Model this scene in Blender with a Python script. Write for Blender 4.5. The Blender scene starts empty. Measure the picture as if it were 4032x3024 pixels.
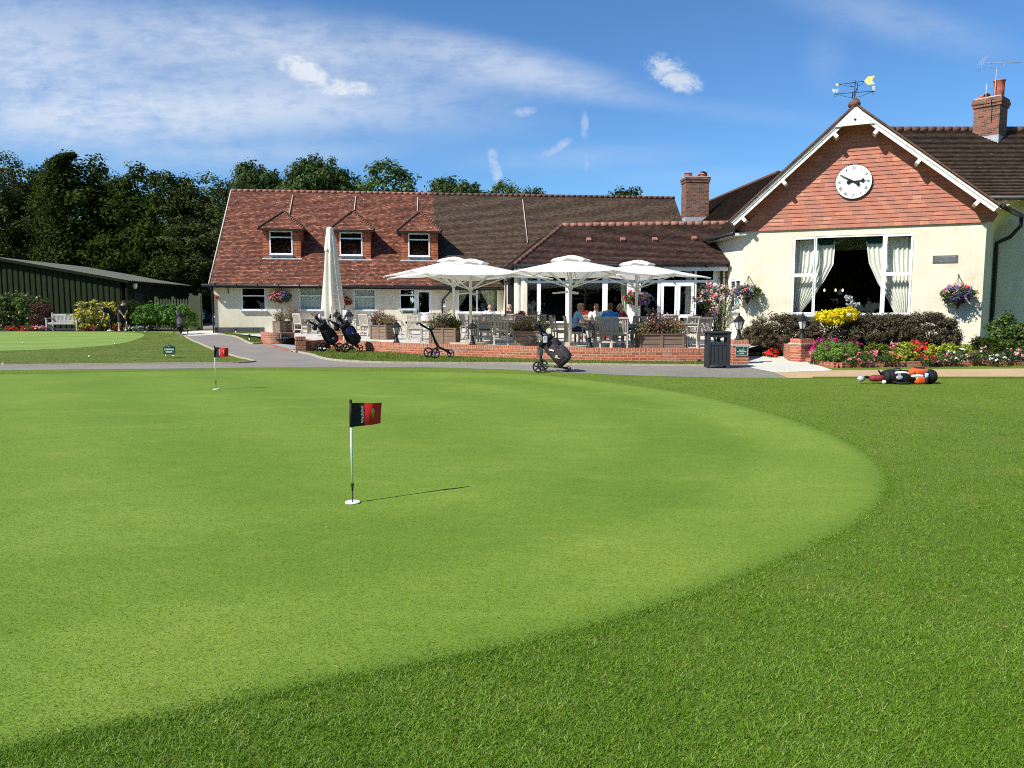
import bpy, bmesh, math, random
import numpy as np
from mathutils import Vector, Matrix
R = math.radians
rnd = random.Random(7)
rng = np.random.default_rng(11)
scene = bpy.context.scene
COL = scene.collection

# ------------------------------------------------------------------ survey of the site (photo pixels -> metres)
FPX, CX, CY = 3000.0, 2016.0, 1512.0
PITCH, CAMZ = R(5.75), 1.6
SP, CP = math.sin(PITCH), math.cos(PITCH)
def ray(px, py):
    cx = (px - CX) / FPX; cy = (CY - py) / FPX
    return (cx, CP + cy * SP, -SP + cy * CP)
def P(px, py, d):
    r = ray(px, py); t = d / r[1]
    return Vector((r[0] * t, d, CAMZ + r[2] * t))
GY = [(-400, 0), (24, 0), (38, .33), (46, .33), (62, .45), (500, .45)]
def gz(y):
    for (a, za), (b, zb) in zip(GY, GY[1:]):
        if y <= b: return za + (zb - za) * (y - a) / (b - a)
    return .45
def G(px, py, z=None):
    r = ray(px, py)
    if r[2] >= -1e-4: r = (r[0], r[1], -1e-4)
    zz = 0.0 if z is None else z
    for _ in range(40):
        t = (zz - CAMZ) / r[2]
        if z is not None: break
        zz = .5 * zz + .5 * gz(min(r[1] * t, 200))
    return Vector((r[0] * t, r[1] * t, zz))
def GD(x, y, z=None): return G(x * 1.82278, y * 1.82278, z)   # same, in the 2212 px frame

# ------------------------------------------------------------------ mesh builder
class MB:
    def __init__(s): s.v = []; s.f = []; s.uv = {}; s.sm = set()
    def add(s, vs, fs, smooth=False):
        b = len(s.v); s.v += [tuple(v) for v in vs]
        for f in fs:
            if smooth: s.sm.add(len(s.f))
            s.f.append(tuple(i + b for i in f))
        return b
    def quad(s, a, b, c, d, uv=None):
        if uv: s.uv[len(s.f)] = uv
        s.add([a, b, c, d], [(0, 1, 2, 3)])
    def poly(s, pts, uv=None):
        if uv: s.uv[len(s.f)] = uv
        s.add(pts, [tuple(range(len(pts)))])
    def box(s, c, size, M=None):
        x, y, z = (d / 2 for d in size); c = Vector(c)
        vs = [Vector((i, j, k)) for i in (-x, x) for j in (-y, y) for k in (-z, z)]
        if M is not None: vs = [M @ v for v in vs]
        s.add([v + c for v in vs], [(0, 1, 3, 2), (4, 6, 7, 5), (0, 4, 5, 1), (2, 3, 7, 6), (0, 2, 6, 4), (1, 5, 7, 3)])
    def bz(s, x0, x1, y0, y1, z0, z1): s.box(((x0 + x1) / 2, (y0 + y1) / 2, (z0 + z1) / 2), (x1 - x0, y1 - y0, z1 - z0))
    def beam(s, p, q, w, h, up=(0, 0, 1), w2=None, h2=None):
        p, q = Vector(p), Vector(q); d = (q - p).normalized(); up = Vector(up)
        if abs(d.dot(up)) > .98: up = Vector((0, 1, 0)) if abs(d.y) < .9 else Vector((1, 0, 0))
        a = d.cross(up).normalized(); b = a.cross(d).normalized()
        w2 = w if w2 is None else w2; h2 = h if h2 is None else h2
        vs = [p - a * w / 2 - b * h / 2, p + a * w / 2 - b * h / 2, p + a * w / 2 + b * h / 2, p - a * w / 2 + b * h / 2,
              q - a * w2 / 2 - b * h2 / 2, q + a * w2 / 2 - b * h2 / 2, q + a * w2 / 2 + b * h2 / 2, q - a * w2 / 2 + b * h2 / 2]
        s.add(vs, [(0, 1, 2, 3), (7, 6, 5, 4), (0, 4, 5, 1), (1, 5, 6, 2), (2, 6, 7, 3), (3, 7, 4, 0)])
    def tube(s, pts, r, n=8, closed=False, cap=True):
        pts = [Vector(p) for p in pts]; m = len(pts)
        rs = r if isinstance(r, (list, tuple)) else [r] * m
        ref = None; rings = []
        for i, p in enumerate(pts):
            if closed: d = pts[(i + 1) % m] - pts[i - 1]
            else: d = pts[min(i + 1, m - 1)] - pts[max(i - 1, 0)]
            d = d.normalized() if d.length > 1e-9 else Vector((0, 0, 1))
            if ref is None: ref = Vector((1, 0, 0)) if abs(d.x) < .8 else Vector((0, 1, 0))
            a = (ref - d * ref.dot(d)).normalized(); b = d.cross(a); ref = a
            rings.append([p + (a * math.cos(2 * math.pi * k / n) + b * math.sin(2 * math.pi * k / n)) * rs[i] for k in range(n)])
        vs = [v for ring in rings for v in ring]; fs = []
        for i in range(m if closed else m - 1):
            j = (i + 1) % m
            for k in range(n):
                l = (k + 1) % n
                fs.append((i * n + k, i * n + l, j * n + l, j * n + k))
        s.add(vs, fs, smooth=True)
        if cap and not closed: s.add(rings[0], [tuple(range(n))[::-1]]); s.add(rings[-1], [tuple(range(n))])
    def lathe(s, prof, n=16, c=(0, 0, 0), M=None, smooth=True, sx=1, sy=1, rot0=0.0):
        c = Vector(c); vs = []
        for (r, z) in prof:
            for k in range(n):
                a = rot0 + 2 * math.pi * k / n
                v = Vector((r * math.cos(a) * sx, r * math.sin(a) * sy, z))
                if M is not None: v = M @ v
                vs.append(v + c)
        fs = [(i * n + k, i * n + (k + 1) % n, (i + 1) * n + (k + 1) % n, (i + 1) * n + k) for i in range(len(prof) - 1) for k in range(n)]
        b = s.add(vs, fs, smooth)
        if prof[0][0] > 1e-6: s.f.append(tuple(b + k for k in range(n))[::-1])
        if prof[-1][0] > 1e-6: s.f.append(tuple(b + (len(prof) - 1) * n + k for k in range(n)))
    def ball(s, c, r, M=None, n=12, m=8):
        if not isinstance(r, (tuple, list)): r = (r, r, r)
        c = Vector(c); vs = []; fs = []
        for i in range(m + 1):
            t = math.pi * i / m
            for k in range(n):
                a = 2 * math.pi * k / n
                v = Vector((r[0] * math.sin(t) * math.cos(a), r[1] * math.sin(t) * math.sin(a), -r[2] * math.cos(t)))
                if M is not None: v = M @ v
                vs.append(v + c)
        for i in range(m):
            for k in range(n): fs.append((i * n + k, i * n + (k + 1) % n, (i + 1) * n + (k + 1) % n, (i + 1) * n + k))
        s.add(vs, fs, smooth=True)
    def prism(s, pts, off):
        pts = [Vector(p) for p in pts]; off = Vector(off); n = len(pts)
        s.add(pts + [p + off for p in pts], [tuple(range(n))[::-1], tuple(range(n, 2 * n))] + [(i, (i + 1) % n, n + (i + 1) % n, n + i) for i in range(n)])
    def build(s, name, mat, parent=None, local=False, bevel=0, origin=None, smooth=False, weld=True, fixn=True):
        vs = [Vector(v) for v in s.v]
        if parent is not None and not local:
            r = parent
            M = r.matrix_basis.copy()
            while r.parent is not None: r = r.parent; M = r.matrix_basis @ M
            Mi = M.inverted(); world = vs; vs = [Mi @ v for v in vs]
        if origin is not None: origin = Vector(origin); vs = [v - origin for v in vs]
        me = bpy.data.meshes.new(name)
        me.from_pydata([tuple(v) for v in vs], [], s.f)
        uvl = me.uv_layers.new(name='UVMap')
        for p in me.polygons:
            if p.index in s.sm or smooth: p.use_smooth = True
            ex = s.uv.get(p.index)
            if ex:
                for li, u in zip(p.loop_indices, ex): uvl.data[li].uv = u
                continue
            n = p.normal
            t = Vector((-n.y, n.x, 0)) if abs(n.z) < .95 else Vector((1, 0, 0))
            t.normalize(); b = n.cross(t)
            for li in p.loop_indices:
                q = Vector(s.v[me.loops[li].vertex_index])
                uvl.data[li].uv = (q.dot(t), q.dot(b))
        if fixn:
            bm = bmesh.new(); bm.from_mesh(me)
            if weld: bmesh.ops.remove_doubles(bm, verts=bm.verts, dist=1e-5)
            bmesh.ops.recalc_face_normals(bm, faces=bm.faces)
            bm.to_mesh(me); bm.free()
        for m in (mat if isinstance(mat, (list, tuple)) else [mat]): me.materials.append(m)
        o = bpy.data.objects.new(name, me); COL.objects.link(o)
        if origin is not None: o.location = origin
        if parent is not None: o.parent = parent
        if bevel:
            b = o.modifiers.new('bevel', 'BEVEL'); b.width = bevel; b.segments = 2; b.limit_method = 'ANGLE'; b.angle_limit = R(50)
        return o

def tag(o, label=None, cat=None, group=None, kind=None):
    if label: o['label'] = label
    if cat: o['category'] = cat
    if group: o['group'] = group
    if kind: o['kind'] = kind
    return o
def thing(name, label, cat, loc=(0, 0, 0), rz=0.0, group=None):
    o = bpy.data.objects.new(name, None); COL.objects.link(o)
    o.location = loc; o.rotation_euler = (0, 0, rz); o.empty_display_size = .1
    return tag(o, label, cat, group)
def copy_tree(o, parent=None):
    c = o.copy(); COL.objects.link(c); c.parent = parent
    for ch in [x for x in KIDS.get(o.name, [])]: copy_tree(ch, c)
    return c
KIDS = {}
def remember(root):
    """list the children of a prototype once, so that copying needs no scene search"""
    KIDS[root.name] = [x for x in COL.objects if x.parent == root]
    for x in KIDS[root.name]: remember(x)
def dup(root, loc, rz, label, scale=None, group=None):
    c = copy_tree(root); c.location = loc; c.rotation_euler = (0, 0, rz); c['label'] = label
    if scale: c.scale = scale if isinstance(scale, tuple) else (scale,) * 3
    if group: c['group'] = group
    return c

def text(name, body, size, mat, parent, loc, rot, align='CENTER', extrude=.001, sx=1.0, bold=0.0):
    cu = bpy.data.curves.new(name, 'FONT'); cu.body = body; cu.size = size; cu.align_x = align; cu.align_y = 'CENTER'
    cu.extrude = extrude; cu.offset = bold; cu.materials.append(mat)
    o = bpy.data.objects.new(name, cu); COL.objects.link(o)
    M = Matrix.Translation(Vector(loc)) @ rot.to_4x4() @ Matrix.Diagonal((sx, 1, 1, 1))
    if parent is not None:
        r = parent; Mp = r.matrix_basis.copy()
        while r.parent is not None: r = r.parent; Mp = r.matrix_basis @ Mp
        o.parent = parent; M = Mp.inverted() @ M
    o.matrix_basis = M
    return o

# ------------------------------------------------------------------ materials
def newmat(name):
    m = bpy.data.materials.new(name); m.use_nodes = True
    nt = m.node_tree; b = nt.nodes['Principled BSDF']
    return m, nt, b
def N(nt, t, **kw):
    n = nt.nodes.new(t)
    for k, v in kw.items():
        if hasattr(n, k) and not k[0].isupper(): setattr(n, k, v)
        else: n.inputs[k].default_value = v
    return n
def L(nt, a, b): nt.links.new(a, b)
def ramp(nt, fac, stops, interp='LINEAR'):
    r = nt.nodes.new('ShaderNodeValToRGB'); r.color_ramp.interpolation = interp
    el = r.color_ramp.elements
    while len(el) < len(stops): el.new(.5)
    for e, (p, c) in zip(el, stops): e.position = p; e.color = (*c, 1) if len(c) == 3 else c
    L(nt, fac, r.inputs['Fac']); return r.outputs['Color']
def mixc(nt, fac, a, b, mode='MIX'):
    m = nt.nodes.new('ShaderNodeMix'); m.data_type = 'RGBA'; m.blend_type = mode
    for sock, v in ((m.inputs['Factor'], fac), (m.inputs[6], a), (m.inputs[7], b)):
        if isinstance(v, (int, float)): sock.default_value = v
        elif isinstance(v, (tuple, list)): sock.default_value = (*v, 1)
        else: L(nt, v, sock)
    return m.outputs[2]
def noise(nt, vec, scale, detail=4, rough=.6, dist=0.0):
    n = N(nt, 'ShaderNodeTexNoise', Scale=scale, Detail=detail, Roughness=rough, Distortion=dist)
    if vec is not None: L(nt, vec, n.inputs['Vector'])
    return n.outputs['Fac']
def bumpn(nt, b, h, strength, dist):
    n = N(nt, 'ShaderNodeBump', Strength=strength, Distance=dist); L(nt, h, n.inputs['Height']); L(nt, n.outputs['Normal'], b.inputs['Normal'])
def mapping(nt, vec, scale=(1, 1, 1), rot=(0, 0, 0), loc=(0, 0, 0)):
    m = nt.nodes.new('ShaderNodeMapping'); m.inputs['Scale'].default_value = scale; m.inputs['Rotation'].default_value = rot; m.inputs['Location'].default_value = loc
    L(nt, vec, m.inputs['Vector']); return m.outputs['Vector']
def pmat(name, col, rough=.7, var=.18, scale=6.0, bump=0.0, bscale=40.0, metal=0.0, spec=.4, stain=None):
    m, nt, b = newmat(name)
    tc = N(nt, 'ShaderNodeTexCoord').outputs['Object']
    f = noise(nt, tc, scale)
    lo = tuple(max(0, c * (1 - var)) for c in col); hi = tuple(min(1, c * (1 + var)) for c in col)
    c = ramp(nt, f, [(.3, lo), (.7, hi)])
    if stain: c = mixc(nt, ramp(nt, noise(nt, tc, stain[1], 6, .7), [(.52, (0, 0, 0)), (.72, (1, 1, 1))]), c, stain[0])
    L(nt, c, b.inputs['Base Color'])
    rr = N(nt, 'ShaderNodeMapRange'); rr.inputs['To Min'].default_value = max(0, rough - .08); rr.inputs['To Max'].default_value = min(1, rough + .08)
    L(nt, f, rr.inputs['Value']); L(nt, rr.outputs['Result'], b.inputs['Roughness'])
    b.inputs['Metallic'].default_value = metal; b.inputs['Specular IOR Level'].default_value = spec
    if bump: bumpn(nt, b, noise(nt, tc, bscale, 3), bump, .01)
    return m
def brickmat(name, c1, c2, mortar, w=.225, h=.075, ms=.01, bump=.6, dark=None, soldier=False, bias=0.0):
    m, nt, b = newmat(name)
    uv = N(nt, 'ShaderNodeTexCoord').outputs['UV']
    if soldier: uv = mapping(nt, uv, rot=(0, 0, R(90)))
    t = N(nt, 'ShaderNodeTexBrick', Scale=1.0); L(nt, uv, t.inputs['Vector'])
    t.inputs['Color1'].default_value = (0, 0, 0, 1); t.inputs['Color2'].default_value = (1, 1, 1, 1); t.inputs['Mortar'].default_value = (.5, .5, .5, 1)
    t.inputs['Mortar Size'].default_value = ms; t.inputs['Mortar Smooth'].default_value = .15; t.inputs['Brick Width'].default_value = w; t.inputs['Row Height'].default_value = h
    t.inputs['Bias'].default_value = bias
    tc = N(nt, 'ShaderNodeTexCoord').outputs['Object']
    stops = [(0, c1), (.45, tuple((a + d) / 2 for a, d in zip(c1, c2))), (1, c2)]
    if dark: stops = [(0, dark)] + [(.25, c1), (.6, tuple((a + d) / 2 for a, d in zip(c1, c2))), (1, c2)]
    c = ramp(nt, t.outputs['Color'], stops)
    c = mixc(nt, .35, c, ramp(nt, noise(nt, tc, 14, 5, .7), [(.3, (.25, .25, .25)), (.7, (1, 1, 1))]), 'MULTIPLY')
    c = mixc(nt, t.outputs['Fac'], c, mortar)
    c = mixc(nt, ramp(nt, noise(nt, tc, 1.2, 6, .75), [(.55, (0, 0, 0)), (.75, (.45, .45, .45))]), c, tuple(.5 * x + .25 for x in mortar))
    L(nt, c, b.inputs['Base Color']); b.inputs['Roughness'].default_value = .88
    inv = N(nt, 'ShaderNodeMath', operation='SUBTRACT'); inv.inputs[0].default_value = 1; L(nt, t.outputs['Fac'], inv.inputs[1])
    bumpn(nt, b, inv.outputs[0], bump, .01)
    return m
def tilemat(name, stops, w=.165, h=.1, speck=0.0, rough=.85, moss=0.0):
    m, nt, b = newmat(name)
    uv = N(nt, 'ShaderNodeTexCoord').outputs['UV']
    t = N(nt, 'ShaderNodeTexBrick', Scale=1.0); L(nt, uv, t.inputs['Vector'])
    t.inputs['Color1'].default_value = (0, 0, 0, 1); t.inputs['Color2'].default_value = (1, 1, 1, 1); t.inputs['Mortar'].default_value = (.0, .0, .0, 1)
    t.inputs['Mortar Size'].default_value = .0035; t.inputs['Mortar Smooth'].default_value = .1; t.inputs['Brick Width'].default_value = w; t.inputs['Row Height'].default_value = h
    tc = N(nt, 'ShaderNodeTexCoord').outputs['Object']
    f = N(nt, 'ShaderNodeMath', operation='ADD'); g = N(nt, 'ShaderNodeMath', operation='MULTIPLY_ADD')
    L(nt, noise(nt, tc, .9, 4, .65), g.inputs[0]); g.inputs[1].default_value = .9; g.inputs[2].default_value = -.45
    L(nt, t.outputs['Color'], f.inputs[0]); L(nt, g.outputs[0], f.inputs[1])
    c = ramp(nt, f.outputs[0], stops)
    c = mixc(nt, .4, c, ramp(nt, noise(nt, tc, 18, 4, .7), [(.3, (.35, .35, .35)), (.7, (1.0, 1.0, 1.0))]), 'MULTIPLY')
    if moss: c = mixc(nt, ramp(nt, noise(nt, tc, 2.2, 6, .8), [(.55, (0, 0, 0)), (.75, (moss,) * 3)]), c, (.12, .115, .06))
    if speck: c = mixc(nt, ramp(nt, noise(nt, tc, 9, 1, .3), [(.74, (0, 0, 0)), (.78, (speck,) * 3)]), c, (.62, .56, .48))
    L(nt, c, b.inputs['Base Color']); b.inputs['Roughness'].default_value = rough; b.inputs['Specular IOR Level'].default_value = .3
    bumpn(nt, b, noise(nt, tc, 40, 3), .35, .01)
    return m
def leafmat(name, stops, rough=.65, trans=.3, nscale=.7, namp=.5, spec=.18):
    m, nt, b = newmat(name)
    tc = N(nt, 'ShaderNodeTexCoord').outputs['Object']
    g = N(nt, 'ShaderNodeNewGeometry')
    f = N(nt, 'ShaderNodeMath', operation='MULTIPLY_ADD'); L(nt, noise(nt, tc, nscale, 3), f.inputs[0]); f.inputs[1].default_value = namp * 2; f.inputs[2].default_value = -namp
    a = N(nt, 'ShaderNodeMath', operation='ADD'); L(nt, g.outputs['Random Per Island'], a.inputs[0]); L(nt, f.outputs[0], a.inputs[1])
    c = ramp(nt, a.outputs[0], stops)
    L(nt, c, b.inputs['Base Color']); b.inputs['Roughness'].default_value = rough; b.inputs['Specular IOR Level'].default_value = spec
    if trans:
        t = N(nt, 'ShaderNodeBsdfTranslucent'); L(nt, c, t.inputs['Color'])
        mx = N(nt, 'ShaderNodeMixShader'); mx.inputs[0].default_value = trans
        L(nt, b.outputs[0], mx.inputs[1]); L(nt, t.outputs[0], mx.inputs[2]); L(nt, mx.outputs[0], nt.nodes['Material Output'].inputs['Surface'])
    return m
def woodmat(name, c1, c2, along='X', rough=.75, scale=1.0):
    m, nt, b = newmat(name)
    tc = N(nt, 'ShaderNodeTexCoord').outputs['Object']
    sc = {'X': (2, 40, 40), 'Y': (40, 2, 40), 'Z': (40, 40, 2)}[along]
    f = noise(nt, mapping(nt, tc, tuple(x * scale for x in sc)), 1.0, 5, .65, .4)
    g = noise(nt, tc, 3, 3)
    c = mixc(nt, .35, ramp(nt, f, [(.28, c1), (.72, c2)]), ramp(nt, g, [(.3, (.55, .55, .55)), (.7, (1, 1, 1))]), 'MULTIPLY')
    L(nt, c, b.inputs['Base Color']); b.inputs['Roughness'].default_value = rough; b.inputs['Specular IOR Level'].default_value = .25
    bumpn(nt, b, f, .25, .004)
    return m
def glassmat(name, tint=(.85, .9, .88), refl=.10):
    m, nt, b = newmat(name); nt.nodes.remove(b)
    t = N(nt, 'ShaderNodeBsdfTransparent'); t.inputs['Color'].default_value = (*tint, 1)
    g = N(nt, 'ShaderNodeBsdfGlossy'); g.inputs['Roughness'].default_value = .015; g.inputs['Color'].default_value = (1, 1, 1, 1)
    ge = N(nt, 'ShaderNodeNewGeometry'); dp = N(nt, 'ShaderNodeVectorMath', operation='DOT_PRODUCT'); L(nt, ge.outputs['Incoming'], dp.inputs[0]); L(nt, ge.outputs['Normal'], dp.inputs[1]); ab = N(nt, 'ShaderNodeMath', operation='ABSOLUTE'); L(nt, dp.outputs['Value'], ab.inputs[0]); iv = N(nt, 'ShaderNodeMath', operation='SUBTRACT'); iv.inputs[0].default_value = 1; L(nt, ab.outputs[0], iv.inputs[1]); pw = N(nt, 'ShaderNodeMath', operation='POWER'); L(nt, iv.outputs[0], pw.inputs[0]); pw.inputs[1].default_value = 5; ad = N(nt, 'ShaderNodeMath', operation='MULTIPLY_ADD'); L(nt, pw.outputs[0], ad.inputs[0]); ad.inputs[1].default_value = .9; ad.inputs[2].default_value = .045 + refl
    tc = N(nt, 'ShaderNodeTexCoord').outputs['Object']
    bp = N(nt, 'ShaderNodeBump', Strength=.05, Distance=.02); L(nt, noise(nt, tc, 1.5, 2), bp.inputs['Height']); L(nt, bp.outputs[0], g.inputs['Normal'])
    mx = N(nt, 'ShaderNodeMixShader'); L(nt, ad.outputs[0], mx.inputs[0]); L(nt, t.outputs[0], mx.inputs[1]); L(nt, g.outputs[0], mx.inputs[2])
    L(nt, mx.outputs[0], nt.nodes['Material Output'].inputs['Surface'])
    return m

M = {}
M['render'] = pmat('cream_render', (.77, .71, .56), .9, .05, .8, .09, 60, stain=((.66, .59, .43), 1.1))
nt_r = M['render'].node_tree; b_r = nt_r.nodes['Principled BSDF']; src_ = b_r.inputs['Base Color'].links[0].from_socket; tc_r = N(nt_r, 'ShaderNodeTexCoord').outputs['Object']
L(nt_r, mixc(nt_r, 1.0, mixc(nt_r, 1.0, src_, ramp(nt_r, noise(nt_r, mapping(nt_r, tc_r, (5, 5, .3)), 1.0, 6, .7), [(.35, (.92, .915, .90)), (.62, (1, 1, 1))]), 'MULTIPLY'), ramp(nt_r, noise(nt_r, tc_r, .5, 5, .7), [(.3, (.90, .90, .88)), (.65, (1, 1, 1))]), 'MULTIPLY'), b_r.inputs['Base Color'])
M['plinth'] = pmat('plinth_paint', (.07, .075, .085), .7, .2, 5)
M['white'] = pmat('white_upvc', (.82, .83, .84), .35, .04, 2)
M['whitewood'] = pmat('peeling_white_paint', (.76, .74, .68), .6, .08, 3, .3, 60, stain=((.36, .32, .27), 9))
M['black'] = pmat('black_plastic', (.018, .018, .02), .42, .3, 8)
M['iron'] = pmat('black_painted_iron', (.014, .015, .016), .5, .25, 14, .3, 60, spec=.25)
M['lead'] = pmat('lead_flashing', (.36, .38, .41), .55, .2, 5)
M['glass'] = glassmat('window_glass', (.86, .90, .88), .0)
M['lampglass'] = pmat('frosted_lamp_glass', (.55, .54, .50), .25, .1, 5)
M['clearglass'] = glassmat('drinking_glass', (.92, .95, .95), .05)
M['brick'] = brickmat('red_brick', (.36, .085, .04), (.50, .145, .07), (.44, .29, .20), dark=(.26, .07, .04))
M['soldier'] = brickmat('red_brick_coping', (.36, .085, .04), (.50, .145, .07), (.46, .31, .22), w=.22, h=.075, soldier=True)
M['oldbrick'] = brickmat('old_chimney_brick', (.13, .05, .033), (.33, .11, .06), (.20, .16, .12), dark=(.04, .032, .028))
M['tilered'] = tilemat('red_clay_roof_tiles', [(.0, (.11, .044, .030)), (.3, (.155, .058, .036)), (.55, (.205, .075, .044)), (.8, (.265, .10, .058)), (1, (.37, .16, .095))], speck=.8)
M['tiledark'] = tilemat('brown_roof_tiles', [(0, (.058, .038, .025)), (.5, (.092, .060, .039)), (1, (.130, .086, .056))], speck=.25, moss=.5)
M['tilemaroon'] = tilemat('maroon_roof_tiles', [(0, (.05, .029, .022)), (.5, (.09, .048, .034)), (1, (.14, .076, .053))], speck=.15)
M['tilehang'] = tilemat('orange_hung_tiles', [(0, (.42, .175, .125)), (.45, (.47, .19, .13)), (.7, (.50, .20, .135)), (.9, (.57, .235, .145)), (1, (.59, .27, .17))], w=.27, h=.2)
M['tilecheek'] = tilemat('dormer_cheek_tiles', [(0, (.30, .09, .045)), (.5, (.42, .13, .055)), (1, (.52, .19, .09))], w=.2, h=.13)
M['ridge'] = pmat('ridge_tile', (.13, .065, .045), .85, .4, 5, .4, 30)
M['ridgered'] = pmat('red_ridge_tile', (.27, .12, .085), .85, .4, 6, .4, 30)
M['mortarline'] = pmat('verge_mortar', (.50, .42, .36), .9, .15, 8)
M['terracotta'] = pmat('terracotta', (.42, .12, .07), .75, .15, 5)
M['room'] = pmat('room_shade_plaster', (.014, .015, .014), .9, .1, 2)  # near-black: the dimness indoors is put into the plaster colour
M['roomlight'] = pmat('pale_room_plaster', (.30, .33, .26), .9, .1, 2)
M['curtain'] = pmat('cream_curtain', (.82, .79, .71), .85, .07, 3)
M['blind'] = pmat('green_blind', (.72, .78, .68), .8, .06, 3)
M['darkgreen'] = pmat('dark_green_cloth', (.012, .06, .045), .8, .2, 4)
M['teak'] = woodmat('weathered_teak', (.38, .33, .26), (.64, .58, .50), 'Z', scale=.8)
M['teakx'] = woodmat('weathered_teak_flat', (.38, .33, .26), (.66, .60, .52), 'X', scale=.8)
M['planter'] = woodmat('planter_timber', (.15, .105, .075), (.30, .21, .15), 'X', scale=.6)
M['canvas'] = pmat('parasol_canvas', (.86, .85, .81), .9, .03, 3)
M['canvasold'] = pmat('worn_parasol_canvas', (.74, .71, .62), .9, .06, 3, .15, 20)
for k_ in ('canvas', 'canvasold'):
    nt = M[k_].node_tree; b_ = nt.nodes['Principled BSDF']; t_ = N(nt, 'ShaderNodeBsdfTranslucent'); t_.inputs['Color'].default_value = (.85, .83, .74, 1); mx = N(nt, 'ShaderNodeMixShader'); mx.inputs[0].default_value = .3; L(nt, b_.outputs[0], mx.inputs[1]); L(nt, t_.outputs[0], mx.inputs[2]); L(nt, mx.outputs[0], nt.nodes['Material Output'].inputs['Surface'])
M['parapole'] = pmat('white_aluminium_pole', (.78, .78, .74), .4, .05, 3)
M['slab'] = brickmat('pale_paving_slabs', (.62, .60, .50), (.70, .68, .57), (.40, .38, .30), w=1.2, h=.9, ms=.012, bump=.2)
M['patio'] = brickmat('patio_paving', (.55, .53, .47), (.64, .62, .55), (.38, .36, .3), w=.6, h=.6, ms=.012, bump=.2)
M['soil'] = pmat('bed_soil', (.03, .022, .016), .95, .4, 12, .8, 50)
M['kerb'] = pmat('concrete_edging', (.36, .32, .24), .9, .2, 8, .4, 50)
M['concrete'] = pmat('concrete_apron', (.50, .48, .43), .9, .12, 2, .3, 60)
M['ramp'] = pmat('grey_ramp', (.28, .29, .30), .85, .1, 3)
M['binpaint'] = pmat('slate_grey_plastic', (.030, .036, .041), .65, .15, 6, spec=.2)
M['signgreen'] = pmat('sign_green', (.008, .07, .045), .35, .12, 6)
M['signwhite'] = pmat('sign_white', (.85, .88, .84), .4, .03, 6)
M['slate'] = pmat('slate_plaque', (.10, .105, .10), .5, .3, 20)
M['gold'] = pmat('pale_gold_paint', (.90, .74, .30), .3, .05, 5)
M['chrome'] = pmat('bright_steel', (.65, .65, .66), .22, .1, 6, metal=1)
M['skin'] = pmat('tanned_skin', (.48, .26, .18), .55, .12, 9)
M['skinpale'] = pmat('fair_skin', (.60, .36, .27), .55, .12, 9)
M['hairgrey'] = pmat('grey_hair', (.28, .26, .24), .8, .3, 60)
M['hairfair'] = pmat('fair_hair', (.38, .28, .15), .8, .3, 60)
M['hairdark'] = pmat('dark_hair', (.03, .02, .015), .7, .3, 60)
M['hairbrown'] = pmat('brown_hair', (.10, .055, .03), .7, .3, 60)
M['shirtwhite'] = pmat('white_cotton', (.80, .80, .80), .9, .06, 12)
M['shirtblue'] = pmat('bright_blue_cotton', (.008, .20, .62), .85, .1, 12)
M['shirtred'] = pmat('crimson_cotton', (.36, .012, .035), .85, .1, 12)
M['shirtblack'] = pmat('black_cotton', (.012, .013, .018), .85, .2, 12)
M['navy'] = pmat('navy_cotton', (.018, .022, .045), .85, .2, 12)
M['shoewhite'] = pmat('white_leather', (.75, .75, .73), .5, .06, 12)
M['bagblack'] = pmat('black_nylon', (.014, .014, .016), .72, .35, 18, .9, 16, spec=.25)
M['bagplum'] = pmat('plum_grey_nylon', (.055, .038, .045), .75, .3, 18, .9, 16, spec=.25)
M['baggrey'] = pmat('charcoal_nylon', (.05, .05, .055), .6, .3, 18)
M['bagblue'] = pmat('royal_blue_nylon', (.02, .035, .22), .55, .2, 18)
M['bagorange'] = pmat('orange_nylon', (.62, .10, .02), .75, .2, 10, .9, 16, spec=.2)
M['bagwhite'] = pmat('white_nylon', (.80, .80, .80), .5, .05, 14)
M['maroon'] = pmat('maroon_cover', (.24, .02, .03), .7, .2, 14)
M['flagred'] = pmat('red_flag_nylon', (.58, .012, .016), .6, .06, 8)
M['flagblack'] = pmat('black_flag_nylon', (.014, .012, .018), .6, .2, 8)
M['lime'] = pmat('lime_print', (.30, .44, .06), .6, .06, 8)
M['rubber'] = pmat('tyre_rubber', (.02, .02, .02), .8, .2, 20)
M['bluepaint'] = pmat('blue_rim', (.03, .06, .28), .4, .1, 8)
M['silver'] = pmat('silver_car_paint', (.50, .52, .54), .25, .04, 3, metal=.6)
M['carnight'] = pmat('dark_car_paint', (.02, .03, .045), .2, .1, 3)
M['carblue'] = pmat('blue_grey_car_paint', (.12, .19, .26), .2, .05, 3, metal=.5)
M['fence'] = pmat('green_stained_timber', (.06, .07, .035), .8, .25, 6, .3, 30)
M['benchwood'] = woodmat('silvered_bench', (.32, .31, .28), (.60, .58, .54), 'X', scale=.7)
M['ballwhite'] = pmat('white_ball', (.85, .85, .85), .35, .02, 4)
M['bark'] = pmat('bark', (.07, .055, .04), .9, .4, 9, .8, 30)
M['stemgreen'] = pmat('green_stem', (.06, .10, .03), .8, .3, 20)
M['basketpot'] = pmat('brown_wicker', (.055, .035, .025), .8, .4, 60, .6, 80)
M['curtaingreen'] = pmat('sage_curtain', (.46, .52, .36), .85, .08, 3); M['sky_acrylic'] = pmat('pale_blue_acrylic', (.42, .62, .82), .3, .05, 3)
M['lampglow'] = pmat('lit_bulb', (1, .8, .5)); M['lampglow'].node_tree.nodes['Principled BSDF'].inputs['Emission Color'].default_value = (1, .75, .4, 1); M['lampglow'].node_tree.nodes['Principled BSDF'].inputs['Emission Strength'].default_value = 1.5
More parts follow.
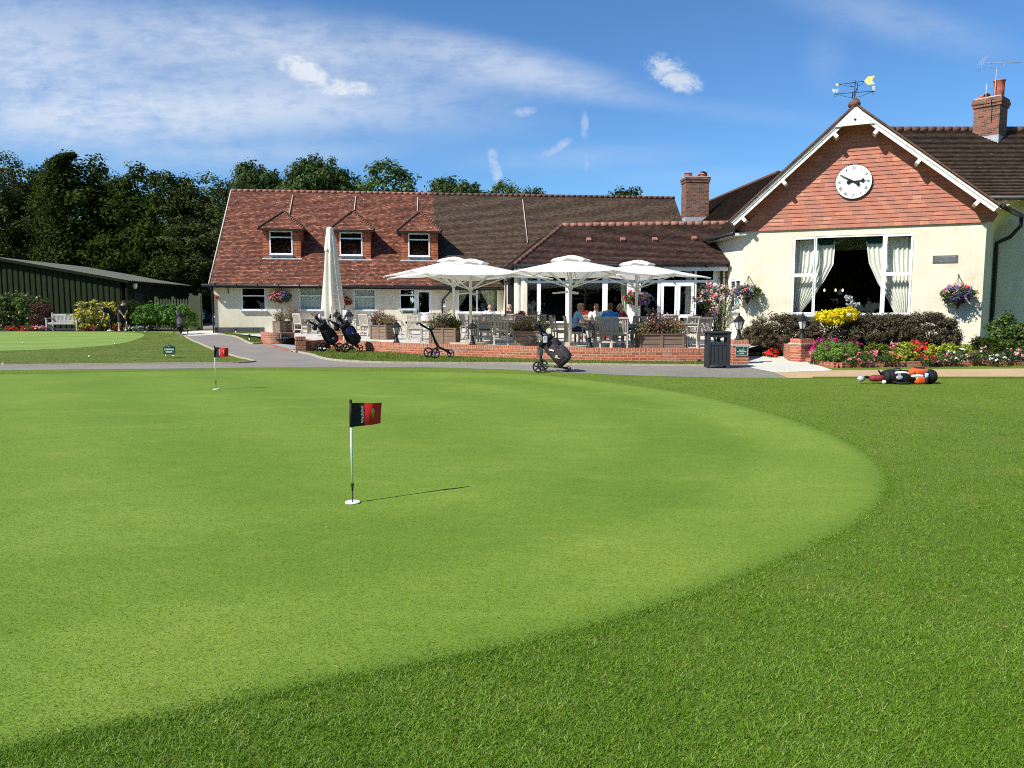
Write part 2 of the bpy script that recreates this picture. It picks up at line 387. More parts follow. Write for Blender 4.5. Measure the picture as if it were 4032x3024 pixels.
M['beer'] = pmat('golden_beer', (.60, .30, .04), .15, .06, 6)
def flowermat(name, col): return leafmat(name, [(0, tuple(c * .7 for c in col)), (1, col)], .6, .2, 3, .2)
M['fred'] = flowermat('red_petals', (.80, .035, .025)); M['fpink'] = flowermat('pink_petals', (.85, .22, .30)); M['fmag'] = flowermat('magenta_petals', (.72, .015, .25))
M['fwhite'] = flowermat('white_petals', (.86, .82, .82)); M['fviolet'] = flowermat('violet_petals', (.17, .14, .40)); M['forange'] = flowermat('orange_petals', (.88, .22, .04))
M['fblush'] = flowermat('blush_petals', (.88, .52, .52)); M['fcrimson'] = flowermat('crimson_petals', (.42, .01, .03)); M['fcoral'] = flowermat('coral_leaves', (.55, .10, .05))
M['lf_oak'] = leafmat('oak_leaves', [(0, (.011, .021, .003)), (.5, (.028, .049, .006)), (1, (.066, .095, .012))], spec=.06, nscale=.35)
M['lf_mid'] = leafmat('ash_leaves', [(0, (.032, .066, .012)), (.5, (.072, .125, .024)), (1, (.14, .20, .045))], nscale=.4)
M['lf_birch'] = leafmat('birch_leaves', [(0, (.028, .042, .010)), (.5, (.062, .082, .022)), (1, (.12, .14, .045))], nscale=.5, spec=.05)
M['lf_dark'] = leafmat('dark_shrub_leaves', [(0, (.028, .028, .014)), (.5, (.072, .058, .030)), (.8, (.12, .092, .050)), (1, (.20, .17, .09))], nscale=1.5, spec=.25)
M['lf_laurel'] = leafmat('bright_hedge_leaves', [(0, (.03, .085, .012)), (.5, (.07, .17, .022)), (1, (.14, .27, .04))], nscale=1.5)
M['lf_varie'] = leafmat('variegated_leaves', [(0, (.08, .11, .015)), (.4, (.22, .24, .03)), (.7, (.55, .48, .07)), (1, (.80, .68, .18))], nscale=2)
M['lf_yellow'] = leafmat('golden_leaves', [(0, (.55, .42, .01)), (.5, (.80, .66, .01)), (1, (.92, .82, .03))], nscale=3)
M['lf_rose'] = leafmat('rose_leaves', [(0, (.05, .08, .02)), (.5, (.11, .16, .04)), (1, (.24, .28, .08))], nscale=2)
M['lf_mound'] = leafmat('spiraea_leaves', [(0, (.055, .12, .018)), (.5, (.13, .24, .035)), (1, (.26, .38, .08))], nscale=4)
M['lf_olive'] = leafmat('olive_mound_leaves', [(0, (.06, .08, .01)), (.5, (.13, .16, .018)), (1, (.24, .27, .03))], nscale=4)
M['lf_lime'] = leafmat('lime_leaves', [(0, (.12, .17, .015)), (.5, (.30, .36, .03)), (1, (.52, .55, .07))], nscale=4)
M['lf_bed'] = leafmat('bedding_leaves', [(0, (.02, .045, .01)), (.5, (.05, .10, .02)), (1, (.11, .17, .04))], nscale=4)
M['lf_burg'] = leafmat('burgundy_leaves', [(0, (.05, .022, .02)), (.5, (.13, .055, .045)), (1, (.24, .13, .10))], nscale=3)
M['lf_heath'] = leafmat('heather_sprigs', [(0, (.11, .125, .035)), (.45, (.22, .22, .075)), (.75, (.33, .20, .13)), (1, (.50, .32, .24))], nscale=3)
M['lf_dome'] = leafmat('maple_leaves', [(0, (.018, .040, .008)), (.5, (.042, .080, .014)), (1, (.085, .130, .026))], nscale=.4)
M['lf_grass'] = leafmat('silver_foliage', [(0, (.14, .17, .15)), (1, (.34, .38, .34))], nscale=3)
# ------------------------------------------------------------------ camera, sun, sky
cam = bpy.data.objects.new('camera', bpy.data.cameras.new('camera')); COL.objects.link(cam)
cam.data.sensor_width = 36; cam.data.lens = 36 * FPX / 4032; cam.data.clip_end = 2000
cam.location = (0, 0, CAMZ); cam.rotation_euler = (R(90) - PITCH, 0, 0); scene.camera = cam
SUN_EL = R(43.5); SUN_AZ = math.atan2(-.84, -.55)          # towards the sun: behind and left of the camera
sd = Vector((-.84, -.55, 0)).normalized() * math.cos(SUN_EL) + Vector((0, 0, math.sin(SUN_EL)))
sun = bpy.data.objects.new('sun', bpy.data.lights.new('sun', 'SUN')); COL.objects.link(sun)
sun.data.energy = 4.6; sun.data.angle = R(.53); sun.data.color = (1, .955, .88)
sun.rotation_euler = sd.to_track_quat('Z', 'Y').to_euler(); sun.location = (-20, -14, 30)
w = bpy.data.worlds.new('World'); scene.world = w; w.use_nodes = True
nt = w.node_tree; bg = nt.nodes['Background']
sky = nt.nodes.new('ShaderNodeTexSky'); sky.sky_type = 'NISHITA'; sky.sun_disc = False
sky.sun_elevation = SUN_EL; sky.sun_rotation = SUN_AZ % (2 * math.pi); sky.air_density = 1.0; sky.dust_density = .15; sky.ozone_density = 3.0; sky.altitude = 50
geo = N(nt, 'ShaderNodeTexCoord').outputs['Generated']
sp = nt.nodes.new('ShaderNodeSeparateXYZ'); L(nt, geo, sp.inputs[0])
def mth(op, a, b=None, c=None, clamp=False):
    m = N(nt, 'ShaderNodeMath', operation=op, use_clamp=clamp)
    for i, v in enumerate((a, b, c)):
        if v is None: continue
        if isinstance(v, (int, float)): m.inputs[i].default_value = v
        else: L(nt, v, m.inputs[i])
    return m.outputs[0]
yy = mth('MAXIMUM', mth('ABSOLUTE', sp.outputs['Y']), .08)
su = mth('DIVIDE', sp.outputs['X'], yy); sv = mth('DIVIDE', sp.outputs['Z'], yy)
cb = nt.nodes.new('ShaderNodeCombineXYZ'); L(nt, su, cb.inputs[0]); L(nt, sv, cb.inputs[1]); suv = cb.outputs[0]
def uvp(px, py):                                            # bearing and height of a point of the sky
    r = ray(px, py); return r[0] / r[1], r[2] / r[1]
def blob(px, py, rx, ry, rot=0.0, soft=0.0):
    u, v = uvp(px, py)
    vm = nt.nodes.new('ShaderNodeVectorMath'); vm.operation = 'SUBTRACT'; L(nt, suv, vm.inputs[0]); vm.inputs[1].default_value = (u, v, 0)
    q = mapping(nt, mapping(nt, vm.outputs[0], rot=(0, 0, -rot)), scale=(3000 / rx, 3000 / ry, 1))
    ln = nt.nodes.new('ShaderNodeVectorMath'); ln.operation = 'LENGTH'; L(nt, q, ln.inputs[0])
    mr = N(nt, 'ShaderNodeMapRange', interpolation_type='SMOOTHSTEP', clamp=True); mr.inputs['From Min'].default_value = 1; mr.inputs['From Max'].default_value = soft; L(nt, ln.outputs['Value'], mr.inputs['Value'])
    return mr.outputs['Result']
def addall(xs):
    a = xs[0]
    for x in xs[1:]: a = mth('ADD', a, x)
    return a
# high thin cirrus: long soft streaks and a fine ripple
warp = mapping(nt, suv, scale=(1.6, 5.5, 1), rot=(0, 0, R(9)))
n1 = noise(nt, warp, 2.6, 8, .62, .6)
n2 = noise(nt, mapping(nt, suv, scale=(5, 8, 1), rot=(0, 0, R(-28)), loc=(3, 1, 0)), 4.5, 7, .62, .35)
n3 = noise(nt, mapping(nt, suv, scale=(7, 30, 1), rot=(0, 0, R(24)), loc=(7, 2, 0)), 3.0, 7, .7, .2)
tex = mth('ADD', mth('MULTIPLY', n1, .40), mth('ADD', mth('MULTIPLY', n2, .32), mth('MULTIPLY', n3, .28)))
cov = addall([mth('MULTIPLY', blob(*a[:5]), a[5]) for a in [
    (250, 300, 1600, 430, R(-6), .62), (1250, 190, 1250, 200, R(-7), .62), (500, 470, 1500, 170, R(3), .5), (-300, 150, 1000, 420, 0, .35), (1500, 430, 900, 170, R(-4), .35),
    (2000, 230, 700, 90, R(-12), .46), (2150, 330, 620, 80, R(-8), .36), (2250, 620, 700, 75, R(2), .2), (1000, 620, 900, 80, R(2), .30),
    (3500, 70, 650, 130, R(-14), .28), (3250, 230, 130, 170, 0, .12), (2900, 700, 900, 60, 0, .12), (2800, 430, 800, 60, R(-6), .12)]])
cir = mth('MULTIPLY', cov, mth('MULTIPLY_ADD', tex, 3.6, -.95, True), clamp=True)
cir = mth('MULTIPLY', cir, .85)
# small fair-weather cumulus and drifting wisps
pn = noise(nt, mapping(nt, suv, scale=(1, 1.35, 1)), 46, 8, .66, .5)
pn2 = noise(nt, suv, 9, 3, .5, .2)
def puff(blobs, k, lo):
    m = addall([blob(*b) for b in blobs])
    s = mth('ADD', m, mth('ADD', mth('MULTIPLY_ADD', pn, 3.8, -1.9), mth('MULTIPLY_ADD', pn2, 1.3, -.65)))
    e = N(nt, 'ShaderNodeMapRange', interpolation_type='SMOOTHSTEP', clamp=True); e.inputs['From Min'].default_value = .10; e.inputs['From Max'].default_value = 1.7; L(nt, mth('MULTIPLY', mth('ADD', s, .12), mth('MULTIPLY', m, 1.6, None, True)), e.inputs['Value']); return mth('MULTIPLY', e.outputs['Result'], k)
cum = addall([puff([(1165, 265, 150, 80, R(-12)), (1260, 320, 130, 80, R(-25)), (1400, 350, 150, 60, 0)], .6, -1.0),
              puff([(2620, 275, 150, 95, R(-20)), (2700, 325, 120, 70, R(-10))], .85, -1.0),
              puff([(2075, 440, 110, 34, R(6))], .4, -1.0), puff([(1945, 640, 40, 105, R(8)), (1965, 700, 30, 60, 0)], .45, -1.05),
              puff([(2302, 500, 30, 110, R(3)), (2310, 640, 22, 60, 0)], .45, -1.1), puff([(2200, 575, 130, 34, R(30))], .4, -1.1)])
cm = mth('MINIMUM', mth('ADD', cir, cum), 1.0)
tint = nt.nodes.new('ShaderNodeMix'); tint.data_type = 'RGBA'; tint.blend_type = 'MULTIPLY'; tint.inputs['Factor'].default_value = 1
L(nt, sky.outputs[0], tint.inputs[6]); tint.inputs[7].default_value = (.56, .87, 1.14, 1)
shade = mixc(nt, mth('MULTIPLY', cum, mth('MULTIPLY_ADD', pn2, 2.4, -.9, True)), (6.0, 6.5, 7.2), (4.2, 4.6, 5.3))
skyc = mixc(nt, cm, tint.outputs[2], shade)
L(nt, skyc, bg.inputs['Color']); bg.inputs['Strength'].default_value = .085
scene.view_settings.view_transform = 'Standard'; scene.view_settings.look = 'None'; scene.view_settings.exposure = .62; scene.view_settings.gamma = 1
scene.cycles.max_bounces = 6; scene.cycles.transparent_max_bounces = 16; scene.cycles.use_denoising = False; scene.cycles.caustics_reflective = False; scene.cycles.caustics_refractive = False
scene.cycles.sample_clamp_indirect = 6; scene.cycles.filter_width = 1.05

# ------------------------------------------------------------------ ground, lawns and paths
def sheet(name, pts, mat, off, z=None, kind='structure', label=None):
    bm = bmesh.new(); vs = [bm.verts.new((p[0], p[1], 0)) for p in pts]; bm.faces.new(vs)
    if z is None:
        for y in (24, 38, 46, 62):
            bmesh.ops.bisect_plane(bm, geom=bm.verts[:] + bm.edges[:] + bm.faces[:], plane_co=(0, y, 0), plane_no=(0, 1, 0))
    for v in bm.verts: v.co.z = (gz(v.co.y) if z is None else z) + off
    bmesh.ops.triangulate(bm, faces=bm.faces[:])
    bmesh.ops.recalc_face_normals(bm, faces=bm.faces)
    for f in bm.faces:
        if f.normal.z < 0: f.normal_flip()
    me = bpy.data.meshes.new(name); uvl = bm.loops.layers.uv.new('UVMap')
    for f in bm.faces:
        for l in f.loops: l[uvl].uv = (l.vert.co.x, l.vert.co.y)
    bm.to_mesh(me); bm.free(); me.materials.append(mat)
    o = bpy.data.objects.new(name, me); COL.objects.link(o)
    return tag(o, label, None, None, kind)
def smoothline(pts, n=6):
    out = []
    for i in range(len(pts) - 1):
        p0 = pts[max(i - 1, 0)]; p1 = pts[i]; p2 = pts[i + 1]; p3 = pts[min(i + 2, len(pts) - 1)]
        for k in range(n):
            t = k / n
            out.append(tuple(.5 * (2 * b + (c - a) * t + (2 * a - 5 * b + 4 * c - d) * t * t + (-a + 3 * b - 3 * c + d) * t ** 3) for a, b, c, d in zip(p0, p1, p2, p3)))
    return out + [tuple(pts[-1])]

def grassmat(name, stops, dry, stripe=None, fine=.5, drymask=(.5, .75), bump=.5, bs=150):
    m, nt, b = newmat(name)
    tc = N(nt, 'ShaderNodeTexCoord').outputs['Object']
    st = mapping(nt, tc, scale=(.7, 1.2, 1), rot=(0, 0, R(8)))
    f1 = noise(nt, st, .55, 6, .65, .4); f2 = noise(nt, st, 5, 5, .7); f3 = noise(nt, mapping(nt, tc, scale=(1, 1.6, 1)), bs, 3, .7); f4 = noise(nt, st, 38, 4, .75)
    a = N(nt, 'ShaderNodeMath', operation='MULTIPLY_ADD'); L(nt, f1, a.inputs[0]); a.inputs[1].default_value = .5
    q = N(nt, 'ShaderNodeMath', operation='MULTIPLY_ADD'); L(nt, f2, q.inputs[0]); q.inputs[1].default_value = .55
    q2 = N(nt, 'ShaderNodeMath', operation='MULTIPLY_ADD'); L(nt, f4, q2.inputs[0]); q2.inputs[1].default_value = fine; q2.inputs[2].default_value = -(fine + 1.05) / 2 + .5
    L(nt, q2.outputs[0], q.inputs[2]); L(nt, q.outputs[0], a.inputs[2])
    val = a.outputs[0]
    if stripe:
        sx = N(nt, 'ShaderNodeSeparateXYZ'); L(nt, mapping(nt, tc, rot=(0, 0, stripe[0])), sx.inputs[0])
        s = N(nt, 'ShaderNodeMath', operation='SINE'); mm = N(nt, 'ShaderNodeMath', operation='MULTIPLY'); mm.inputs[1].default_value = 2 * math.pi / stripe[1]
        L(nt, sx.outputs['X'], mm.inputs[0]); L(nt, mm.outputs[0], s.inputs[0])
        z = N(nt, 'ShaderNodeMath', operation='MULTIPLY_ADD'); L(nt, s.outputs[0], z.inputs[0]); z.inputs[1].default_value = stripe[2]; L(nt, val, z.inputs[2]); val = z.outputs[0]
    if stripe:
        at = N(nt, 'ShaderNodeAttribute', attribute_name='mow'); z = N(nt, 'ShaderNodeMath', operation='MULTIPLY_ADD'); L(nt, at.outputs['Fac'], z.inputs[0]); z.inputs[1].default_value = .15; L(nt, val, z.inputs[2]); val = z.outputs[0]
    c = ramp(nt, val, stops)
    c = mixc(nt, .75, c, ramp(nt, f3, [(.25, (.30, .32, .25)), (.6, (1, 1, 1))]), 'MULTIPLY')
    if stripe:
        at = N(nt, 'ShaderNodeAttribute', attribute_name='collar'); k_ = N(nt, 'ShaderNodeMath', operation='MULTIPLY_ADD'); L(nt, f4, k_.inputs[0]); k_.inputs[1].default_value = 1.2; k_.inputs[2].default_value = -.6; k2 = N(nt, 'ShaderNodeMath', operation='ADD', use_clamp=True); k3 = N(nt, 'ShaderNodeMath', operation='MULTIPLY'); L(nt, at.outputs['Fac'], k3.inputs[0]); L(nt, k_.outputs[0], k2.inputs[0]); L(nt, at.outputs['Fac'], k2.inputs[1]); mm2 = N(nt, 'ShaderNodeMath', operation='MINIMUM'); L(nt, k2.outputs[0], mm2.inputs[0]); k3.inputs[1].default_value = 4; L(nt, k3.outputs[0], mm2.inputs[1]); c = mixc(nt, mm2.outputs[0], c, (.105, .18, .018))
    if dry: c = mixc(nt, ramp(nt, noise(nt, st, 1.1, 7, .75), [(drymask[0], (0, 0, 0)), (drymask[1], (.75,) * 3)]), c, dry)
    L(nt, c, b.inputs['Base Color']); b.inputs['Roughness'].default_value = .75; b.inputs['Specular IOR Level'].default_value = .2
    bumpn(nt, b, f3, bump, .012)
    return m
M['rough'] = grassmat('lawn_grass', [(.15, (.098, .165, .013)), (.5, (.152, .232, .020)), (.85, (.225, .290, .036))], (.25, .24, .06), drymask=(.52, .84), fine=.9, bump=.9)
M['green'] = grassmat('putting_turf', [(.1, (.100, .190, .016)), (.5, (.158, .255, .024)), (.9, (.245, .335, .046))], (.28, .30, .06), stripe=(R(-35), 2.6, .06), bs=230, fine=1.15, drymask=(.55, .9), bump=.25)
M['chip'] = grassmat('chipping_turf', [(.1, (.15, .25, .04)), (.5, (.21, .32, .06)), (.9, (.28, .38, .08))], (.3, .32, .1), stripe=(R(75), 2.4, .1), fine=.4, bump=.2)
M['fringe'] = grassmat('dry_lawn_grass', [(.15, (.065, .115, .012)), (.5, (.11, .168, .018)), (.85, (.165, .21, .03))], (.21, .19, .06), drymask=(.45, .8), fine=.8, bump=.8)
def roadmat(name, base, spread, gravel):
    m, nt, b = newmat(name); tc = N(nt, 'ShaderNodeTexCoord').outputs['Object']
    f = noise(nt, tc, .8, 6, .7); g = noise(nt, tc, gravel, 3, .8)
    c = ramp(nt, f, [(.3, tuple(x * (1 - spread) for x in base)), (.7, tuple(x * (1 + spread) for x in base))])
    c = mixc(nt, .8, c, ramp(nt, g, [(.3, (.5, .5, .5)), (.55, (1, 1, 1)), (.75, (1.0, 1.0, .98))]), 'MULTIPLY')
    L(nt, c, b.inputs['Base Color']); b.inputs['Roughness'].default_value = .9; bumpn(nt, b, g, .5, .006); return m
M['asphalt'] = roadmat('worn_asphalt', (.235, .212, .178), .14, 70)
M['resin'] = roadmat('buff_resin_gravel', (.52, .36, .19), .10, 90)

BIG = 700
sheet('lawn', [(-BIG, -60), (BIG, -60), (BIG, BIG), (-BIG, BIG)], M['rough'], 0.0)
green_px = [(250, 804), (500, 801), (800, 802.5), (1000, 804.5), (1150, 809), (1300, 824), (1454, 845), (1591, 873), (1700, 903), (1800, 940), (1870, 980), (1908, 1020), (1914, 1055), (1890, 1097), (1840, 1137), (1750, 1183), (1620, 1237), (1450, 1300), (1250, 1361), (1050, 1408), (850, 1447), (650, 1487), (400, 1538), (200, 1582), (0, 1628), (-250, 1690)]
gp = smoothline([tuple(GD(*p)[:2]) for p in green_px])
gp = [(-26, 12), (-24, 17.5), tuple(GD(0, 810)[:2])] + gp + [(-5, 2.2), (-12, 2.6), (-22, 6)]
GREEN = gp
ga = np.array(gp); y0_, y1_ = ga[:, 1].min() + .01, ga[:, 1].max() - .01; NR, NC = 150, 70; vs = []; ed = np.r_[ga, ga[:1]]
for r_ in range(NR + 1):
    y_ = y0_ * (y1_ / y0_) ** (r_ / NR); a_, b_ = ed[:-1], ed[1:]; hit_ = (a_[:, 1] > y_) != (b_[:, 1] > y_); xs = a_[hit_, 0] + (y_ - a_[hit_, 1]) / (b_[hit_, 1] - a_[hit_, 1]) * (b_[hit_, 0] - a_[hit_, 0])
    xl, xr = xs.min(), xs.max(); vs += [(xr - (xr - xl) * (c_ / NC) ** 1.8, y_, .0015) for c_ in range(NC + 1)]
va = np.array(vs)[:, :2]; k0 = [i_ for i_ in range(len(ga)) if 20 < i_ < len(ga) - 3]; seg = [(ga[i_], ga[i_ + 1]) for i_ in k0[:-1]]; dist = np.full(len(va), 99.0)
for a_, b_ in seg:
    t_ = np.clip(((va - a_) @ (b_ - a_)) / ((b_ - a_) @ (b_ - a_) + 1e-9), 0, 1); dist = np.minimum(dist, np.linalg.norm(va - (a_ + t_[:, None] * (b_ - a_)), axis=1))
col_ = np.interp(dist, [0, .04, .12, .26], [1, .8, .35, 0]); mow = np.interp(dist, [0, 1.0, 1.35, 2.3, 2.7, 3.6, 4.2], [.9, .9, -.5, -.5, .4, .2, 0]); mb = MB()
mb.add(vs, [(j_ * (NC + 1) + i_, j_ * (NC + 1) + i_ + 1, (j_ + 1) * (NC + 1) + i_ + 1, (j_ + 1) * (NC + 1) + i_) for j_ in range(NR) for i_ in range(NC)]); o = mb.build('putting_green', M['green'], weld=False); at_ = o.data.attributes.new('mow', 'FLOAT', 'POINT'); at_.data.foreach_set('value', mow); at_ = o.data.attributes.new('collar', 'FLOAT', 'POINT'); at_.data.foreach_set('value', col_); tag(o, kind='structure')
# dry strip of lawn between green and path, and the lawn of the chipping green
far_path = [(0, 1441), (400, 1437), (800, 1433), (940, 1431), (990, 1427), (1000, 1424), (985, 1419), (922, 1404), (846, 1380), (790, 1356), (754, 1341), (727, 1324), (650, 1311), (542, 1306), (0, 1305)]
fr = [tuple(G(*p)[:2]) for p in far_path]
sheet('chipping_lawn', [(-45, 21.0)] + smoothline(fr, 3) + [(-60, fr[-1][1])], M['fringe'], .008)
cg = [(0, 1383), (200, 1376), (380, 1365), (490, 1351), (550, 1333), (568, 1320), (545, 1312), (450, 1307.5), (300, 1306.5), (0, 1306)]
cgp = smoothline([tuple(G(*p)[:2]) for p in cg], 5)
sheet('chipping_green', [(-34, cgp[0][1] - .6)] + cgp + [(-40, cgp[-1][1])], M['chip'], .012)
asph = [(-2200, 1475), (0, 1458), (600, 1453), (1000, 1448), (1700, 1447), (2000, 1456), (2250, 1469), (2500, 1479), (2800, 1487), (3104, 1489.5), (3049, 1468), (2961, 1450), (2943, 1436), (2700, 1400), (1900, 1395), (1160, 1370), (1040, 1345), (1000, 1320), (855, 1313), (850, 1290), (900, 1262), (560, 1262), (600, 1285), (300, 1300)]
ap = [tuple(G(*p)[:2]) for p in asph[:20]] + [(-14.9, 37.5), (-15.2, 42), (-17, 62), (-60, 62), (-60, 44.6), (-60, 41.5)]
sheet('path', [ap[0]] + ap[1:] , M['asphalt'], .004)
wall_lawn = [(1146, 1384), (1222, 1398), (1308, 1420), (1466, 1430), (1650, 1433), (1850, 1434), (2111, 1435.5), (2350, 1439), (2620, 1442), (2790, 1443.5), (2790, 1420), (2350, 1415), (1850, 1400), (1640, 1386), (1450, 1376), (1300, 1368), (1230, 1372)]
wl = [tuple(G(*p)[:2]) for p in wall_lawn]
sheet('wall_lawn', wl, M['fringe'], .045)
mb = MB(); e = smoothline(wl[:10], 4)
for a, b in zip(e, e[1:]): mb.beam((*a, gz(a[1]) + .02), (*b, gz(b[1]) + .02), .07, .08)
mb.build('kerb', M['kerb']); tag(bpy.data.objects['kerb'], None, None, None, 'structure')
corner = [(859, 1316), (930, 1328), (985, 1354), (1030, 1353), (1040, 1330), (1030, 1308), (930, 1308)]
cl = [tuple(G(*p)[:2]) for p in corner]
sheet('corner_lawn', cl, M['fringe'], .05)
mb = MB(); e = smoothline(cl[:4], 4)
for a, b in zip(e, e[1:]): mb.beam((*a, gz(a[1]) + .02), (*b, gz(b[1]) + .02), .08, .09)
tag(mb.build('lawn_kerb', M['kerb']), kind='structure')
mb = MB(); e = smoothline(fr[:12], 4)
for a, b in zip(e, e[1:]):
    if b[1] < 38: mb.beam((*a, gz(a[1]) + .012), (*b, gz(b[1]) + .012), .06, .07)
tag(mb.build('path_edging', M['kerb']), kind='structure')
sheet('concrete_apron', [tuple(G(*p)[:2]) for p in [(745, 1324), (860, 1318), (858, 1303), (800, 1300), (705, 1310)]], M['concrete'], .009)
sheet('resin_path', [tuple(G(*p)[:2]) for p in [(3104, 1489.5), (3049, 1468), (3281, 1459), (4032, 1452), (4600, 1449), (4600, 1490), (4032, 1489), (3600, 1489)]], M['resin'], .008)
sheet('slab_walkway', [tuple(G(*p)[:2]) for p in [(2961, 1450.5), (3049, 1468.5), (3281, 1460), (3176, 1424), (3122, 1412), (3031, 1388), (2990, 1378), (2900, 1378), (2925, 1400), (2943, 1435)]], M['slab'], .012)
# raised lip of turf at the resin path
mb = MB(); e = [tuple(G(x, 1490)[:2]) for x in range(3200, 4700, 100)]
for a, b in zip(e, e[1:]): mb.beam((*a, .015), (*b, .015), .07, .05)
tag(mb.build('turf_edge', M['rough']), kind='structure')

# ------------------------------------------------------------------ grass blades (nobody could count them)
def inpoly(px, py, poly):
    x = np.array([p[0] for p in poly]); y = np.array([p[1] for p in poly]); r = np.zeros(len(px), bool); j = len(poly) - 1
    for i in range(len(poly)):
        c = ((y[i] > py) != (y[j] > py)) & (px < (x[j] - x[i]) * (py - y[i]) / (y[j] - y[i] + 1e-12) + x[i]); r ^= c; j = i
    return r
def blades(name, mat, xy, h, wd, lean, zoff=0.0):
    n = len(xy); a = rng.uniform(0, 2 * np.pi, n); hh = h * rng.uniform(.55, 1.25, n); l = lean * hh * rng.uniform(.3, 1.3, n); b = rng.uniform(0, 2 * np.pi, n)
    w2 = wd * rng.uniform(.6, 1.2, n) / 2
    z0 = np.array([gz(v) for v in xy[:, 1]]) + zoff
    v = np.zeros((n, 3, 3), np.float32)
    v[:, 0] = np.c_[xy[:, 0] - np.cos(a) * w2, xy[:, 1] - np.sin(a) * w2, z0]; v[:, 1] = np.c_[xy[:, 0] + np.cos(a) * w2, xy[:, 1] + np.sin(a) * w2, z0]
    v[:, 2] = np.c_[xy[:, 0] + np.cos(b) * l, xy[:, 1] + np.sin(b) * l, z0 + hh]
    me = bpy.data.meshes.new(name); me.vertices.add(3 * n); me.vertices.foreach_set('co', v.ravel())
    me.loops.add(3 * n); me.loops.foreach_set('vertex_index', np.arange(3 * n, dtype=np.int32))
    me.polygons.add(n); me.polygons.foreach_set('loop_start', np.arange(0, 3 * n, 3, dtype=np.int32)); me.update(calc_edges=True)
    me.materials.append(mat); o = bpy.data.objects.new(name, me); COL.objects.link(o); return tag(o, kind='stuff')
def scatter(n, y0, y1, power=1.0, half=.74):
    u = rng.random(n); y = y0 * (y1 / y0) ** u if power else y0 + (y1 - y0) * u
    return np.c_[rng.uniform(-half, half, n) * y, y]
M['blade'] = leafmat('lawn_blades', [(0, (.074, .175, .010)), (.5, (.132, .265, .017)), (.85, (.21, .35, .034)), (1, (.34, .42, .11))], .6, .35, 1.3, .35)
M['bladeg'] = leafmat('putting_blades', [(0, (.105, .19, .017)), (.5, (.16, .255, .025)), (1, (.25, .335, .05))], .6, .3, 1.0, .35)
M['bladed'] = leafmat('dry_blades', [(0, (.07, .12, .012)), (.5, (.115, .175, .019)), (1, (.19, .22, .045))], .6, .3, 1.0, .35)
s = scatter(640000, 2.1, 19); jj = s + rng.normal(size=s.shape) * .09; keep = ~inpoly(jj[:, 0], jj[:, 1], GREEN)
keep &= s[:, 1] < 19.0
blades('lawn_grass', M['blade'], s[keep], .015, .0045, 1.3)
k = rng.random(len(s)) < .03; s2 = s[keep & k]; tuft = np.repeat(s2[: 2600], 9, 0) + rng.normal(size=(min(len(s2), 2600) * 9, 2)) * .018
blades('grass_tufts', M['blade'], tuft, .026, .005, .9)
bi = rng.integers(20, len(gp) - 3, 34000); bt = rng.random(34000)[:, None]; bp = ga[bi] * bt + ga[bi + 1] * (1 - bt); bp = bp[(bp[:, 1] < 13) & (rng.random(len(bp)) < 4.0 / bp[:, 1])]; bp = bp + rng.normal(size=bp.shape) * .035 + np.array([.012, -.02])
blades('edge_grass', M['blade'], bp, .011, .0042, 1.2)
s = scatter(70, 2.3, 16); a_ = rng.uniform(0, 6.28, len(s)); mb = MB()
for (x_, y_), a in zip(s, a_):
    l_ = rnd.uniform(.008, .026); d_ = Vector((math.cos(a), math.sin(a), 0)) * l_; c_ = Vector((x_, y_, .016)); mb.beam(c_ - d_, c_ + d_ + Vector((0, 0, .003)), .0022, .0015)
M['straw'] = pmat('dry_straw', (.42, .32, .15), .8, .3, 3)
tag(mb.build('fallen_straw', M['straw'], weld=False), kind='stuff')
s = scatter(320000, 2.3, 12); keep = inpoly(s[:, 0], s[:, 1], GREEN)
blades('putting_grass', M['bladeg'], s[keep], .006, .0035, 1.5, .003)
for nm, poly, n, zo in (('wall_grass', wl, 9000, .045), ('corner_grass', cl, 5000, .05)):
    a = np.array(poly); c = np.c_[rng.uniform(a[:, 0].min(), a[:, 0].max(), n * 4), rng.uniform(a[:, 1].min(), a[:, 1].max(), n * 4)]
    blades(nm, M['bladed'], c[inpoly(c[:, 0], c[:, 1], poly)], .05, .018, .7, zo)
c = np.c_[rng.uniform(-32, -6, 60000), rng.uniform(20.6, 39.5, 60000)]
k = inpoly(c[:, 0], c[:, 1], [(-45, 21.0)] + fr + [(-60, fr[-1][1])]) & ~inpoly(c[:, 0], c[:, 1], [(-34, cgp[0][1] - .6)] + cgp + [(-40, cgp[-1][1])])
blades('chipping_grass', M['bladed'], c[k], .03, .02, .8)
# ------------------------------------------------------------------ walls, openings, roofs
FLOOR = .36
class Wall:
    def __init__(s, p0, p1):
        s.p0 = Vector((p0[0], p0[1])); d = Vector((p1[0], p1[1])) - s.p0; s.len = d.length; s.u = d.normalized()
        s.n = Vector((s.u.y, -s.u.x))
    def hit(s, px, py):
        r = ray(px, py); den = r[0] * s.n.x + r[1] * s.n.y; t = s.p0.dot(s.n) / den
        q = Vector((r[0] * t, r[1] * t)); return (q - s.p0).dot(s.u), CAMZ + r[2] * t
    def at(s, a, z, off=0.0): q = s.p0 + s.u * a + s.n * off; return Vector((q.x, q.y, z))
    def rect(s, x0, y0, x1, y1):
        a = [s.hit(x0, y0), s.hit(x1, y0), s.hit(x1, y1), s.hit(x0, y1)]
        return ((a[0][0] + a[3][0]) / 2, (a[1][0] + a[2][0]) / 2, (a[3][1] + a[2][1]) / 2, (a[0][1] + a[1][1]) / 2)   # s0 s1 z0 z1
    def rot(s): return Matrix(((s.u.x, 0, s.n.x), (s.u.y, 0, s.n.y), (0, 1, 0)))
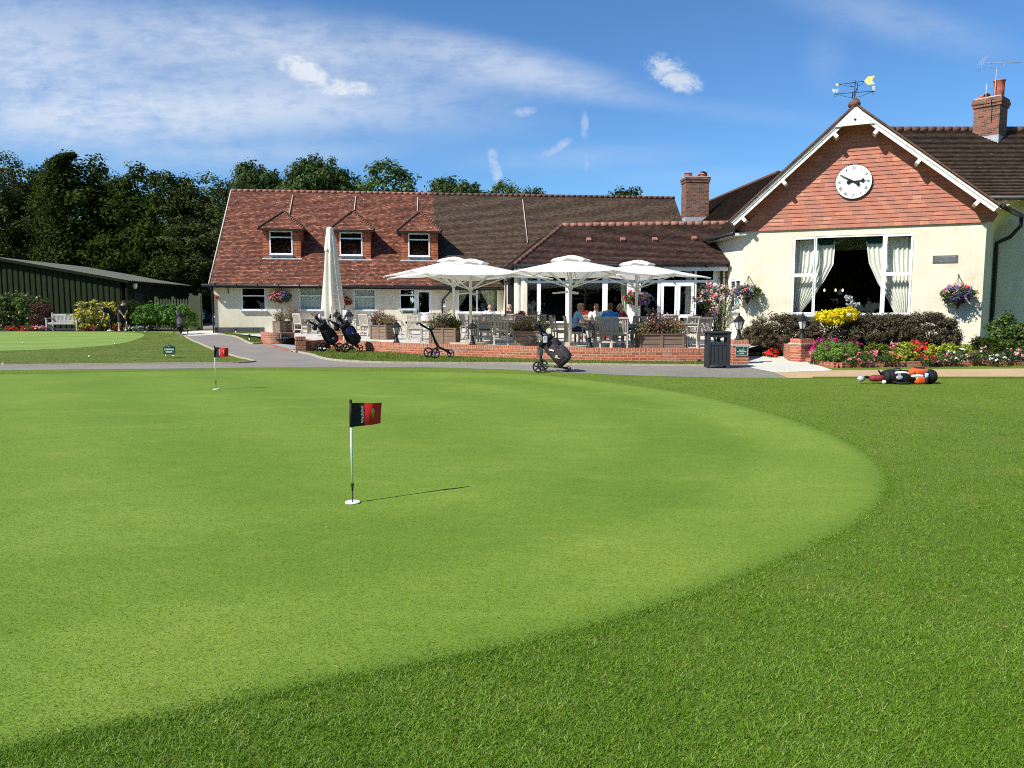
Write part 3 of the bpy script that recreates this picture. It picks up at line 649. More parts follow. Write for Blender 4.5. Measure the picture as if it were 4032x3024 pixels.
def plate(mb, W, rect, holes, f, b, back=True, inside=None):
    """solid sheet on a wall: rect with rectangular holes, front at offset f, back at offset b; inside(s,z) trims the outline"""
    ss = sorted({rect[0], rect[1]} | {min(max(h[i], rect[0]), rect[1]) for h in holes for i in (0, 1)})
    zs = sorted({rect[2], rect[3]} | {min(max(h[i], rect[2]), rect[3]) for h in holes for i in (2, 3)})
    def full(i, j):
        if i < 0 or j < 0 or i >= len(ss) - 1 or j >= len(zs) - 1: return False
        a, z = (ss[i] + ss[i + 1]) / 2, (zs[j] + zs[j + 1]) / 2
        return not any(h[0] < a < h[1] and h[2] < z < h[3] for h in holes)
    for i in range(len(ss) - 1):
        for j in range(len(zs) - 1):
            if not full(i, j): continue
            a0, a1, z0, z1 = ss[i], ss[i + 1], zs[j], zs[j + 1]
            mb.quad(W.at(a0, z0, f), W.at(a1, z0, f), W.at(a1, z1, f), W.at(a0, z1, f))
            if back: mb.quad(W.at(a0, z0, b), W.at(a0, z1, b), W.at(a1, z1, b), W.at(a1, z0, b))
            for di, dj, c0, c1 in ((-1, 0, (a0, z0), (a0, z1)), (1, 0, (a1, z0), (a1, z1)), (0, -1, (a0, z0), (a1, z0)), (0, 1, (a0, z1), (a1, z1))):
                if not full(i + di, j + dj):
                    mb.quad(W.at(*c0, f), W.at(*c1, f), W.at(*c1, b), W.at(*c0, b))
def window(parent, W, rect, panes, fw=.055, off=-.07, depth=.06, sill=True, name='window', glass='glass', frame='white', deepglass=.02):
    """frame part with pane and sill sub-parts; panes are (s0,s1,z0,z1) in metres within the rect, already inset"""
    mb = MB(); plate(mb, W, rect, panes, off + depth, off, True)
    fr = mb.build(name, M[frame], parent)
    mb = MB()
    for a in panes:
        o = off + deepglass
        mb.quad(W.at(a[0], a[2], o), W.at(a[1], a[2], o), W.at(a[1], a[3], o), W.at(a[0], a[3], o))
    mb.build('pane', M[glass], fr, fixn=False)
    if sill:
        mb = MB(); a = W.at(rect[0] - .05, rect[2] - .025, .02); b = W.at(rect[1] + .05, rect[2] - .025, .02)
        mb.beam(a, b, .2, .05); mb.build('sill', M[frame], fr)
    return fr
def clip(poly, axis, lo, hi):
    for sgn, lim in ((1, lo), (-1, -hi)):
        out = []
        for i in range(len(poly)):
            a, b = poly[i], poly[(i + 1) % len(poly)]
            da, db = sgn * a[axis] - lim, sgn * b[axis] - lim
            if da >= 0: out.append(a)
            if (da >= 0) != (db >= 0):
                t = da / (da - db); out.append(tuple(x + (y - x) * t for x, y in zip(a, b)))
        poly = out
        if len(poly) < 3: return []
    return poly
def tiled(mb, poly, gauge, thick, hang=False):
    """lay courses of tiles over a planar convex polygon, each course kicked out at its lower edge"""
    pts = [Vector(p) for p in poly]
    n = Vector((0, 0, 0))
    for i in range(len(pts)): n += (pts[i] - pts[0]).cross(pts[(i + 1) % len(pts)] - pts[0])
    n.normalize()
    if (n.z < 0 if not hang else n.y > 0): n = -n
    t = Vector((-n.y, n.x, 0)).normalized(); b = n.cross(t)
    if b.z < 0: b = -b; t = -t
    o = pts[0]; q = [((p - o).dot(t), (p - o).dot(b)) for p in pts]
    v0 = min(p[1] for p in q); v1 = max(p[1] for p in q); k = 0; v = v0
    while v < v1 - 1e-4:
        c = clip(q, 1, v, min(v + gauge, v1))
        if len(c) >= 3:
            def lift(p): return o + t * p[0] + b * p[1] + n * (thick * (1 - (p[1] - v) / gauge) + .004)
            mb.poly([lift(p) for p in c], uv=[(p[0] + 50, k * gauge + (p[1] - v) * .98 + .002) for p in c])
            low = [p for p in c if abs(p[1] - v) < 1e-6]
            if len(low) >= 2:
                a, d = min(low), max(low)
                A, D = lift(a), lift(d); dn = n * (thick + .003)
                mb.quad(A, D, D - dn, A - dn, uv=[(a[0] + 50, k * gauge + .01), (d[0] + 50, k * gauge + .01), (d[0] + 50, k * gauge + .02), (a[0] + 50, k * gauge + .02)])
        v += gauge; k += 1
def roofpart(name, poly, mat, parent, gauge=.1, thick=.022, hang=False):
    mb = MB(); tiled(mb, poly, gauge, thick, hang); return mb.build(name, M[mat], parent, fixn=False)
def ridgeline(mb, a, b, r=.09, step=.33):
    a, b = Vector(a), Vector(b); n = max(1, int((b - a).length / step))
    for i in range(n):
        p, q = a.lerp(b, i / n), a.lerp(b, (i + .985) / n); mb.tube([p, q], r * (1.0 if i % 2 else 1.02), 10)
def curtain(name, label, pts_top, pts_bot, mat, waves=9, depth=.05, group=None):
    """gathered cloth between a top line and a bottom line (world points), pleated towards the room"""
    t0, t1 = Vector(pts_top[0]), Vector(pts_top[1]); rows = [t0, t1]
    nrm = Vector((-(t1 - t0).y, (t1 - t0).x, 0)).normalized()
    n = waves * 6; m = 12; vs = []; fs = []
    for j in range(m + 1):
        f = j / m
        a = Vector(pts_top[0]).lerp(Vector(pts_bot[0]), f); b = Vector(pts_top[1]).lerp(Vector(pts_bot[1]), f ** 1.6 if len(pts_bot) > 2 else f)
        if len(pts_bot) > 2: b = Vector((b.x, b.y, a.z + (b.z - a.z) * 1.0))
        for i in range(n + 1):
            g = i / n; w = math.sin(g * waves * 2 * math.pi + .7 * math.sin(g * 9)) * depth * (.7 + .3 * math.sin(5 * g + 2))
            vs.append(a.lerp(b, g) + nrm * w)
    for j in range(m):
        for i in range(n): fs.append((j * (n + 1) + i, j * (n + 1) + i + 1, (j + 1) * (n + 1) + i + 1, (j + 1) * (n + 1) + i))
    mb = MB(); mb.add(vs, fs, smooth=True)
    o = mb.build(name, M[mat], None, origin=Vector(pts_bot[0]), fixn=False); return tag(o, label, 'curtain', group)

# ================================================================== the clubhouse
club = thing('clubhouse', 'cream rendered clubhouse with tiled roofs, three dormers and a clock gable', 'clubhouse', (0, 34, FLOOR))
# ---- the long low wing on the left
A = Wall((-14.77, 38.0), (-14.77 + 9.925, 38.0 + 1.22))
def EA(a): return 2.80 - .10 * a / 14.4              # eaves drop a little towards the middle of the site
SA1 = 14.6
wA = {k: A.rect(*v) for k, v in dict(
    w1=(950, 1131, 1046, 1221), w2=(1178, 1131, 1276, 1221), w3=(1393, 1138, 1480, 1221), dr=(1573, 1137, 1702, 1330), big=(1803, 1128, 1962, 1231)).items()}
wA['dr'] = (wA['dr'][0], wA['dr'][1], FLOOR + .02, wA['dr'][3])
dw, dd = A.rect(1573, 1137, 1636, 1218), A.rect(1636, 1137, 1702, 1330)
drh = [(dw[0], dw[1], dw[2], wA['dr'][3]), (dw[1], wA['dr'][1], FLOOR, wA['dr'][3])]
mb = MB(); plate(mb, A, (0, SA1, gz(38) - .1, 2.78), [wA['w1'], wA['w2'], wA['w3'], wA['big']] + drh, 0, -.24)
q = A.at(0, 0, 0); back = Vector((-A.n.x, -A.n.y)); e0 = A.at(0, 0); ew = Vector((*(A.p0 + back * 9.6), 0))
mb.poly([A.at(0, .3, 0), A.at(0, 2.78, 0), A.at(0, 2.78, -.24), A.at(0, .3, -.24)])
g0, g1 = A.p0 + back * .24, A.p0 + back * 9.6
RIDGE_R, RIDGE_Z = 5.0, 8.0
mb.poly([(*g0, .3), (*g1, .3), (*g1, 2.7), (*(A.p0 + back * RIDGE_R), RIDGE_Z - .15), (*g0, 2.75)])
mb.build('wall', M['render'], club)
mb = MB(); plate(mb, A, (-.012, A.hit(1040, 1300)[0], .2, gz(38) + .272), [], .018, -.24); mb.build('plinth', M['plinth'], club)
# rooms behind the glass
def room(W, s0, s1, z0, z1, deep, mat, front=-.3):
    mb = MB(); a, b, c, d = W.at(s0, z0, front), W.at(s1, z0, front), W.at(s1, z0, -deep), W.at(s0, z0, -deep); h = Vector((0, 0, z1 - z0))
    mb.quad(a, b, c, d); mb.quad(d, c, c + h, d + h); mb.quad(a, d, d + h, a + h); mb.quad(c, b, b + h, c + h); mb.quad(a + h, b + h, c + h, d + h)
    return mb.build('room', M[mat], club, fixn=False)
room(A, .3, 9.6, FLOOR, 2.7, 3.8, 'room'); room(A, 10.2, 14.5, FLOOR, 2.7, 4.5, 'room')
def twolight(W, r, split, fw=.06):
    return [(r[0] + fw, r[1] - fw, r[2] + fw, r[2] + (r[3] - r[2]) * split - fw * .4), (r[0] + fw, r[1] - fw, r[2] + (r[3] - r[2]) * split + fw * .6, r[3] - fw)]
for k in ('w1', 'w2', 'w3'):
    f = window(club, A, wA[k], twolight(A, wA[k], .62))
    if k != 'w1':
        r = wA[k]; mb = MB(); n = 15
        for i in range(n):
            a = r[0] + .05 + (r[1] - r[0] - .1) * i / n; b = a + (r[1] - r[0] - .1) / n * .97
            mb.quad(A.at(a, r[2] + .03, -.14), A.at(b, r[2] + .03, -.165), A.at(b, r[3] - .03, -.165), A.at(a, r[3] - .03, -.14))
        mb.build('blind', M['blind'], f, fixn=False)
window(club, A, drh[0], twolight(A, drh[0], .68, .065))
# half glazed door
r = drh[1]; mb = MB(); pane = (r[0] + .17, r[1] - .16, r[2] + .98, r[3] - .17)
plate(mb, A, r, [pane], -.02, -.08); door = mb.build('door', M['white'], club)
mb = MB(); plate(mb, A, (r[0] + .07, r[1] - .06, r[2] + .06, r[3] - .07), [(r[0] + .12, r[1] - .11, r[2] + .12, r[3] - .12)], 0.0, -.03); mb.build('door_trim', M['white'], door)
mb = MB(); mb.quad(*[A.at(a, z, -.05) for a, z in ((pane[0], pane[2]), (pane[1], pane[2]), (pane[1], pane[3]), (pane[0], pane[3]))]); mb.build('pane', M['glass'], door, fixn=False)
mb = MB(); mb.beam(A.at(r[0] + .09, r[2] + .92, .03), A.at(r[0] + .09, r[2] + 1.12, .03), .04, .02); mb.beam(A.at(r[0] + .09, r[2] + 1.03, .05), A.at(r[0] + .22, r[2] + 1.03, .05), .025, .025); mb.build('handle', M['black'], door)
rb = wA['big']; mid = rb[0] + (rb[1] - rb[0]) * .47
window(club, A, rb, [(rb[0] + .06, mid - .04, rb[2] + .06, rb[3] - .06), (mid + .04, rb[1] - .06, rb[2] + .06, rb[3] - .06)])
# roof of the wing: red tiles, then older brown tiles
PH = (RIDGE_Z - 2.62) / (RIDGE_R + .4)
def roofA(px, py):                                        # point of the roof plane seen at a pixel
    rr = ray(px, py); n2 = Vector((A.n.x, A.n.y)); c0 = -A.n.dot(A.p0)
    # z = 2.62 + PH*(depth+.4), depth = -(n.p - n.p0)
    den = rr[2] + PH * (rr[0] * A.n.x + rr[1] * A.n.y); t = (2.62 + PH * (.4 + A.n.dot(A.p0)) - CAMZ) / den
    return Vector((rr[0] * t, rr[1] * t, CAMZ + rr[2] * t))
def RA(a, dep): return A.at(a, 2.62 + PH * (dep + .4), -dep)
sb0 = (roofA(1722, 1128).xy - A.p0).dot(A.u); sb1 = (roofA(1704, 786).xy - A.p0).dot(A.u)
SE, LV = 25.2, -.14
sbm = (sb0 + sb1) / 2
roofpart('roof', [RA(LV, -.4), RA(sbm, -.4), RA(sbm, RIDGE_R), RA(LV, RIDGE_R)], 'tilered', club)
roofpart('roof', [RA(sbm + .006, -.4), RA(15.4, -.4), RA(SE, 3.2), RA(SE, RIDGE_R), RA(sbm + .006, RIDGE_R)], 'tiledark', club)
mb = MB(); mb.quad(RA(LV, RIDGE_R), RA(SE, RIDGE_R), A.at(SE, 2.6, -10), A.at(LV, 2.6, -10)); mb.quad(A.at(LV, 2.60, .4), A.at(15.4, 2.60, .4), A.at(15.4, 2.60, -.2), A.at(LV, 2.60, -.2)); mb.build('roof_back', M['ridge'], club)
mb = MB(); ridgeline(mb, RA(LV, RIDGE_R) + Vector((0, 0, .02)), RA(sbm, RIDGE_R) + Vector((0, 0, .02))); mb.build('ridge_tiles', M['ridgered'], club)
mb = MB(); ridgeline(mb, RA(sbm, RIDGE_R) + Vector((0, 0, .02)), RA(SE, RIDGE_R) + Vector((0, 0, .05))); mb.build('ridge_tiles', M['ridge'], club)
mb = MB(); mb.tube([RA(LV, -.38) + Vector((0, 0, .02)), RA(LV, RIDGE_R) + Vector((0, 0, .02))], .045, 6); mb.build('verge_mortar', M['mortarline'], club)
for a, b in (((1154, 772), (1140, 850)), ((1402, 778), (1394, 848)), ((1646, 780), (1644, 850)), ((2058, 790), (2078, 960))):
    p, q = roofA(*a), roofA(*b); mb = MB(); mb.tube([p + Vector((0, -.04, .05)), q + Vector((0, -.04, .05))], .03, 5); mb.build('mortar_line', M['mortarline'], club)
mb = MB(); mb.tube([A.at(-.45, EA(0) - .12, .47), A.at(15.0, EA(15) - .12, .47)], .065, 8); mb.beam(A.at(-.2, EA(0) - .16, .39), A.at(15, EA(15) - .16, .39), .03, .16)
for i in range(15): mb.beam(A.at(i + .2, EA(i) - .05, .47), A.at(i + .2, EA(i) - .21, .47), .03, .15)
mb.build('gutter', M['black'], club)
mb = MB(); s0 = A.hit(1768, 1180)[0]
mb.tube([A.at(s0 + .12, 2.6, .45), A.at(s0 + .1, 2.45, .38), A.at(s0 - .32, 1.98, .09), A.at(s0 - .34, 1.9, .08), A.at(s0 - .34, FLOOR, .08)], .045, 8); mb.build('downpipe', M['black'], club)
mb = MB(); mb.tube([A.at(-.06, 2.6, .3), A.at(-.06, 2.3, .07), A.at(-.06, .3, .07)], .045, 8); mb.build('downpipe', M['black'], club)
# dormers
def dormer(x0, x1, wx0, wy0, wx1, wy1, base_px, apex):
    d = bpy.data.objects.new('dormer', None); COL.objects.link(d); d.parent = club; d.empty_display_size = .1
    base = roofA((x0 + x1) / 2, base_px); dep = -(base.xy - A.p0).dot(A.n)
    D = Wall(A.p0 + back * dep, A.p0 + back * dep + A.u * 10)
    d.matrix_basis = Matrix.Identity(4)
    z0 = base.z; s0, zt = D.hit(x0, wy0 - 8); s1, _ = D.hit(x1, wy0 - 8); zt = (zt + D.hit(x1, wy0 - 8)[1]) / 2
    wr = D.rect(wx0, wy0, wx1, wy1)
    def dd(z): return (z - 2.62) / PH - .4 - dep           # how far back the main roof lies at height z
    mb = MB(); tiled(mb, [D.at(s0, z0, 0), D.at(wr[0], z0, 0), D.at(wr[0], zt, 0), D.at(s0, zt, 0)], .13, .012, True); mb.build('hung_tiles', M['tilecheek'], d, fixn=False); mb = MB()
    tiled(mb, [D.at(wr[1], z0, 0), D.at(s1, z0, 0), D.at(s1, zt, 0), D.at(wr[1], zt, 0)], .13, .012, True)
    mb.build('hung_tiles', M['tilecheek'], d, fixn=False)
    for s in (s0, s1): mb = MB(); mb.poly([D.at(s, z0, 0), D.at(s, zt, 0), D.at(s, zt, -dd(zt))]); mb.build('cheek', M['tilecheek'], d, fixn=False)
    mb = MB(); mb.quad(D.at(s0 - .05, z0 + .0, .03), D.at(s1 + .05, z0 + .0, .03), D.at(s1 + .05, z0 - .07, .12), D.at(s0 - .05, z0 - .07, .12)); mb.quad(D.at(wr[0], z0, .012), D.at(wr[1], z0, .012), D.at(wr[1], wr[2], .012), D.at(wr[0], wr[2], .012)); mb.build('flashing', M['lead'], d)
    window(d, D, wr, twolight(D, wr, .72, .065), off=-.03, sill=False)
    mb = MB(); mb.beam(D.at(wr[0] - .03, wr[2] - .02, .06), D.at(wr[1] + .03, wr[2] - .02, .06), .1, .04); mb.build('sill', M['white'], d)
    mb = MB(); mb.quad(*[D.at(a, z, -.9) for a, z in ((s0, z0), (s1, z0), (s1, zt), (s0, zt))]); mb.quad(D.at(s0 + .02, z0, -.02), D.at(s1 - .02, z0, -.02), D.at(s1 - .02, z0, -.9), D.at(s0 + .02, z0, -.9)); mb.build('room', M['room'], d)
    # hipped roof
    ov = .22; za = zt - .02; sm = (s0 + s1) / 2; half = (s1 - s0) / 2 + ov
    ap = roofA(*apex); zap = ap.z; run = half * .75
    F0, F1 = D.at(s0 - ov, za, ov), D.at(s1 + ov, za, ov); T = D.at(sm, zap, ov - run)
    B0, B1 = D.at(s0 - ov, za, -dd(za)), D.at(s1 + ov, za, -dd(za)); TB = D.at(sm, zap, -dd(zap))
    mb = MB(); tiled(mb, [F0, F1, T], .1, .018); tiled(mb, [F1, B1, TB, T], .1, .018); tiled(mb, [B0, F0, T, TB], .1, .018)
    mb.quad(F0, F1, B1, B0); mb.build('roof', M['tilered'], d, fixn=False)
    mb = MB()
    for E in (F0, F1):
        n = 13
        for i in range(n):
            p = E.lerp(T, i / n); q = E.lerp(T, (i + .9) / n); mb.tube([p + Vector((0, 0, .07)), q + Vector((0, 0, .02))], .07, 6)
    ridgeline(mb, T + Vector((0, 0, .02)), TB + Vector((0, 0, .02)), .08); mb.build('hip_tiles', M['ridge'], d)
    mb = MB(); mb.beam(F0 + Vector((0, 0, -.05)), F1 + Vector((0, 0, -.05)), .05, .08); mb.build('eaves_board', M['black'], d)
dormer(1034, 1182, 1061, 909, 1152, 1002, 1016, (1112, 850))
dormer(1312, 1458, 1337, 914, 1427, 1006, 1020, (1388, 848))
dormer(1578, 1724, 1607, 919, 1692, 1010, 1024, (1646, 852))
# ---- the glazed garden room in the middle
BL, BRt = Vector((.46, 31.72)), Vector((8.52, 30.72))
Bw = Wall(BL, BRt); ZB = 3.30
def col(px): return Bw.hit(px, 1200)[0]
hs = []
zs_, zt_, zt2, ztop = FLOOR + .66, Bw.hit(2450, 1112)[1], Bw.hit(2450, 1105)[1], 3.12
ztr = Bw.hit(2660, 1108)[1]
bays = [(2058, 2114), (2129, 2226), (2247, 2371), (2392, 2468), (2522, 2588)]
for a, b in bays:
    z0 = zs_ if b < 2500 else FLOOR + .32
    hs += [(col(a), col(b), z0, ztr - .05), (col(a), col(b), ztr + .05, ztop)]
for a, b in ((2741, 2806),): hs += [(col(a), col(b), FLOOR + .62, ztr - .05), (col(a), col(b), ztr + .05, ztop)]
dro = (col(2602), col(2732), FLOOR + .02, ztr - .05); hs += [(col(2602), col(2732), ztr + .05, ztop)]
mb = MB(); s_a, s_b = col(2494), col(2510)
# rendered dwarf wall and piers
plate(mb, Bw, (0, Bw.len, .2, ZB - .1), [(0.16, col(2492), FLOOR + .56, 4), (col(2512), col(2812), FLOOR + .20, 4), (dro[0] - .05, dro[1] + .05, FLOOR, 4)], 0, -.2); mb.build('wall', M['render'], club)
mb = MB(); plate(mb, Bw, (.16, col(2492), FLOOR + .56, ZB - .12), [h for h in hs if h[1] < col(2492)], -.02, -.12)
glz = mb.build('glazed_screen', M['white'], club)
mb = MB(); plate(mb, Bw, (col(2512), col(2812), FLOOR + .2, ZB - .12), [h for h in hs if h[0] > col(2512)] + [(dro[0] - .02, dro[1] + .02, FLOOR, dro[3])], -.02, -.12)
glz2 = mb.build('glazed_screen', M['white'], club)
for part_, sel in ((glz, lambda h: h[1] < col(2492)), (glz2, lambda h: h[0] > col(2512))):
    mb = MB()
    for h in hs:
        if sel(h): mb.quad(*[Bw.at(a, z, -.07) for a, z in ((h[0], h[2]), (h[1], h[2]), (h[1], h[3]), (h[0], h[3]))])
    mb.build('pane', M['glass'], part_, fixn=False)
mb = MB(); mb.beam(Bw.at(.1, FLOOR + .58, .02), Bw.at(col(2492), FLOOR + .58, .02), .2, .06); mb.build('sill', M['white'], glz)
for k in (0, 1):
    s0 = dro[0] + (dro[1] - dro[0]) * k / 2; s1 = s0 + (dro[1] - dro[0]) / 2
    p1 = (s0 + .11, s1 - .11, FLOOR + .95, dro[3] - .14); p2 = (s0 + .11, s1 - .11, FLOOR + .2, FLOOR + .82)
    mb = MB(); plate(mb, Bw, (s0 + .004, s1 - .004, dro[2], dro[3]), [p1, p2], .01, -.06); dv = mb.build('glazed_door', M['white'], club)
    mb = MB()
    for p in (p1, p2): mb.quad(*[Bw.at(a, z, -.03) for a, z in ((p[0], p[2]), (p[1], p[2]), (p[1], p[3]), (p[0], p[3]))])
    mb.build('pane', M['glass'], dv, fixn=False)
    mb = MB(); hx = s1 - .06 if k == 0 else s0 + .06
    mb.beam(Bw.at(hx, FLOOR + .95, .03), Bw.at(hx, FLOOR + 1.15, .03), .03, .03); mb.build('handle', M['white'], dv)
# its left return, running back to the long wing
Cw = Wall((-.45, 39.75), BL)
def cc(px): return Cw.hit(px, 1180)[0]
ch = [(cc(2006), cc(2021), FLOOR + .6, 3.0), (cc(2037), cc(2048), FLOOR + .6, 3.0)]
mb = MB(); plate(mb, Cw, (0, Cw.len, .2, ZB - .1), [(cc(2003), cc(2024), FLOOR + .55, 3.06), (cc(2035), cc(2050), FLOOR + .55, 3.06)], 0, -.2); mb.build('wall', M['render'], club)
for h, (a, b) in zip(ch, ((2003, 2024), (2035, 2050))):
    window(club, Cw, (cc(a), cc(b), FLOOR + .55, 3.06), [h], off=-.1)
mb = MB(); sdp = cc(1999); mb.tube([Cw.at(sdp, 2.9, .1), Cw.at(sdp, FLOOR, .1)], .05, 8); mb.build('downpipe', M['black'], club)
mb = MB(); mb.bz(-.2, 8.3, 36.5, 36.6, FLOOR, 3.2); mb.bz(8.3, 8.4, 31.6, 36.6, FLOOR, 3.2); mb.bz(-.2, 8.3, 31.95, 36.5, 3.15, 3.25); mb.bz(-.1, 8.3, 32.0, 36.5, FLOOR - .1, FLOOR + .01); mb.build('room', M['room'], club)
# roof of the garden room
oh = .32
F = Bw.at(-oh, ZB, oh); Fr = Bw.at(Bw.len + .05, ZB, oh); Rl = P(2215, 888, 34.7); zr = Rl.z
Rr = Vector((11.5, 33.3, zr)); R2 = Vector((1.55, 42.6, zr)); Bk = Vector((-.85, 40.2, ZB)); Fk = Vector((F.x, F.y, ZB))
nF = (Fr - F).cross(Rl - F).normalized()
Rr = Vector((Fr.x + 2.2, 0, zr))
# keep the front slope planar
pl_d = nF.dot(F); Rr.y = (pl_d - nF.x * Rr.x - nF.z * Rr.z) / nF.y
Fr2 = Vector((Fr.x, Fr.y, ZB))
roofpart('roof', [F, Fr2, Rr, Rl], 'tilemaroon', club, .115, .034)
nL = (Rl - F).cross(Bk - F).normalized()
R2.y = 42.6; R2.x = (nL.dot(F) - nL.y * R2.y - nL.z * R2.z) / nL.x
roofpart('roof', [Bk, F, Rl, R2], 'tilemaroon', club, .115, .034)
mb = MB(); mb.poly([Rl, Rr, Rr + Vector((0, 8, 0)), R2]); mb.quad(F, Fr2, Bw.at(Bw.len, ZB, -.3), Bw.at(0, ZB, -.3)); mb.quad(F, Bk, Cw.at(0, ZB, -.3), Cw.at(Cw.len, ZB, -.3)); mb.build('roof_back', M['ridge'], club)
mb = MB(); ridgeline(mb, Rl, Rr, .12); mb.build('ridge_tiles', M['ridgered'], club)
mb = MB(); ridgeline(mb, F + Vector((0, 0, .03)), Rl, .1, .3); mb.build('hip_tiles', M['ridge'], club)
mb = MB()
for px, py in ((2318, 951), (2452, 950), (2578, 950), (2733, 945)):
    rr = ray(px, py); t = (pl_d - nF.z * CAMZ) / (nF.x * rr[0] + nF.y * rr[1] + nF.z * rr[2]); p = Vector((rr[0] * t, rr[1] * t, CAMZ + rr[2] * t))
    mb = MB(); mb.box(p + Vector((0, -.02, .06)), (.2, .26, .13), Matrix.Rotation(R(28), 3, 'X')); mb.build('roof_vent', M['ridgered'], club)
mb = MB(); mb.tube([F + Vector((.0, -.06, -.03)), Fr2 + Vector((0, -.06, -.03))], .075, 8); mb.tube([F + Vector((-.06, -.02, -.03)), Bk + Vector((-.06, 0, -.03))], .075, 8); mb.build('gutter', M['black'], club)
mb = MB(); mb.beam(F + Vector((.1, .04, -.17)), Fr2 + Vector((0, .04, -.17)), .04, .18); mb.beam(F + Vector((.05, .1, -.17)), Bk + Vector((.05, 0, -.17)), .04, .18); mb.build('fascia', M['white'], club)
mb = MB()
for i in range(11): p = F.lerp(Fr2, i / 10.0); mb.beam(p + Vector((0, -.07, .02)), p + Vector((0, -.07, -.14)), .03, .16)
mb.build('gutter_brackets', M['black'], club)
mb = MB(); p = Bw.at(Bw.len - .16, ZB - .1, .1); mb.tube([p + Vector((0, -.1, 0)), p + Vector((.02, .05, -.25)), Vector((p.x + .02, p.y + .05, FLOOR))], .055, 8); mb.build('downpipe', M['black'], club)
# ---- the clock gable
GL, GR_ = Vector((8.79, 29.2)), Vector((15.95, 26.0))
Gw = Wall(GL, GR_); SL = Wall((8.40, 32.6), GL); SRp = Vector((17.75, 28.45)); SRw = Wall(GR_, SRp)
ZT = 4.46
sA, zA = 3.65, 8.48
slope = (zA + .1 - 4.82) / (sA + .49)
wr = Gw.rect(3117, 926, 3592, 1241); wr_big = wr
mb = MB(); plate(mb, Gw, (0, Gw.len, .05, ZT), [wr], 0, -.22); plate(mb, SRw, (0, SRw.len, .05, 4.9), [], 0, -.2)
sw = SL.rect(2872, 1100, 2914, 1225); sw = (max(.3, sw[0]), min(SL.len - .12, sw[1]), sw[2], sw[3])
plate(mb, SL, (0, SL.len, .05, 4.4), [sw], 0, -.2)
mb.build('wall', M['render'], club)
window(club, SL, sw, [(sw[0] + .07, (sw[0] + sw[1]) / 2 - .03, sw[2] + .07, sw[3] - .07), ((sw[0] + sw[1]) / 2 + .03, sw[1] - .07, sw[2] + .07, sw[3] - .07)])
# tile hanging above the window
slope2 = (zA + .1 - 4.93) / (8.11 - sA)
th = [Gw.at(-.18, ZT - .02, .05), Gw.at(Gw.len + .18, ZT - .02, .05), Gw.at(Gw.len + .3, 4.7, .06), Gw.at(sA, zA, .03), Gw.at(-.5, 4.7, .06)]
roofpart('hung_tiles', th, 'tilehang', club, .148, .022, True)
mb = MB(); mb.poly([Gw.at(0, ZT, 0), Gw.at(Gw.len, ZT, 0), Gw.at(Gw.len, 4.8, 0), Gw.at(sA, zA, 0), Gw.at(0, 4.8, 0)]); mb.build('gable_wall', M['render'], club)
# big window with three lights
x1, x2 = Gw.hit(3210, 1000)[0], Gw.hit(3480, 1000)[0]; fw = .085; zm = Gw.hit(3160, 1084)[1]
panes = [(wr[0] + fw, x1 - fw * .55, zm + .05, wr[3] - fw), (wr[0] + fw, x1 - fw * .55, wr[2] + fw, zm - .05), (x1 + fw * .55, x2 - fw * .55, wr[2] + fw, wr[3] - fw * .7),
         (x2 + fw * .55, wr[1] - fw, zm + .05, wr[3] - fw), (x2 + fw * .55, wr[1] - fw, wr[2] + fw, zm - .05)]
window(club, Gw, wr, panes, off=-.09, depth=.075)
for a, b in ((wr[0], x1), (x2, wr[1])):
    mb = MB(); plate(mb, Gw, (a + .035, b - .02, zm + .0, wr[3] - .035), [(a + fw + .01, b - fw * .6, zm + .065, wr[3] - fw - .01)], .012, -.02); mb.build('casement', M['white'], club); mb = MB()
    plate(mb, Gw, (a + .035, b - .02, wr[2] + .035, zm - .004), [(a + fw + .01, b - fw * .6, wr[2] + fw + .01, zm - .06)], .012, -.02); mb.build('casement', M['white'], club)
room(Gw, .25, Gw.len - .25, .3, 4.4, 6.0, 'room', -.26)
mb = MB(); plate(mb, Gw, (x1 + .1, x2 - .1, wr[3] - .42, wr[3] + .1), [], -1.6, -1.7); mb.build('ceiling_bulkhead', M['roomlight'], club)
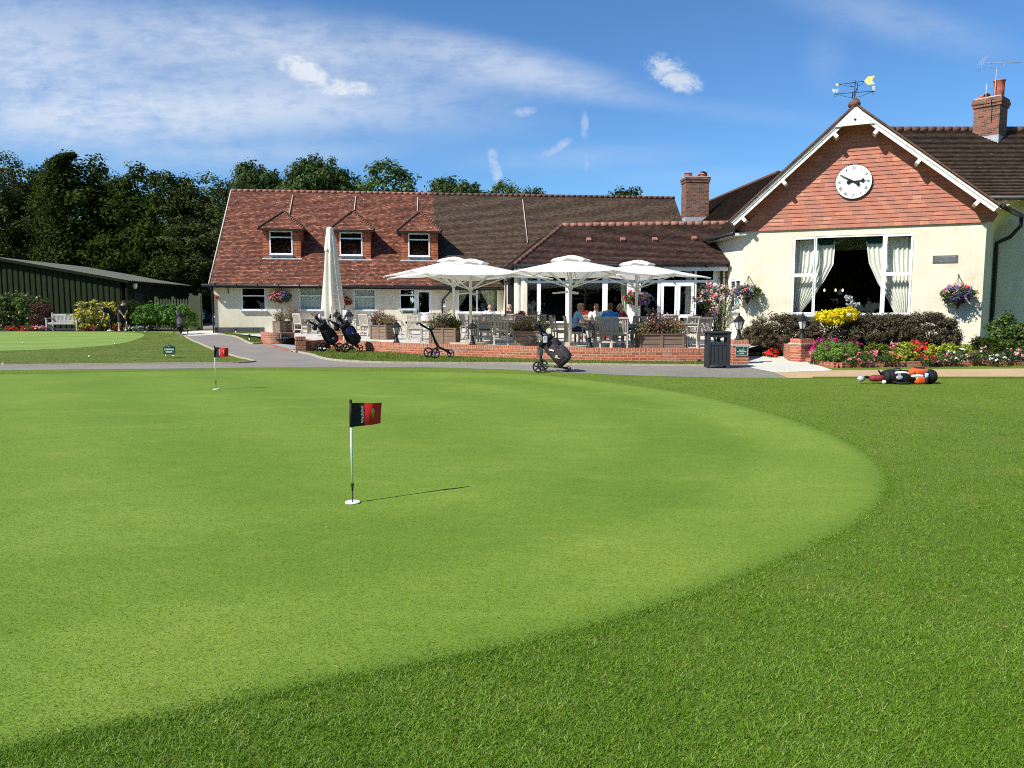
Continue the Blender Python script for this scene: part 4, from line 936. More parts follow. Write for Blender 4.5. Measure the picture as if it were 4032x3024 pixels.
# roof of the gable: two slopes, barge boards, rafter feet
bk = Vector((-Gw.n.x, -Gw.n.y)); FO = .62
def GP(s, z, o): return Gw.at(s, z, o)
rl = 5.2
eL, eR = -.49, 8.11; zeL, zeR = zA + .1 - slope * (sA - eL), zA + .1 - slope2 * (eR - sA)
TL = GP(sA, zA + .12, FO); TLb = GP(sA, zA + .12, -rl)
for s_e, z_e, nm in ((eL, zeL, 0), (eR, zeR, 1)):
    E0 = GP(s_e, z_e, FO); E1 = GP(s_e, z_e, -rl)
    roofpart('roof', [E0, TL, TLb, E1] if nm else [E1, TLb, TL, E0], 'tiledark', club, .1, .03)
    mb = MB(); mb.quad(E0 - Vector((0, 0, .09)), TL - Vector((0, 0, .09)), TLb - Vector((0, 0, .09)), E1 - Vector((0, 0, .09))); mb.build('soffit', M['render'], club)
    # verge: edge of tiles and white barge board
    dn = Vector((0, 0, -.20)); mb = MB()
    a, b = GP(s_e, z_e, FO - .02), GP(sA, zA + .12, FO - .02); dirv = (b - a).normalized(); nn = dirv.cross(Vector((Gw.n.x, Gw.n.y, 0))); nn = nn if nn.z < 0 else -nn
    o1 = Vector((Gw.n.x, Gw.n.y, 0)) * .03
    mb.prism([a + nn * .07, b + nn * .07, b + nn * .27, a + nn * .27], -o1); mb.prism([a + nn * .06 + o1, b + nn * .06 + o1, b + nn * .15 + o1, a + nn * .15 + o1], -o1)
    mb.build('barge_board', M['whitewood'], club)
    mb = MB(); n = 46
    for i in range(n):
        p, q = a.lerp(b, i / n), a.lerp(b, (i + .93) / n); k = .012 * (i % 3); mb.beam(p + nn * .02 + o1 * (1.6 + k), q + nn * .02 + o1 * (1.6 + k), .10, .055, up=nn)
    mb.build('verge_tiles', M['ridge'], club)
    for f in (.07, .40, .80) if nm == 0 else (.10, .50, .80):
        p = a.lerp(b, f) + nn * .35; mb = MB(); mb.beam(p + o1 * .9, p - o1 * 18, .12, .15, up=nn); mb.build('purlin_end', M['whitewood'], club)
mb = MB(); mb.prism([GP(sA - .62, zA - .62, FO + .04), GP(sA + .62, zA - .60, FO + .04), GP(sA + .06, zA + .0, FO + .04), GP(sA - .06, zA + .0, FO + .04)], Vector((Gw.n.x, Gw.n.y, 0)) * -.03)
mb.build('apex_board', M['whitewood'], club)
mb = MB(); mb.tube([GP(sA, zA - .42, FO + .02), GP(sA, zA - .42, FO + .06)], .045, 4); mb.build('apex_vent', M['black'], club)
mb = MB(); mb.ball(TL + Vector((0, .12, .0)), (.20, .24, .15)); ridgeline(mb, TL + Vector((0, 0, .05)), TLb + Vector((0, 0, .05)), .13); mb.build('ridge_tiles', M['ridge'], club)
# curved plaster eave on the right and its gutter
mb = MB(); prof = [(0.0, 4.25), (.04, 4.45), (.14, 4.65), (.32, 4.84), (.62, 4.98)]
for (o0, z0), (o1_, z1) in zip(prof, prof[1:]):
    def q(o, z, e): b_ = GR_ if e == 0 else SRp; v = Vector((SRw.n.x, SRw.n.y)) * o + b_; return Vector((v.x, v.y, z))
    mb.quad(q(o0, z0, 0), q(o0, z0, 1), q(o1_, z1, 1), q(o1_, z1, 0))
for e_ in (0,):
    b2 = GR_; mb.poly([Vector((b2.x, b2.y, z)) + Vector((SRw.n.x, SRw.n.y, 0)) * o for o, z in prof] + [Vector((b2.x, b2.y, 5.0))])
mb.build('cove_eave', M['render'], club, smooth=False)
mb = MB(); g0_ = GP(eR + .05, zeR - .02, FO - .1); g1_ = Vector((SRp.x, SRp.y, zeR - .05)) + Vector((SRw.n.x, SRw.n.y, 0)) * .8
mb.tube([g0_, g1_], .085, 10); mb.build('gutter', M['black'], club)
mb = MB(); n3_ = Vector((SRw.n.x, SRw.n.y, 0)); sp3 = Vector((SRp.x, SRp.y, 0))
mb.tube([g1_, g1_ + Vector((0, 0, -.35)), sp3 + n3_ * .5 + Vector((0, 0, 4.15)), sp3 + Vector((.05, -.1, 3.95)), sp3 + Vector((.05, -.1, 3.7)), sp3 + Vector((.05, -.1, .05))], .07, 8); mb.build('downpipe', M['black'], club)
# left eave of the gable (over the small window)
mb = MB(); a = Vector((8.02, 32.6, 4.36)); b = Vector((8.36, 29.0, 4.36))
for i in range(12): p = a.lerp(b, i / 11.0); mb.beam(p + Vector((.02, 0, -.04)), p + Vector((.42, 0, -.02)), .08, .1)
mb.build('rafter_feet', M['whitewood'], club)
mb = MB(); mb.tube([a + Vector((-.03, 0, .0)), b + Vector((-.03, 0, .0))], .07, 8); mb.build('gutter', M['black'], club)
def onC(x, y): return Vector((x, y, 4.40 + .84 * (x - 8.34)))
roofpart('roof', [onC(8.34, 29.0), onC(8.0, 32.6), onC(7.2, 45), onC(13.75, 54), onC(12.5, 36.6), onC(12.2, 30), onC(9.3, 29.0)], 'tiledark', club, .1, .03)
mb = MB(); mb.poly([onC(13.75, 54), onC(12.5, 36.6), Vector((20, 36.6, 4.4)), Vector((22, 54, 4.4))]); mb.build('roof_back', M['ridge'], club)
mb = MB(); ridgeline(mb, onC(13.75, 54), onC(12.5, 36.6), .1); mb.build('ridge_tiles', M['ridge'], club)
# ---- the main range on the right
Mw = Wall((17.6, 28.45), (30, 28.45))
mb = MB(); plate(mb, Mw, (0, 12, .05, 5.5), [], 0, -.25); mb.build('wall', M['render'], club)
mb = MB(); plate(mb, Mw, (.1, 12, 2.0, 2.04), [], .012, -.05); mb.build('wall_band', M['render'], club)
mE, mRz, mRy = 5.55, P(3700, 514, 32.2).z, 32.2
def MR(x, f): return Vector((x, 27.9 + (mRy - 27.9) * f, mE + (mRz - mE) * f))
roofpart('roof', [MR(16.6, 0), MR(30, 0), MR(30, 1), MR(13.2, 1)], 'tiledark', club, .11, .036)
mb = MB(); mb.quad(MR(13.2, 1), MR(30, 1), Vector((30, 38, mE)), Vector((13.2, 38, mE))); mb.quad(MR(16.6, 0) - Vector((0, 0, .03)), MR(30, 0) - Vector((0, 0, .03)), Vector((30, 28.5, mE - .05)), Vector((16.6, 28.5, mE - .05))); mb.build('roof_back', M['ridge'], club)
mb = MB(); ridgeline(mb, MR(13.4, 1) + Vector((0, 0, .03)), MR(30, 1) + Vector((0, 0, .03)), .13); mb.build('ridge_tiles', M['ridge'], club)
mb = MB(); mb.tube([MR(16.8, 0) + Vector((0, -.07, -.05)), MR(30, 0) + Vector((0, -.07, -.05))], .075, 8); mb.build('gutter', M['black'], club)
mb = MB()
for i in range(24): x = 17.3 + .5 * i; mb.beam((x, 27.95, mE - .1), (x, 28.5, mE - .05), .07, .1)
mb.build('rafter_feet', M['whitewood'], club)
# ---- chimneys (each a part of the roofs, with pots, cowls and flashing)
def chimney(c, a, b, z0, z1, rz, pots, capn, flash):
    Mr = Matrix.Rotation(rz, 3, 'Z'); c = Vector(c)
    mb = MB(); mb.box(c + Vector((0, 0, (z0 + z1) / 2)), (a, b, z1 - z0), Mr)
    for dz, gr, h in capn: mb.box(c + Vector((0, 0, z1 + dz)), (a + gr, b + gr, h), Mr)
    st = mb.build('chimney', M['oldbrick'], club)
    mb = MB(); top = z1 + max(d + h / 2 for d, g, h in capn)
    mb.box(c + Vector((0, 0, top + .02)), (a + .02, b + .02, .05), Mr); mb.build('flaunching', M['mortarline'], st)
    for (ox, oy, r, h, cowl) in pots:
        mb = MB(); p = c + Mr @ Vector((ox, oy, 0)) + Vector((0, 0, top))
        mb.lathe([(r * 1.0, 0), (r * .96, h * .5), (r * 1.02, h * .92), (r * 1.12, h * .94), (r * 1.12, h), (r * .85, h), (r * .85, h * .6)], 16, p)
        if cowl:
            for k in range(7):
                t0, t1 = math.pi * k / 7, math.pi * (k + 1) / 7
                mb.add([p + Vector((math.cos(t) * r * 1.25, y, h * .6 + math.sin(t) * r * 1.1)) for t in (t0, t1) for y in (-.22, .22)], [(0, 2, 3, 1)])
        mb.build('chimney_pot', M['terracotta'], st)
    mb = MB(); mb.box(c + Vector((0, 0, z0 + flash / 2)), (a + .03, b + .03, flash), Mr); mb.build('flashing', M['lead'], st)
    return st
cR = P(3931, 560, 31.3)
chimney((cR.x + .02, cR.y + .66, 0), .96, .94, 7.9, 9.72, R(42), [(-.02, -.26, .2, .72, False), (-.25, .2, .13, .12, True)], [(-.02, .10, .12), (.09, .16, .11), (.20, .10, .11)], .58)
cL = P(2735, 840, 44.5)
chimney((cL.x, cL.y, 0), 1.32, .95, 6.0, P(2735, 713, 44.5).z, R(4), [(-.42, 0, .22, .28, False), (.38, 0, .22, .22, True)], [(-.06, .08, .14), (.08, .14, .14)], .7)
# ------------------------------------------------------------------ plants
def leafmesh(name, mat, c, nrm, ln, wd, parent=None, origin=(0, 0, 0), local=False, bend=0.0):
    """many small leaf blades: centres c, facing nrm"""
    n = len(c); c = np.asarray(c, float); nrm = np.asarray(nrm, float); nrm /= np.linalg.norm(nrm, axis=1)[:, None] + 1e-9
    r = rng.normal(size=(n, 3)); a = np.cross(nrm, r); a /= np.linalg.norm(a, axis=1)[:, None] + 1e-9
    if bend: a[:, 2] -= bend; a /= np.linalg.norm(a, axis=1)[:, None] + 1e-9
    b = np.cross(nrm, a); b /= np.linalg.norm(b, axis=1)[:, None] + 1e-9
    s = rng.uniform(.6, 1.25, n)[:, None]; L_ = np.broadcast_to(np.asarray(ln), n)[:, None] * s / 2 if np.ndim(ln) else ln * s / 2; W_ = wd * s / 2
    v = np.stack([c - a * L_, c + b * W_ - a * L_ * .1, c + a * L_, c - b * W_ - a * L_ * .1], 1) - np.asarray(origin, float)
    me = bpy.data.meshes.new(name); me.vertices.add(4 * n); me.vertices.foreach_set('co', v.astype(np.float32).ravel())
    me.loops.add(4 * n); me.loops.foreach_set('vertex_index', np.arange(4 * n, dtype=np.int32))
    me.polygons.add(n); me.polygons.foreach_set('loop_start', np.arange(0, 4 * n, 4, dtype=np.int32)); me.update(calc_edges=True)
    me.materials.append(mat); o = bpy.data.objects.new(name, me); COL.objects.link(o); o.location = (0, 0, 0)
    if parent is not None: o.parent = parent
    return o
def shell(ells, n, lo=.72, hi=1.04, zmin=None, lump=.12, cut=.62):
    """points and outward normals through the outer layer of a union of ellipsoids, with lumps and hollows"""
    A_ = np.array([(e[3] * e[4] + e[4] * e[5] + e[3] * e[5]) for e in ells]); idx = rng.choice(len(ells), n * 3, p=A_ / A_.sum())
    E = np.array(ells)[idx]; d = rng.normal(size=(n * 3, 3)); d /= np.linalg.norm(d, axis=1)[:, None]
    k = 1 + lump * (np.sin(d[:, 0] * 7 + E[:, 0] * 5) * np.cos(d[:, 1] * 6 + 1.3) + np.sin(d[:, 2] * 9 + E[:, 2] * 3) * .7)
    r = (lo + (hi - lo) * rng.random(n * 3) ** .6) * k
    p = E[:, :3] + d * E[:, 3:6] * r[:, None]; keep = np.ones(n * 3, bool)
    for j, e in enumerate(ells):
        q = ((p - np.array(e[:3])) / np.array(e[3:6])); keep &= (np.linalg.norm(q, axis=1) > cut) | (idx == j)
    if zmin is not None: keep &= p[:, 2] > zmin
    p, d, E = p[keep][:n], d[keep][:n], E[keep][:n]
    nn = d / E[:, 3:6]; nn /= np.linalg.norm(nn, axis=1)[:, None]
    return p, nn
def clumps(ells, m, per, rc, zmin=None, lo=.6, hi=1.0, flat=.75):
    p, nn = shell(ells, m, lo, hi, zmin, .11, .45); m = len(p)
    ci = np.repeat(np.arange(m), per); off = rng.normal(size=(m * per, 3)); off /= np.linalg.norm(off, axis=1)[:, None]
    rr = rc * rng.uniform(.6, 1.2, m)[ci] * rng.random(m * per) ** .45
    q = p[ci] + off * rr[:, None] * np.array([1, 1, flat]); no = nn[ci] * .5 + off * .9 + rng.normal(size=off.shape) * .45 + np.array([0, 0, .35])
    return q, no, p
def tree(name, label, loc, ells, mat, m, per, rc, leaf, trunk_h, trunk_r, group=None, droop=0.0, limbs=9, cat='tree', lean=0.0):
    t = thing(name, label, cat, loc, rnd.uniform(0, 6.28), group)
    q, no, p = clumps(ells, m, per, rc, .4)
    cr = leafmesh('crown', M[mat], q, no, leaf, leaf * .62, t, bend=droop)
    mb = MB(); top = max(e[2] for e in ells)
    mb.tube([(0, 0, -.1), (.05, .02, trunk_h * .5), (-.06 + lean, .05, trunk_h), (.05 + lean, 0, top)], [trunk_r * 1.25, trunk_r, trunk_r * .75, trunk_r * .25], 9)
    for i in range(limbs):
        e = p[i * len(p) // max(limbs, 1)]; z0 = trunk_h * rnd.uniform(.7, 1.5); s = Vector((lean * .5, 0, min(z0, top * .8))); e = Vector(e)
        mb.tube([s, s.lerp(e, .5) + Vector((0, 0, .25)), e], [trunk_r * .5, trunk_r * .3, trunk_r * .1], 6)
    mb.build('trunk', M['bark'], t, local=True)
    return t
LEFT, BEH = 'trees of the dark wood behind the green shed', 'trees rising behind the clubhouse roof'
def put(t, px, ytop, d, wpx, label, group, top, width):
    """stand a tree so that its top and spread match what is seen"""
    g = P(px, 1210, d); z = P(px, ytop, d).z; zs = (z - gz(d)) / top; ws = (wpx * d / 3000) / width
    t.location = (g.x, d, gz(d)); t.scale = (ws, ws, zs); t['label'] = label; t['group'] = group
oak_e = [(0, 0, 4.2, 2.7, 2.7, 3.4), (.9, -.5, 7.6, 2.4, 2.3, 2.4), (-1.2, .3, 8.2, 2.0, 2.0, 2.2), (.2, .2, 10.4, 1.7, 1.7, 2.0), (-1.8, -.6, 5.0, 1.7, 1.7, 1.8), (1.9, .6, 4.8, 1.7, 1.7, 2.0), (.3, -1.7, 6.0, 1.7, 1.6, 2.0)]
ash_e = [(0, 0, 5.4, 3.0, 3.0, 2.6), (1.2, -.6, 7.6, 2.3, 2.3, 2.2), (-1.4, .2, 7.8, 2.2, 2.2, 2.2), (.1, .1, 9.6, 2.1, 2.1, 1.9), (2.3, .4, 6.0, 1.6, 1.6, 1.6), (-2.4, -.3, 6.0, 1.6, 1.6, 1.6), (0, -1.9, 7.4, 1.7, 1.6, 1.9)]
bir_e = [(0, 0, 4.5, 2.2, 2.2, 3.0), (.6, -.3, 7.4, 1.9, 1.9, 2.4), (-.6, .3, 9.0, 1.5, 1.5, 2.2), (.1, 0, 10.8, .9, .9, 1.6), (-1.5, -.4, 5.6, 1.3, 1.3, 2.2), (1.5, .2, 5.0, 1.3, 1.3, 2.2)]
spread_e = [(0, 0, 2.4, 2.6, 2.6, 2.6), (1.6, .4, 4.2, 2.2, 2.2, 2.4), (-1.6, -.3, 4.4, 2.2, 2.2, 2.3), (.1, -.4, 6.2, 2.0, 2.0, 2.2), (-.8, .5, 8.0, 1.4, 1.4, 1.6), (.9, -.1, 8.2, 1.3, 1.3, 1.5)]
dome_e = [(0, 0, 5.5, 3.2, 3.2, 3.0), (0, 0, 8.6, 2.9, 2.9, 2.6), (1.5, -.7, 8.2, 2.0, 2.0, 2.2), (-1.6, -.3, 8.0, 2.0, 2.0, 2.2), (.2, -1.5, 9.3, 1.7, 1.7, 1.7), (-.7, .2, 10.2, 1.3, 1.3, 1.4), (1.0, .4, 9.9, 1.3, 1.3, 1.4)]
oak = tree('oak_tree', 'x', (0, 0, 0), oak_e, 'lf_oak', 400, 84, .8, .25, 3.0, .28)
dome = tree('maple_tree', 'x', (0, 0, 0), dome_e, 'lf_dome', 420, 84, .75, .26, 3.0, .28)
ash = tree('ash_tree', 'x', (0, 0, 0), ash_e, 'lf_mid', 330, 70, .75, .25, 3.6, .26)
birch = tree('birch_tree', 'x', (0, 0, 0), bir_e, 'lf_birch', 300, 64, .62, .17, 3.6, .15, droop=.5)
oakb = tree('lime_tree', 'x', (0, 0, 0), spread_e, 'lf_oak', 400, 84, .8, .24, 2.0, .22)
for t in (oak, ash, birch, oakb, dome): remember(t)
OT, AT, BT, ST, DT = 12.4, 11.5, 12.4, 9.9, 11.6
plan = [
    (birch, 45, 585, 60, 300, 'birch with wispy grey green top, leftmost tree at the picture edge', LEFT, BT, 4.2),
    (oak, 10, 690, 64, 420, 'dark broad oak behind the wispy birch at the left edge', LEFT, OT, 6.2),
    (oakb, 190, 655, 63, 330, 'dark lime tree under the drooping conifer tip', LEFT, ST, 6.6),
    (oak, 355, 608, 60, 400, 'tallest dark oak of the wood, just right of the drooping conifer', LEFT, OT, 6.4),
    (oakb, 480, 690, 66, 330, 'dark lime tree filling the dip between the two tall oaks', LEFT, ST, 6.6),
    (oak, 572, 650, 59, 330, 'dark square topped oak above the shed roof end', LEFT, OT, 6.2),
    (oakb, 715, 680, 58, 330, 'dark lime tree above the fence gate', LEFT, ST, 6.6),
    (birch, 850, 672, 57, 320, 'pale green birch against the left verge of the red roof', LEFT, BT, 4.2),
    (oakb, 300, 905, 76, 420, 'low dark lime tree seen above the middle of the shed roof', LEFT, ST, 6.6),
    (oakb, 640, 900, 76, 420, 'low dark lime tree seen over the far end of the shed', LEFT, ST, 6.6),
    (oakb, 60, 880, 76, 460, 'low dark lime tree above the shed gable', LEFT, ST, 6.6),
    (oakb, 830, 860, 74, 360, 'low dark lime tree behind the parked cars', LEFT, ST, 6.6),
    (dome, 1030, 640, 72, 270, 'dark maple peeping over the left end of the ridge', BEH, DT, 6.4),
    (birch, 950, 690, 66, 260, 'pale birch standing between the roof corner and the dark maple', BEH, BT, 4.2),
    (dome, 1262, 612, 70, 300, 'largest dark round maple above the red roof between two dormers', BEH, DT, 6.4),
    (ash, 1525, 642, 70, 430, 'bright green broad ash above the last dormer', BEH, AT, 7.4),
    (oakb, 1410, 715, 76, 300, 'dark lime tree between the round maple and the bright ash', BEH, ST, 6.6),
    (dome, 1800, 700, 74, 330, 'dark maple low above the brown ridge', BEH, DT, 6.4),
    (ash, 1990, 718, 78, 260, 'mid green ash just clear of the ridge over the garden room', BEH, AT, 7.4),
    (oakb, 2095, 734, 78, 170, 'small pale topped lime at the right end of the tree line', BEH, ST, 6.6),
    (oakb, 2445, 736, 76, 260, 'lone small tree top left of the middle chimney', BEH, ST, 6.6)]
first = set()
for (pr, px, yt, d, wp, lab, grp, top, wid) in plan:
    if pr.name in first: t = copy_tree(pr); t.rotation_euler = (0, 0, rnd.uniform(0, 6.28))
    else: t = pr; first.add(pr.name)
    put(t, px, yt, d, wp, lab, grp, top, wid)
# the conifer whose leader bends over
cf = thing('conifer_tree', 'dark conifer whose drooping leader arches over the wood', 'tree', (P(236, 1210, 57.6).x, 57.6, gz(57.6)), 0, LEFT)
lead = [(0, 0, 0), (0, 0, 7), (-.1, 0, 9.2), (-.05, 0, 10.8), (.3, 0, 11.9), (.9, 0, 12.5), (1.6, 0, 12.55)]
mb = MB(); mb.tube(lead, [.22, .14, .09, .06, .045, .035, .02], 7); mb.build('trunk', M['bark'], cf, local=True)
pts = []; nrs = []
for i in range(9000):
    f = rnd.random(); k = f * (len(lead) - 1.001); j = int(k); c = Vector(lead[j]).lerp(Vector(lead[j + 1]), k - j)
    if c.z < 2: continue
    rad = (2.0 * (1 - f) ** 1.1 + .34) * rnd.random() ** .6; a = rnd.uniform(0, 6.28)
    pts.append((c.x + rad * math.cos(a), c.y + rad * math.sin(a), c.z - rad * .35 - rnd.random() * .25)); nrs.append((math.cos(a) * .5, math.sin(a) * .5, .8))
leafmesh('crown', M['lf_oak'], pts, nrs, .26, .09, cf, bend=.8)
# a continuous dark bank of undergrowth below the wood
q, no, _ = clumps([(-52 + 4.2 * i, 70 + rnd.uniform(-2, 2), 1.4, 3.4, 2.2, 2.6 + rnd.random()) for i in range(14)], 420, 46, .8, .2)
tag(leafmesh('undergrowth', M['lf_oak'], q, no, .32, .2), kind='stuff')
q, no, _ = clumps([(-120 + 9 * i, 120 + rnd.uniform(-6, 6), 4, 6.5, 4, 5 + 2 * rnd.random()) for i in range(30)], 800, 40, 1.7, .2)
tag(leafmesh('far_woodland', M['lf_oak'], q, no, .8, .5), kind='stuff')
q, no, _ = clumps([(-110 + 7.5 * i, -40 + rnd.uniform(-5, 5), 9, 6.5, 5, 11 + 3 * rnd.random()) for i in range(31)], 1500, 40, 2.6, .2)  # unseen wood behind the camera, added and raised to darken reflections in the windows
tag(leafmesh('unseen_reflected_woodland', M['lf_oak'], q, no, 1.5, .9), kind='stuff')

# ---- shrubs, hedges and beds
def shrub(name, label, base, ells, mat, n, leaf, stems=7, group=None, flowers=(), cat='shrub', wl=.6, cl=None, droop=0.0):
    """ells are relative to base; flowers = (material, count, size)"""
    t = thing(name, label, cat, base, 0, group)
    if cl: q, no, _ = clumps(ells, cl[0], cl[1], cl[2], .02)
    else:
        q, no = shell(ells, n, .6, 1.05, .02); no = no + rng.normal(size=no.shape) * .55 + np.array([0, 0, .3])
    leafmesh('foliage', M[mat], q, no, leaf, leaf * wl, t, bend=droop)
    mb = MB()
    for i in range(stems):
        e = ells[i % len(ells)]; a = rnd.uniform(0, 6.28)
        mb.tube([(e[0] * .6 + .1 * math.cos(a), e[1] * .6 + .1 * math.sin(a), -.05), (e[0] + e[3] * .3 * math.cos(a), e[1] + e[4] * .3 * math.sin(a), e[2]), (e[0] + e[3] * .7 * math.cos(a), e[1] + e[4] * .7 * math.sin(a), e[2] + e[5] * .5)], [.02, .013, .006], 5)
    mb.build('stem', M['bark'], t, local=True)
    for fm, fn, fs in flowers:
        q, no = shell(ells, fn, .97, 1.08, .03, .1, .9)
        f3 = np.repeat(q, 5, 0) + rng.normal(size=(len(q) * 5, 3)) * fs * .32; n3 = np.repeat(no, 5, 0) + rng.normal(size=f3.shape) * .5 + np.array([0, -.3, .3])
        leafmesh('flowers', M[fm], f3, n3, fs, fs * .85, t)
    return t
def ell_px(px, py0, py1, wpx, d, depth=None, base=None):
    """ellipsoid seen between two heights at a distance, relative to base"""
    a, b = P(px, py0, d), P(px, py1, d); rz_ = (a.z - b.z) / 2; rx = wpx * d / 6000
    c = Vector((a.x, d, (a.z + b.z) / 2)); b_ = Vector(base) if base is not None else Vector((0, 0, 0))
    return (c.x - b_.x, c.y - b_.y, c.z - b_.z, rx, depth or rx, rz_)
# by the shed
b = G(120, 1302); b = Vector((b.x, 42.4, gz(42.4)))
E = [ell_px(40, 1145, 1310, 170, 42.6, 1.0, b), ell_px(120, 1150, 1310, 140, 42.4, 1.0, b), ell_px(-80, 1150, 1310, 240, 42.8, 1.2, b)]
shrub('hydrangea_bush', 'large dark bush with scattered pale blooms left of the bench', b, E, 'lf_mid', 9000, .13, flowers=[('fblush', 60, .09)], cl=(260, 34, .24))
b = Vector((P(160, 1210, 42.2).x, 42.2, gz(42)))
shrub('barberry_bush', 'dull purple bush between the pale bloomed bush and the bench', b, [ell_px(160, 1180, 1305, 90, 42.2, .7, b)], 'lf_burg', 2600, .09)
b = Vector((P(390, 1210, 41.6).x, 41.6, gz(41.6)))
E = [ell_px(365, 1172, 1305, 130, 41.6, .9, b), ell_px(430, 1180, 1305, 110, 41.8, .9, b), ell_px(340, 1210, 1305, 90, 41.4, .8, b)]
shrub('variegated_bush', 'round bush of yellow and green leaves behind the two golfers', b, E, 'lf_varie', 3600, .12, cl=(170, 26, .2))
b = Vector((P(520, 1210, 42).x, 42, gz(42)))
shrub('dark_bush', 'dark green bush between the yellow bush and the bright hedge', b, [ell_px(515, 1178, 1300, 120, 42.3, .9, b), ell_px(480, 1190, 1300, 80, 42.5, .8, b)], 'lf_oak', 3600, .13)
b = Vector((P(650, 1210, 41.6).x, 41.6, gz(41.6)))
E = [ell_px(610, 1185, 1288, 150, 41.6, 1.1, b), ell_px(690, 1196, 1290, 140, 41.5, 1.0, b), ell_px(570, 1220, 1290, 90, 41.3, .8, b), ell_px(735, 1225, 1290, 70, 41.5, .8, b)]
shrub('laurel_hedge', 'bright green low hedge in front of the paling fence', b, E, 'lf_laurel', 6000, .13, cl=(260, 30, .2))
# strip of bedding plants before the shed: each a small plant
def bedplant(name, label, p, r, h, leafm, fl, n=260, leaf=.05, group=None, fs=.05, fn=26):
    return shrub(name, label, p, [(0, 0, h * .5, r, r, h * .55)], leafm, n, leaf, 4, group, [(fl, fn, fs)] if fl else (), cat='plant')
GF = 'bedding plants along the shed'
for px, fl, lab in ((38, 'fred', 'red bedding plant under the pale bloomed bush, nearest the edge'), (98, 'fred', 'red begonia mound below the gap beside the big bush'), (125, 'fred', 'red begonia mound in the middle of the left strip'), (150, 'fblush', 'white flowered plant left of the bench leg'),
                    (168, 'fpink', 'salmon begonia beside the bench leg'), (342, 'fred', 'bright red begonia left of the stooping golfer'), (372, 'fcrimson', 'deep red begonia behind the stooping golfer'), (455, 'fred', 'red begonia between the two golfers'), (507, 'fwhite', 'white flowered plant behind the putter shaft'), (560, 'fwhite', 'cream flowered plant right of the putter'), (592, 'fblush', 'cream and pink plant at the right end of the strip')):
    p = P(px, 1210, 41.0 if px < 300 else 40.9); bedplant('bedding_plant', lab, (p.x, p.y, gz(41)), .27, .26, 'lf_bed', fl, 200, .06, GF, .075, 22)
p = P(535, 1210, 41.0); bedplant('silver_plant', 'silver leaved plant behind the putter head', (p.x, 41, gz(41)), .3, .28, 'lf_grass', None, 320, .07)
p = P(190, 1210, 41.2); bedplant('silver_plant', 'blue green leaved plant left of the bench', (p.x, 41.2, gz(41)), .28, .28, 'lf_grass', None, 300, .07)
sheet('shed_bed', [tuple(P(x, 1210, d)[:2]) for x, d in ((-300, 40.6), (720, 40.6), (720, 44.2), (-300, 44.2))], M['soil'], .006)

# the big dark hedge before the clock gable
def hedge(name, label, parts, d0, mat, m, per, rc, leaf):
    b = Vector((P(parts[0][0], 1210, d0).x, d0, gz(d0))); E = [ell_px(x, y0, y1, w_, d, dp, b) for x, y0, y1, w_, d, dp in parts]
    return shrub(name, label, b, E, mat, 0, leaf * .85, 12, None, cat='hedge', cl=(m * 2, per, rc * .9))
hedge('escallonia_bush', 'rounded purplish brown bush left of the lantern pier', [(3075, 1232, 1400, 250, 25.2, .95), (2985, 1275, 1400, 130, 25.0, .7), (3150, 1240, 1390, 170, 25.3, .9)], 25, 'lf_dark', 330, 46, .17, .075)
hedge('escallonia_hedge', 'long purplish brown hedge under the big window', [(3300, 1240, 1390, 260, 24.6, .95), (3470, 1228, 1390, 240, 24.4, 1.0), (3400, 1232, 1390, 200, 24.5, 1.0)], 24.5, 'lf_dark', 420, 46, .17, .075)
hedge('escallonia_dome', 'rounded purplish brown bush at the right end of the hedge', [(3640, 1226, 1385, 240, 24.0, 1.0), (3545, 1235, 1385, 150, 24.2, .9), (3715, 1290, 1385, 100, 23.8, .7)], 24, 'lf_dark', 330, 46, .17, .075)
b = Vector((P(3290, 1210, 24.1).x, 24.1, .3))
E = [ell_px(3262, 1224, 1275, 100, 23.95, .4, b), ell_px(3325, 1212, 1262, 110, 23.95, .4, b), ell_px(3290, 1235, 1278, 90, 23.75, .35, b)]
shrub('golden_shrub', 'vivid yellow shrub growing out of the dark hedge', b, E, 'lf_yellow', 0, .075, 7, cl=(120, 26, .12))
# flower bed at the right: soil, edging and each plant
bed_px = [(3176, 1424), (3281, 1447), (3400, 1446), (4032, 1437), (4700, 1430), (4700, 1345), (3900, 1345), (3176, 1385)]
bed = [tuple(G(*p)[:2]) for p in bed_px]; bed[5:] = [(24, 24), (16.2, 25.7), (10.6, 25.2)]
sheet('flower_bed', bed, M['soil'], .09, 0.0)
mb = MB(); e = smoothline(bed[:5], 5)
for a, b_ in zip(e, e[1:]):
    n = max(1, round((Vector(b_) - Vector(a)).length / .085))
    for i in range(n):
        p, q = Vector(a).lerp(Vector(b_), i / n), Vector(a).lerp(Vector(b_), (i + .86) / n); h = .13 + rnd.uniform(-.006, .006)
        mb.beam((*p, h / 2), (*q, h / 2), .2, h)
o = mb.build('bed_edging', M['terracotta'], weld=False); o.data.materials[0] = M['brick']; tag(o, 'low edging of upright red bricks round the flower bed', 'edging')
FB = 'plants in the flower bed under the big window'
def fb(px, py0, py1, w_, d, name, lab, mat, n, leaf, fl=(), cl=None, dp=None):
    b = Vector((P(px, 1210, d).x, d, .08)); E = [ell_px(px, py0, py1, w_, d, dp, b)]
    return shrub(name, lab, b, E, mat, n, leaf, 5, FB, fl, 'plant', cl=cl)
fb(3302, 1345, 1452, 195, 20.9, 'spiraea_mound', 'fresh green rounded mound at the left end of the flower bed', 'lf_mound', 0, .045, cl=(220, 40, .085))
fb(3458, 1352, 1440, 130, 21.2, 'heath_mound', 'olive green mound right of the round green one', 'lf_olive', 0, .04, cl=(110, 40, .08))
